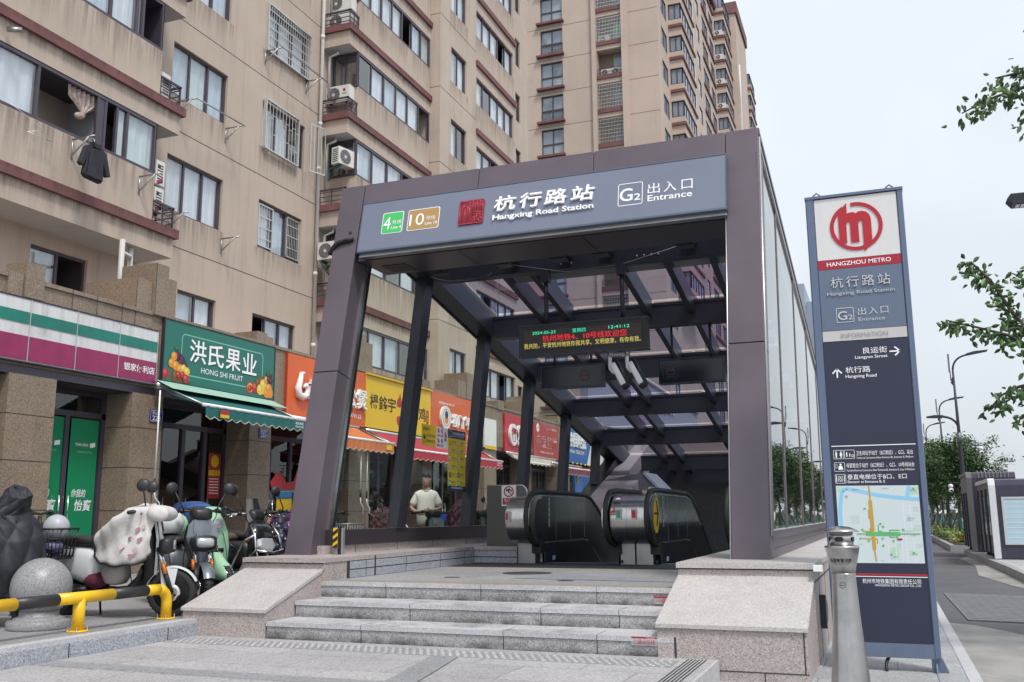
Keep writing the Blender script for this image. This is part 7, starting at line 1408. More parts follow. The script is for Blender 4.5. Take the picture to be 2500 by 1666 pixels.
cover('black quilted winter cover with a hood over the scooter behind the granite ball', qs, puff, .85, [(.05, .30, .30, .32), (.05, .55, .33, .35), (.03, .80, .30, .35), (.0, .95, .25, .31), (.0, 1.04, .17, .22), (.05, 1.12, .16, .16), (.09, 1.2, .16, .13), (.08, 1.27, .10, .09), (.06, 1.30, .01, .01)])
# beyond the plum column and behind the glass
dots = mat('polka nylon', (.03, .018, .055), .5, bump=.3, bscale=16)
n_ = dots.node_tree.nodes; l_ = dots.node_tree.links; v_ = n_.new('ShaderNodeTexVoronoi'); v_.inputs['Scale'].default_value = 16; t_ = n_.new('ShaderNodeTexCoord'); l_.new(t_.outputs['Object'], v_.inputs['Vector']); r_ = n_.new('ShaderNodeMath'); r_.operation = 'LESS_THAN'; r_.inputs[1].default_value = .26; l_.new(v_.outputs['Distance'], r_.inputs[0]); x_ = n_.new('ShaderNodeMix'); x_.data_type = 'RGBA'; x_.inputs[6].default_value = (.03, .018, .055, 1); l_.new(r_.outputs[0], x_.inputs[0]); l_.new(v_.outputs['Color'], x_.inputs[7]); l_.new(x_.outputs[2], n_['Principled BSDF'].inputs['Base Color'])
pd = scooter('scooter under a polka dot cover beside the plum column', -7.15, 11.0, 4, 'flat', sc_dark, group='scooters parked on the shop pavement'); cover('dark polka dot winter cover beside the plum column', pd, dots, .9, [(.06, .30, .30, .36), (.06, .6, .32, .38), (.04, .85, .28, .36), (.02, 1.0, .18, .30), (.0, 1.08, .02, .02)], nm='quilted_cover')
rs_ = scooter('red scooter behind the glass with a patterned cover and chrome bars', -7.35, 14.05, -20, 'moto', sc_red); cover('flowery dark cover over the handlebar of the red scooter behind the glass', rs_, mat('flower cover', (.04, .06, .05), .7, var=.7, vscale=26, tint2=(.35, .12, .14)), .85, [(.02, .70, .20, .34), (.02, .9, .22, .36), (.0, 1.06, .16, .32), (.0, 1.14, .02, .02)], nm='flowery_cover')
dk_ = scooter('dark scooter behind the glass in front of the standing man', -7.2, 15.25, -25, 'flat', sc_grey, mir=False)
mr = scooter('scooter under a maroon quilted cover behind the glass', -7.3, 16.75, -15, 'flat', sc_dark, mir=False); cover('maroon quilted winter cover on a scooter behind the glass', mr, mat('maroon nylon', (.075, .014, .03), .5, bump=.3, bscale=16), .85, [(.06, .35, .30, .33), (.06, .75, .30, .34), (.05, 1.0, .22, .26), (.08, 1.18, .16, .15), (.08, 1.30, .02, .02)])
te = scooter('mint scooter at the far end of the glass row', -7.2, 18.2, -20, 'retro', mat('teal paint', (.22, .45, .40), .25, coat=.5)); scooter('second dark scooter behind the glass beside the maroon cover', -7.2, 17.4, -20, 'flat', sc_blk)
cg = ebike('electric bicycle with a yellow and blue insulated delivery box behind the glass', -7.35, 12.35, -10, alu)
t = thing('delivery_box', 'yellow and blue insulated delivery box on a bicycle behind the glass', 'box', world_of(cg, .15, 0, .86), cg.rotation_euler[2]); m = MB(); box(m, -.28, .28, -.27, .27, .0, .50, mat('box yellow', (.62, .40, .02), .55)); m.build('body', t, local=True, bevel=.02); m = MB(); box(m, -.29, .29, -.28, .28, .40, .52, mat('box blue', (.03, .16, .30), .55)); box(m, .05, .10, -.285, .285, .02, .5, sc_dark); m.build('lid', t, local=True, bevel=.02)
m = MB(); bx = mat('crate blue', (.02, .09, .50), .45); o_ = Vector((-8.0, 17.3, .157)); 
box(m, -8.2, -7.8, 17.1, 17.6, .75, 1.22, bx); 
for i in range(4): box(m, -7.799, -7.79, 17.15+.11*i, 17.2+.11*i, .85, 1.1, joint)
box(m, -8.15, -7.85, 17.15, 17.55, .157, .75, sc_dark); o = m.build('crate', None, o_); tag(o, 'blue plastic crate beside the man behind the glass', 'crate')

# ------------------------------------------------------------------ the man behind the glass
def skin_body(name, parent, joints, bones, m, sub=2, extra=None, smooth=True):
    me = bpy.data.meshes.new(name+'_sk'); keys = list(joints); me.from_pydata([joints[k][0] for k in keys], [(keys.index(a), keys.index(b)) for a, b in bones], [])
    o = bpy.data.objects.new(name+'_sk', me); COL.objects.link(o); sk_ = o.modifiers.new('skin', 'SKIN'); sk_.use_smooth_shade = True
    lay = me.skin_vertices[0] if me.skin_vertices else None
    if lay is None:
        bm = bmesh.new(); bm.from_mesh(me); bm.verts.layers.skin.verify(); bm.to_mesh(me); bm.free(); lay = me.skin_vertices[0]
    for i, k in enumerate(keys): lay.data[i].radius = joints[k][1]; lay.data[i].use_root = (i == 0)
    sb = o.modifiers.new('sub', 'SUBSURF'); sb.levels = sub; sb.render_levels = sub
    bpy.context.view_layer.update(); dg = bpy.context.evaluated_depsgraph_get(); ev = o.evaluated_get(dg); mm = ev.to_mesh()
    b = MB(); b.add([tuple(v.co) for v in mm.vertices], [list(p.vertices) for p in mm.polygons], m, smooth); ev.to_mesh_clear(); bpy.data.objects.remove(o)
    return b
skin_m = mat('skin', (.44, .27, .19), .55, var=.08, vscale=20); hair_m = mat('hair', (.015, .013, .013), .6, var=.3, vscale=60); tee = mat('off white tee', (.76, .74, .71), .85, var=.06, vscale=6, bump=.9, bscale=7); shorts = mat('grey shorts', (.12, .12, .13), .8)
ang = radians(-63+90); mn = thing('person', 'man in an off white T-shirt standing behind the glass with hands held together', 'person', (-8.0, 16.22, .157), ang)
# local frame: faces -Y, x to his left as seen by the viewer's right
J = {'pel': ((0, 0, .93), (.15, .11)), 'bel': ((0, .0, 1.08), (.15, .105)), 'che': ((0, .01, 1.28), (.165, .11)), 'sho': ((0, .01, 1.40), (.10, .07)), 'nek': ((0, .0, 1.49), (.06, .06)), 'nk2': ((0, -.012, 1.55), (.056, .06)),
     'hl': ((.09, 0, .86), (.085, .09)), 'kl': ((.10, -.01, .48), (.055, .06)), 'al': ((.11, .02, .09), (.038, .042)), 'fl': ((.12, -.11, .035), (.042, .03)), 'hr': ((-.09, 0, .86), (.085, .09)), 'kr': ((-.10, -.01, .48), (.055, .06)), 'ar': ((-.11, .02, .09), (.038, .042)), 'fr': ((-.12, -.11, .035), (.042, .03)),
     'sl': ((.175, .01, 1.39), (.055, .055)), 'el': ((.27, -.0, 1.14), (.042, .042)), 'wl': ((.10, -.22, 1.09), (.026, .03)), 'hal': ((.045, -.26, 1.10), (.036, .020)), 'sr': ((-.175, .01, 1.39), (.055, .055)), 'er': ((-.28, -.01, 1.14), (.042, .042)), 'wr': ((-.12, -.21, 1.03), (.026, .03)), 'har': ((-.055, -.255, 1.04), (.036, .020))}
BN = [('pel', 'bel'), ('bel', 'che'), ('che', 'sho'), ('sho', 'nek'), ('nek', 'nk2'), ('pel', 'hl'), ('hl', 'kl'), ('kl', 'al'), ('al', 'fl'), ('pel', 'hr'), ('hr', 'kr'), ('kr', 'ar'), ('ar', 'fr'), ('sho', 'sl'), ('sl', 'el'), ('el', 'wl'), ('wl', 'hal'), ('sho', 'sr'), ('sr', 'er'), ('er', 'wr'), ('wr', 'har')]
for s, w in (('l', (.045, -.26, 1.10)), ('r', (-.055, -.255, 1.04))):
    sg_ = -1 if s == 'l' else 1
    for i in range(4):
        b0 = Vector(w)+Vector((sg_*.03, -.005, .022-.015*i)); J['f%s%da' % (s, i)] = (tuple(b0+Vector((sg_*.028, -.012, -.004))), (.0095, .0095)); J['f%s%db' % (s, i)] = (tuple(b0+Vector((sg_*(.052-.004*abs(i-1)), .004, -.014))), (.0085, .0085)); J['f%s%dc' % (s, i)] = (tuple(b0+Vector((sg_*(.062-.004*abs(i-1)), .022, -.022))), (.007, .007)); BN += [('ha'+s, 'f%s%da' % (s, i)), ('f%s%da' % (s, i), 'f%s%db' % (s, i)), ('f%s%db' % (s, i), 'f%s%dc' % (s, i))]
    J['t%sa' % s] = (tuple(Vector(w)+Vector((sg_*.005, -.02, .035))), (.011, .011)); J['t%sb' % s] = (tuple(Vector(w)+Vector((sg_*.035, -.03, .045))), (.009, .009)); BN += [('ha'+s, 't%sa' % s), ('t%sa' % s, 't%sb' % s)]
b = skin_body('person', mn, J, BN, skin_m)
hc = Vector((0, -.03, 1.665)); yawh = radians(-22); ch_, sh_ = cos(yawh), sin(yawh)
def H(x, y, z): return (hc.x+x*ch_-y*sh_, hc.y+x*sh_+y*ch_, hc.z+z)
rg = []
for z, hx, hyf, hyb in ((-.125, .035, .055, .03), (-.115, .048, .082, .04), (-.095, .060, .090, .055), (-.06, .068, .094, .07), (-.02, .073, .096, .085), (.02, .076, .097, .095), (.06, .077, .094, .100), (.09, .070, .080, .092), (.11, .052, .055, .07), (.122, .02, .02, .03)):
    rg.append([Vector(H(hx*cos(2*pi*i/24), (-hyf if sin(2*pi*i/24) < 0 else -hyb)*-sin(2*pi*i/24) if False else (hyb if sin(2*pi*i/24) > 0 else hyf)*sin(2*pi*i/24), z)) for i in range(24)])
loft(b, rg, skin_m)
b.add([H(*p) for p in ((0, -.097, .025), (-.014, -.094, -.025), (.014, -.094, -.025), (0, -.122, -.022), (0, -.10, -.035))], [(0, 1, 3), (0, 3, 2), (1, 4, 3), (3, 4, 2)], skin_m, True)
for s in (-1, 1): ball(b, H(s*.078, .01, -.005), .012, .022, .032, skin_m, 10, 6)
b.build('body', mn, local=True)
m = MB()
for s in (-1, 1): ball(m, H(s*.032, -.091, .022), .011, .005, .0042, white, 10, 6); ball(m, H(s*.032-.003, -.095, .022), .005, .003, .0042, black, 8, 5); tube(m, [H(s*.016, -.099, .040), H(s*.034, -.099, .046), H(s*.052, -.088, .040)], .0045, hair_m, 5)
tube(m, [H(-.024, -.092, -.062), H(0, -.098, -.060), H(.024, -.092, -.062)], .005, mat('lips', (.32, .13, .11), .5), 6); m.build('face', mn, local=True)
m = MB(); hr_ = []
for z, hx, hyf, hyb in ((-.03, .076, -.02, .092), (.01, .082, .02, .102), (.035, .085, .075, .108), (.055, .086, .106, .110), (.10, .080, .102, .102), (.125, .064, .08, .082), (.142, .03, .035, .045), (.146, .004, .004, .004)):
    hr_.append([Vector(H(hx*cos(2*pi*i/28)*(1+.02*sin(i*5)), (hyb if sin(2*pi*i/28) > 0 else hyf)*sin(2*pi*i/28), z+.004*sin(i*7))) for i in range(28)])
loft(m, hr_, hair_m); m.build('hair', mn, local=True)
T = {'pel': ((0, 0, .78), (.20, .15)), 'bel': ((0, -.005, 1.02), (.19, .14)), 'che': ((0, .005, 1.26), (.185, .125)), 'sho': ((0, .012, 1.40), (.12, .09)), 'nek': ((0, .005, 1.505), (.078, .074)), 'sl': ((.165, .01, 1.385), (.075, .07)), 'ul': ((.255, .0, 1.17), (.088, .085)), 'sr': ((-.165, .01, 1.385), (.075, .07)), 'ur': ((-.262, -.002, 1.17), (.088, .085))}
skin_body('tee', mn, T, [('pel', 'bel'), ('bel', 'che'), ('che', 'sho'), ('sho', 'nek'), ('sho', 'sl'), ('sl', 'ul'), ('sho', 'sr'), ('sr', 'ur')], tee).build('shirt', mn, local=True)
m = MB(); tube(m, [(.070*cos(2*pi*i/20), .0+.066*sin(2*pi*i/20), 1.478+.016*sin(2*pi*i/20)) for i in range(21)], .009, tee, 6); m.build('collar', mn, local=True)
T = {'pel': ((0, 0, .92), (.165, .125)), 'hl': ((.095, 0, .80), (.105, .105)), 'kl': ((.10, -.005, .52), (.095, .095)), 'hr': ((-.095, 0, .80), (.105, .105)), 'kr': ((-.10, -.005, .52), (.095, .095))}
skin_body('sho', mn, T, [('pel', 'hl'), ('hl', 'kl'), ('pel', 'hr'), ('hr', 'kr')], shorts).build('shorts', mn, local=True)
# ------------------------------------------------------------------ the street on the right
kerb_m = mat('kerb stone', (.33, .33, .34), .7, speck=.4, sscale=60, var=.2, vscale=1.2, grime=.4)
KX = lambda y: 2.36 if y < 24 else 2.36-.16*(y-24)/9.5 if y < 33.5 else 2.2
mb = MB()
mb.add([(KX(y)+d, y, z) for y in (-10, 10, 20, 24, 27, 30, 33.5) for d, z in ((0, -.17), (0, 0), (.14, .002))], [(3*i+a, 3*i+3+a, 3*i+4+a, 3*i+1+a) for i in range(6) for a in (0, 1)], kerb_m)
mb.add([(2.2, 33.5, -.17), (2.6, 35.2, -.17), (2.6, 35.2, 0), (2.2, 33.5, 0)], [(0, 1, 2, 3)], kerb_m); mb.add([(2.6, 35.2, -.17), (14, 35.6, -.17), (14, 35.6, 0), (2.6, 35.2, 0)], [(0, 1, 2, 3)], kerb_m)
mb.add([(KX(y)+.13, y, 0) for y in (-10, 10, 20, 24, 27, 30, 33.4)]+[(2.7, 35.1, 0), (14, 35.5, 0), (14, -10, 0)], [list(range(10))], pave_k); o = mb.build('kiosk_pavement'); tag(o, kind='structure')
mb = MB(); conc = mat('worn concrete', (.30, .295, .285), .85, var=.35, vscale=1.6, grime=.5, bump=.4, bscale=60)
mb.add([(.62, 4, -.1665), (1.5, 4, -.1665), (1.35, 6.5, -.1665), (1.6, 8.6, -.1665), (1.25, 10.2, -.1665), (1.45, 11.8, -.1665), (.9, 12.9, -.1665), (.62, 13.1, -.1665)], [list(range(8))], conc)
mb.add([(2.36, 18, -.165), (2.36, 33, -.165), (1.9, 31, -.166), (2.0, 27, -.166), (1.75, 23, -.166), (2.05, 20, -.166)][::-1], [list(range(6))], conc); mb.build('concrete_patch'); tag(COL.objects['concrete_patch'], kind='structure')
mb = MB(); gm_ = mat('drain grating', (.20, .20, .225), .7, var=.2, vscale=5, grime=.3); mb.add([(.86, 13.45, -.163), (3.1, 13.0, -.163), (3.1, 17.2, -.163), (.80, 17.75, -.163)], [(0, 1, 2, 3)], gm_)
for i in range(22): y = 13.5+.19*i; mb.add([(.86-.003*i, y, -.160), (3.1, y-.5, -.160), (3.1, y-.47, -.160), (.86-.003*i, y+.03, -.160)], [(0, 1, 2, 3)], joint)
for i in range(16): x = .86+.14*i; mb.add([(x, 13.45-.2*(x-.86), -.159), (x+.02, 13.45-.2*(x-.86), -.159), (x-.04, 17.7-.24*(x-.86), -.159), (x-.06, 17.7-.24*(x-.86), -.159)], [(0, 1, 2, 3)], gm_)
o = mb.build('drain_grating', None, (2, 15, -.163)); tag(o, 'grey metal drain grating laid in the road beyond the totem', 'grating')
# planting bed with hedge, trees on props
mb = MB(); box(mb, 2.0, 2.16, 37.0, 140, -.17, .04, kerb_m); box(mb, 2.0, 14, 36.85, 37.0, -.17, .04, kerb_m); o = mb.build('bed_kerb'); tag(o, kind='structure')
mb = MB(); box(mb, 2.16, 14, 37.0, 140, -.2, .0, mat('soil', (.05, .04, .03), .9)); o = mb.build('bed_soil'); tag(o, kind='structure')
hd1 = mat('hedge leaf', (.12, .19, .045), .6, var=.5, vscale=2.5, tint2=(.05, .10, .02)); hd2 = mat('hedge leaf young', (.22, .25, .06), .6, var=.4, vscale=3); hd3 = mat('hedge leaf red', (.20, .10, .04), .6)
mb = MB(); rg = random.Random(11)
for i in range(9000):
    y = 37.2+ (rg.random()**1.7)*70; x = 2.25+rg.random()*(2.6 if y < 45 else 1.6); zt2 = .38+.07*sin(y*1.3)+.05*sin(x*4); z = zt2*rg.random()**.5
    d = Vector((rg.uniform(-1, 1), rg.uniform(-1, 1), rg.uniform(-.2, 1))).normalized(); e = d.orthogonal().normalized(); L = rg.uniform(.07, .15)*(1+y/120); p = Vector((x, y, z))
    mb.add([p, p+d*L*.5+e*L*.3, p+d*L, p+d*L*.5-e*L*.3], [(0, 1, 2, 3)], hd3 if (y < 39.5 and rg.random() < .3) else hd2 if rg.random() < .4 else hd1)
o = mb.build('hedge'); tag(o, 'low green hedge filling the planting bed', 'hedge', kind='stuff')
lf = [mat('tree leaf', (.075, .15, .05), .55, var=.4, vscale=1.2, tint2=(.03, .07, .02)), mat('tree leaf light', (.12, .21, .07), .55, var=.3, vscale=1.5), mat('tree leaf dark', (.03, .07, .022), .6)]
bark = mat('bark', (.09, .07, .055), .85, var=.4, vscale=6, bump=.6, bscale=30); wrap = mat('teal trunk wrap', (.012, .15, .17), .7); pole = mat('wood prop', (.17, .12, .09), .8, var=.3, vscale=6)
def tree(label, x, y, h, R, seed, nl, leaf, trunk_wrap=True, reach=()):
    rg = random.Random(seed); t = thing('street_tree', label, 'tree', (x, y, 0), 0, 'young street trees in the planting bed'); m = MB(); crown = []
    tube(m, [(x, y, 0), (x+rg.uniform(-.05, .05), y, h*.3), (x+rg.uniform(-.1, .1), y+.1, h*.55), (x, y, h*.85)], [.065, .055, .04, .012], bark, 8)
    tips = []
    for i in range(18):
        a = rg.uniform(0, 2*pi); z0 = h*rg.uniform(.28, .7); rr = R*rg.uniform(.5, 1.05)*(1.0 if z0 < h*.55 else .8); p1 = Vector((x+rr*cos(a), y+rr*sin(a), min(h, z0+h*rg.uniform(.12, .34)))); tips.append((Vector((x, y, z0)), p1))
    for q in reach: tips.append((Vector((x, y, q[3])), Vector((x+q[0], y+q[1], q[2]))))
    for a, b_ in tips: mid = (a+b_)/2+Vector((0, 0, .15*R)); tube(m, bez(a, mid, b_, 5), [.03, .026, .02, .015, .01, .005], bark, 5); crown += [(v, .28*R*(1.25-.5*k/6)) for k, v in enumerate(bez(a, mid, b_, 6)) if k > 1]
    m.build('trunk', t); m = MB()
    per = nl//len(crown)
    for c_, r_ in crown:
        mt = lf[0] if rg.random() < .55 else lf[1] if rg.random() < .55 else lf[2]
        for _ in range(per):
            p = Vector(c_)+Vector((rg.gauss(0, 1), rg.gauss(0, 1), rg.gauss(0, .8)))*r_*.55; d = Vector((rg.uniform(-1, 1), rg.uniform(-1, 1), rg.uniform(-1, .35))).normalized(); e = d.cross(Vector((rg.uniform(-1, 1), rg.uniform(-1, 1), 1))).normalized(); L = leaf*rg.uniform(.7, 1.4)
            m.add([p, p+d*L*.45+e*L*.22, p+d*L, p+d*L*.45-e*L*.22], [(0, 1, 2, 3)], mt)
    m.build('crown', t)
    if trunk_wrap:
        m = MB(); lathe(m, (x, y, .1), [(.085, 0), (.075, 1.0)], wrap, 10); m.build('trunk_wrap', t); m = MB()
        for a in (2.6, -.5, 4.2): tube(m, [(x+.6*cos(a), y+.6*sin(a), .0), (x+.05*cos(a), y+.05*sin(a), 1.15)], .035, pole, 6)
        islands(m, 'prop', t)
    return t
TREES = [(2.95, 46, 4.7, 1.5, 9500, 'nearest young street tree with wide thin branches right of the lamp post', ((2.0, -.6, 3.35, 2.0), (1.6, -.3, 3.0, 1.8), (1.55, .3, 4.2, 2.2), (-.9, -.3, 4.2, 2.2))), (2.8, 50, 4.7, 1.5, 8000, 'second young street tree with teal wrapped trunk, just behind the nearest one', ()), (2.7, 54, 4.8, 1.5, 6000, 'third young street tree in the row behind the lamp post', ()), (2.65, 58.5, 4.7, 1.2, 3000, 'fourth young street tree along the hedge', ()), (2.6, 63.5, 4.7, 1.3, 2600, 'fifth young street tree along the hedge', ()), (2.55, 69, 4.8, 1.3, 2200, 'sixth young street tree, second from the far end of the row', ()), (2.5, 75, 5.0, 1.4, 2000, 'farthest street tree of the row, close to the totem edge', ())]
for i, (x, y, h, R, nl, lab, rc) in enumerate(TREES): tree(lab, x, y, h, R, 20+i, nl, .13+.012*i, True, rc)
# ---- street lamps
lamp_m = mat('lamp post navy', (.035, .037, .055), .45, .3); solar = mat('lamp panel grey', (.16, .17, .20), .4, .3)
def lamp(label, x, y, k):
    t = thing('street_lamp', label, 'street lamp', (x, y, 0), 0, 'double armed street lamps along the road'); m = MB(); tube(m, [(x, y, 0), (x, y, 2.1), (x, y, 3.4), (x, y, 4.7), (x-.02, y, 7.2)], [.115, .105, .095, .065, .04], lamp_m, 14); lathe(m, (x, y, 4.05), [(.10, 0), (.10, .42)], solar, 14); m.build('pole', t)
    F = FY(y); m = MB(); tube(m, bez((x-.02, y, 7.15), (x+.02, y, 7.72), (x+.65, y, 7.78), 8), .04, lamp_m, 8); fprism(m, F, [(x+.6, 7.74), (x+1.35, 7.86), (x+1.40, 7.93), (x+.85, 7.90), (x+.55, 7.82)], -.09, .09, lamp_m)
    tube(m, bez((x, y, 4.72), (x-.12, y, 5.16), (x-.65, y, 5.18), 8), .05, lamp_m, 8); fprism(m, F, [(x-.6, 5.11), (x-1.2, 5.14), (x-1.22, 5.20), (x-.9, 5.25), (x-.55, 5.23)], -.10, .10, lamp_m); m.build('arm', t)
    m = MB(); fprism(m, F, [(x-.14, 6.6), (x-.02, 6.42), (x-.01, 6.75), (x-.08, 6.85)], -.04, .04, lamp_m); box(m, x-.19, x-.12, y-.03, y+.03, 7.05, 7.85, solar); box(m, x-.15, x-.11, y-.02, y+.02, 6.7, 7.1, lamp_m); m.build('antenna', t)
    if k == 0:
        for x0, x1, z in ((x+.07, x+.95, 3.92), (x-.62, x-.07, 2.38)): m = MB(); tube(m, [(x0, y, z), (x1, y, z)], .022, lamp_m, 6); m.build('camera_arm', t)
        for cx_, z in ((x+.78, 3.90), (x-.50, 2.36)):
            o_ = thing('traffic_camera', ['white camera hung from the upper arm of the nearest street lamp', 'white dome camera hung from the lower arm of the nearest street lamp'][z < 3], 'camera', (cx_, y, z-.35), 0, 'cameras on the nearest street lamp'); m = MB(); ball(m, (cx_, y, z-.11), .10, .10, .09, white, 14, 8); m.build('mount', o_); m = MB(); ball(m, (cx_, y, z-.28), .10, .10, .09, white, 14, 8); ball(m, (cx_+.02, y-.07, z-.29), .05, .05, .05, black, 10, 6); m.build('dome', o_)
        m = MB(); lathe(m, (x, y, 1.0), [(.114, 0), (.114, .22)], mat('notice tan', (.30, .18, .08), .7), 12); m.build('notice', t)
    return t
lamp('nearest double armed navy street lamp with two white cameras', 3.12, 44.3, 0); lamp('middle double armed navy street lamp in the row', 3.42, 62, 1); lamp('farthest double armed navy street lamp, nearest the totem edge', 3.3, 79, 2)
t = thing('lamp_head', 'dark lamp head with two light panels on a long arm among the tree branches', 'street lamp', (2.6, 11, 4.0)); m = MB(); F = FY(11.0)
fprism(m, F, [(1.44, 4.43), (1.475, 4.475), (2.4, 4.46), (2.4, 4.33), (1.49, 4.365)], -.10, .10, mat('lamp head dark', (.035, .04, .055), .4, .3)); m.build('housing', t); m = MB(); [m.add([(a, 10.93, 4.357), (a+.035, 10.93, 4.355), (a+.035, 11.07, 4.355), (a, 11.07, 4.357)], [(0, 1, 2, 3)], white) for a in (1.52, 1.57)]; islands(m, 'light_panel', t)
m = MB(); tube(m, [(2.4, 11, 4.42), (4.6, 11, 4.35), (4.8, 11, 4.0), (4.8, 11, -.1)], [.05, .06, .07, .09], lamp_m, 8); m.build('pole', t)
# ---- kiosks
kd = mat('kiosk plum', (.055, .052, .085), .32, .3, var=.1); kl = mat('kiosk side grey', (.12, .12, .125), .5, var=.15, vscale=1); kw = mat('kiosk white trim', (.60, .61, .64), .35); shut = mat('roller shutter', (.40, .55, .63), .3, var=.05); glass_k = glass('kiosk glass', (.42, .52, .50), 1., ior=1.6)
def kiosk(label, x0, y0, x1, y1, h, sv):
    t = thing('kiosk', label, 'kiosk', (x0, y0, 0)); F = FY(y0)
    m = MB(); fprism(m, FX(0), [(y0+.10, .12), (y1, .12), (y1, h-.04), (y0+.08, h-.04)], x0+.05, x1, kl); m.build('body', t)
    prof = lambda d: [(y0-d, .02), (y0+.10, .02), (y0+.10, h-.22), (y0+.24, h-.08), (y1, h-.08), (y1, h+d), (y0+.14, h+d), (y0+.04, h-.03), (y0-d, h-.16)]
    m = MB(); fprism(m, FX(0), prof(0), x0+.15, x1, kd); m.build('front_frame', t); m = MB(); fprism(m, FX(0), prof(.015), x0, x0+.15, kw if sv else kl); m.build('edge_trim', t)
    m = MB(); fbox(m, F, x0+.20, x1-.15, .30, 1.60, .0, .012, mat('kiosk frame dark', (.035, .035, .05), .4))
    for a, b_, c_, d in ((x0+.26, x1-.2, .36, .41), (x0+.26, x1-.2, 1.48, 1.53), (x0+.26, x0+.32, .41, 1.48)): fbox(m, F, a, b_, c_, d, -.0, .035, alu)
    m.build('window_frame', t); m = MB(); fbox(m, F, x0+.32, x1-.2, .41, 1.48, .01, .02, shut)
    for i in range(8): fbox(m, F, x0+.32, x1-.2, .52+.125*i, .53+.125*i, .02, .024, white)
    m.build('shutter', t); m = MB(); Fx = Fr((x0+.045, 0, 0), (0, -1, 0), (-1, 0, 0)); n = 3; w = (y1-y0-.4)/n
    for i in range(n): a = -(y0+.2+w*(i+1))+.1; b_ = -(y0+.2+w*i)-.1; fbox(m, Fx, a, b_, .56, 1.55, .0, .010, kd); fbox(m, Fx, a-.06, a, .1, 1.75, .0, .04, kd); fbox(m, Fx, b_, b_+.06, .35, 1.62, .0, .04, kd)
    m.build('side_frame', t); m = MB()
    for i in range(n): a = -(y0+.2+w*(i+1))+.12; b_ = -(y0+.2+w*i)-.12; fpoly(m, Fx, [(a, .58), (b_, .58), (b_, 1.53), (a, 1.53)], .016, mat('kiosk dark pane', (.03, .04, .045), .05, spec=.9))
    islands(m, 'side_window', t); m = MB()
    for y in (y0+.4, (y0+y1)/2, y1-.4): box(m, x0+.12, x1-.2, y-.08, y+.08, .0, .13, black)
    islands(m, 'foot', t); return t
kiosk('grey kiosk with white edge trim and a pale blue roller shutter, nearer of the two', 2.45, 26.9, 7, 30.6, 1.98, 1)
t2 = kiosk('second grey kiosk with a ribbed rounded roof behind the nearer one', 2.30, 31.6, 3.62, 34.6, 2.33, 0)
m = MB()
for i in range(9): x = 2.62+.10*i; fprism(m, FX(0), [(31.59, 2.14), (31.62, 2.24), (31.74, 2.34), (31.9, 2.36), (34.6, 2.36), (34.6, 2.38), (31.8, 2.38), (31.6, 2.3), (31.56, 2.16)], x, x+.035, kl)
islands(m, 'roof_rib', t2)
# ---- far blue tower, parked cars and things across the street
ft2 = thing('far_tower', 'distant pale blue glass tower rising behind the canopy edge', 'building', (-10, 200, 0)); fb_ = mat('far tower blue', (.30, .36, .45), .5, var=.1, vscale=.1); m = MB(); box(m, -22, -12.2, 196, 215, 0, 47, fb_); box(m, -12.2, -9.5, 200, 222, 0, 44, fb_); m.build('wall', ft2); m = MB()
for k in range(13):
    z = 4+3.1*k
    for y in (197.5, 201, 204.5, 208): box(m, -12.21, -12.15, y, y+1.8, z, z+1.6, troom)
    for x in (-20, -17.5, -15): box(m, x, x+1.4, 195.95, 196.02, z, z+1.5, troom)
islands(m, 'window', ft2)
def car(label, x, y, col, h=1.5, L=4.3, van=False, rz=90):
    t = thing('parked_car', label, 'car', (x, y, -.16), radians(rz), 'cars across the street'); m = MB(); F = Fr((0, 0, 0), (1, 0, 0), (0, -1, 0))
    prof = [(-L/2, .35), (-L/2, .85), (-L/2+.2, .95), (-L/2+.7, h*.95), (-L/2+1.2, h), (L/2-1.7, h), (L/2-1.0, .95), (L/2-.1, .82), (L/2, .6), (L/2, .35)] if not van else [(-L/2, .35), (-L/2, h-.1), (-L/2+.15, h), (L/2-.9, h), (L/2-.3, 1.15), (L/2, .95), (L/2, .35)]
    fprism(m, F, prof, -.85, .85, col); m.build('body', t, local=True, bevel=.06); m = MB(); [fprism(m, F, [(-L/2+.75, .98), (-L/2+1.1, h-.1), (L/2-1.75, h-.1), (L/2-1.15, .98)], a, b_, troom) for a, b_ in ((-.86, -.84), (.84, .86))]; islands(m, 'window', t, True)
    for a in (-L/2+.8, L/2-.8):
        for s in (-1, 1): m = MB(); lathe(m, (a, s*.80, .32), [(.18, -.09), (.32, -.09), (.32, .09), (.18, .09), (.0001, .06)], rubber, 18, axis=(0, 1, 0)); m.build('wheel', t, local=True)
cp = [mat('car white', (.7, .7, .7), .3, coat=.5), mat('car blue', (.05, .10, .30), .3, coat=.5), mat('car silver', (.4, .42, .45), .3, .5, coat=.5), mat('bus orange', (.65, .25, .03), .4)]
for i, (x, y, c_, lab) in enumerate(((7.5, 60, 0, 'white car parked beyond the trees, nearest to the kiosks'), (7.3, 67, 1, 'blue car parked beyond the trees'), (7.4, 74, 2, 'silver car parked beyond the trees'), (7.0, 82, 0, 'white car at the far end of the parked row'))): car(lab, x, y, cp[c_])
# ---- far background tree line and hoarding beyond the street so the horizon closes
far = mat('far foliage', (.09, .125, .085), .8, var=.4, vscale=.15); m = MB(); rg = random.Random(77)
for i in range(5200):
    x = rg.uniform(-60, 90); y = rg.uniform(150, 175); z = rg.random()*(5+2.0*sin(x*.21)+1.2*sin(x*.63)); p = Vector((x, y, z)); d = Vector((rg.uniform(-1, 1), rg.uniform(-1, 1), rg.uniform(-1, 1))).normalized(); e = d.orthogonal(); L = rg.uniform(.6, 1.5); m.add([p, p+d*L*.5+e*L*.35, p+d*L, p+d*L*.5-e*L*.35], [(0, 1, 2, 3)], far)
o = m.build('far_woods'); tag(o, 'distant green tree belt closing the end of the street', 'trees', kind='stuff')
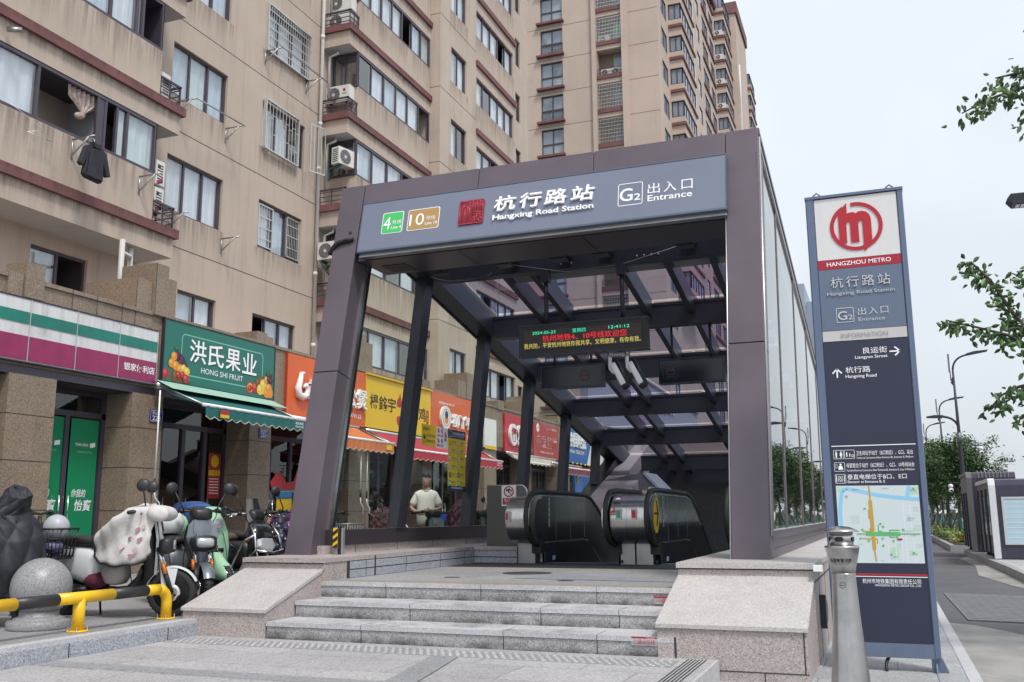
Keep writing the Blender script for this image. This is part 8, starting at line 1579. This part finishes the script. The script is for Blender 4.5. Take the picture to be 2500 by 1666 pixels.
# ---- tree at the right edge: only its branches reach into the picture
tr = thing('cherry_tree', 'tree whose leafy drooping branches hang into the sky beyond the totem', 'tree', (3.6, 10.2, 0)); m = MB(); crown = []
tube(m, [(3.6, 10.2, -.1), (3.55, 10.2, 1.6), (3.4, 10.1, 3.0), (3.3, 10.0, 5.0), (3.3, 10, 7)], [.14, .12, .10, .07, .02], bark, 10)
BR = [[(3.3, 10.0, 5.0), (2.3, 10.0, 5.35), (1.57, 10.0, 5.27), (1.25, 9.98, 5.19), (.99, 9.95, 5.07)], [(2.3, 10, 5.35), (1.6, 10.05, 5.45), (1.33, 10.05, 5.43)], [(3.3, 10, 3.4), (2.2, 10, 2.75), (1.45, 10.0, 2.72), (1.25, 10, 3.05), (1.10, 10, 3.36), (.95, 10, 3.55), (.86, 9.98, 3.52)], [(2.2, 10, 2.75), (1.6, 10.05, 3.2), (1.30, 10.05, 3.42)], [(3.2, 10, 3.0), (2.1, 10, 2.55), (1.45, 9.95, 2.62), (1.2, 9.95, 2.80), (.92, 9.93, 2.90), (.67, 9.9, 2.98)], [(2.1, 10, 2.55), (1.5, 9.98, 2.85), (1.24, 9.98, 2.9)],
      [(3.2, 10, 3.0), (2.2, 10, 2.5), (1.5, 10, 2.36), (1.25, 10, 2.31), (1.1, 10, 2.24), (.99, 9.98, 2.12)], [(2.2, 10, 2.5), (1.6, 10, 2.1), (1.2, 10, 2.02)], [(3.3, 10, 4.0), (2.2, 10, 4.9), (1.6, 10, 4.98), (1.5, 10, 4.92)], [(3.3, 10, 4.6), (2.3, 10.2, 5.9), (1.7, 10.3, 6.1)]]
for q in BR: tube(m, q, [.028*(1-.85*i/(len(q)-1))+.002 for i in range(len(q))], bark, 6)
m.build('trunk', tr); m = MB(); rg = random.Random(3)
for q in BR:
    for a, b_ in zip(q, q[1:]):
        a, b_ = Vector(a), Vector(b_); n = int((b_-a).length*(185 if a.x < 2.0 else 90))
        for _ in range(n):
            p = a.lerp(b_, rg.random())+Vector((rg.gauss(0, .05), rg.gauss(0, .09), rg.gauss(-.03, .05))); d = Vector((rg.uniform(-.8, .5), rg.uniform(-.6, .6), rg.uniform(-1.1, .15))).normalized(); e = d.cross(Vector((rg.uniform(-.5, .5), 1, rg.uniform(-.3, .6)))).normalized(); L = rg.uniform(.045, .11); w = L*.24; nn = d.cross(e)*L*.12
            m.add([p, p+d*L*.25+e*w*.8-nn, p+d*L*.55+e*w*.85-nn, p+d*L, p+d*L*.55-e*w*.85-nn, p+d*L*.25-e*w*.8-nn, p+d*L*.4], [(0, 1, 6), (1, 2, 6), (2, 3, 6), (3, 4, 6), (4, 5, 6), (5, 0, 6)], lf[0] if rg.random() < .5 else lf[2] if rg.random() < .5 else lf[1])
        if a.x < 2.0:
            pass
for _ in range(1500):
    a = rg.uniform(0, 2*pi); p = Vector((3.4+1.1*cos(a)*rg.random(), 10+1.1*sin(a)*rg.random(), 4.6+1.6*rg.random())); d = Vector((rg.uniform(-1, 1), rg.uniform(-1, 1), rg.uniform(-1, .2))).normalized(); e = d.orthogonal(); L = .1; m.add([p, p+d*L*.5+e*.025, p+d*L, p+d*L*.5-e*.025], [(0, 1, 2, 3)], lf[0])
m.build('crown', tr)
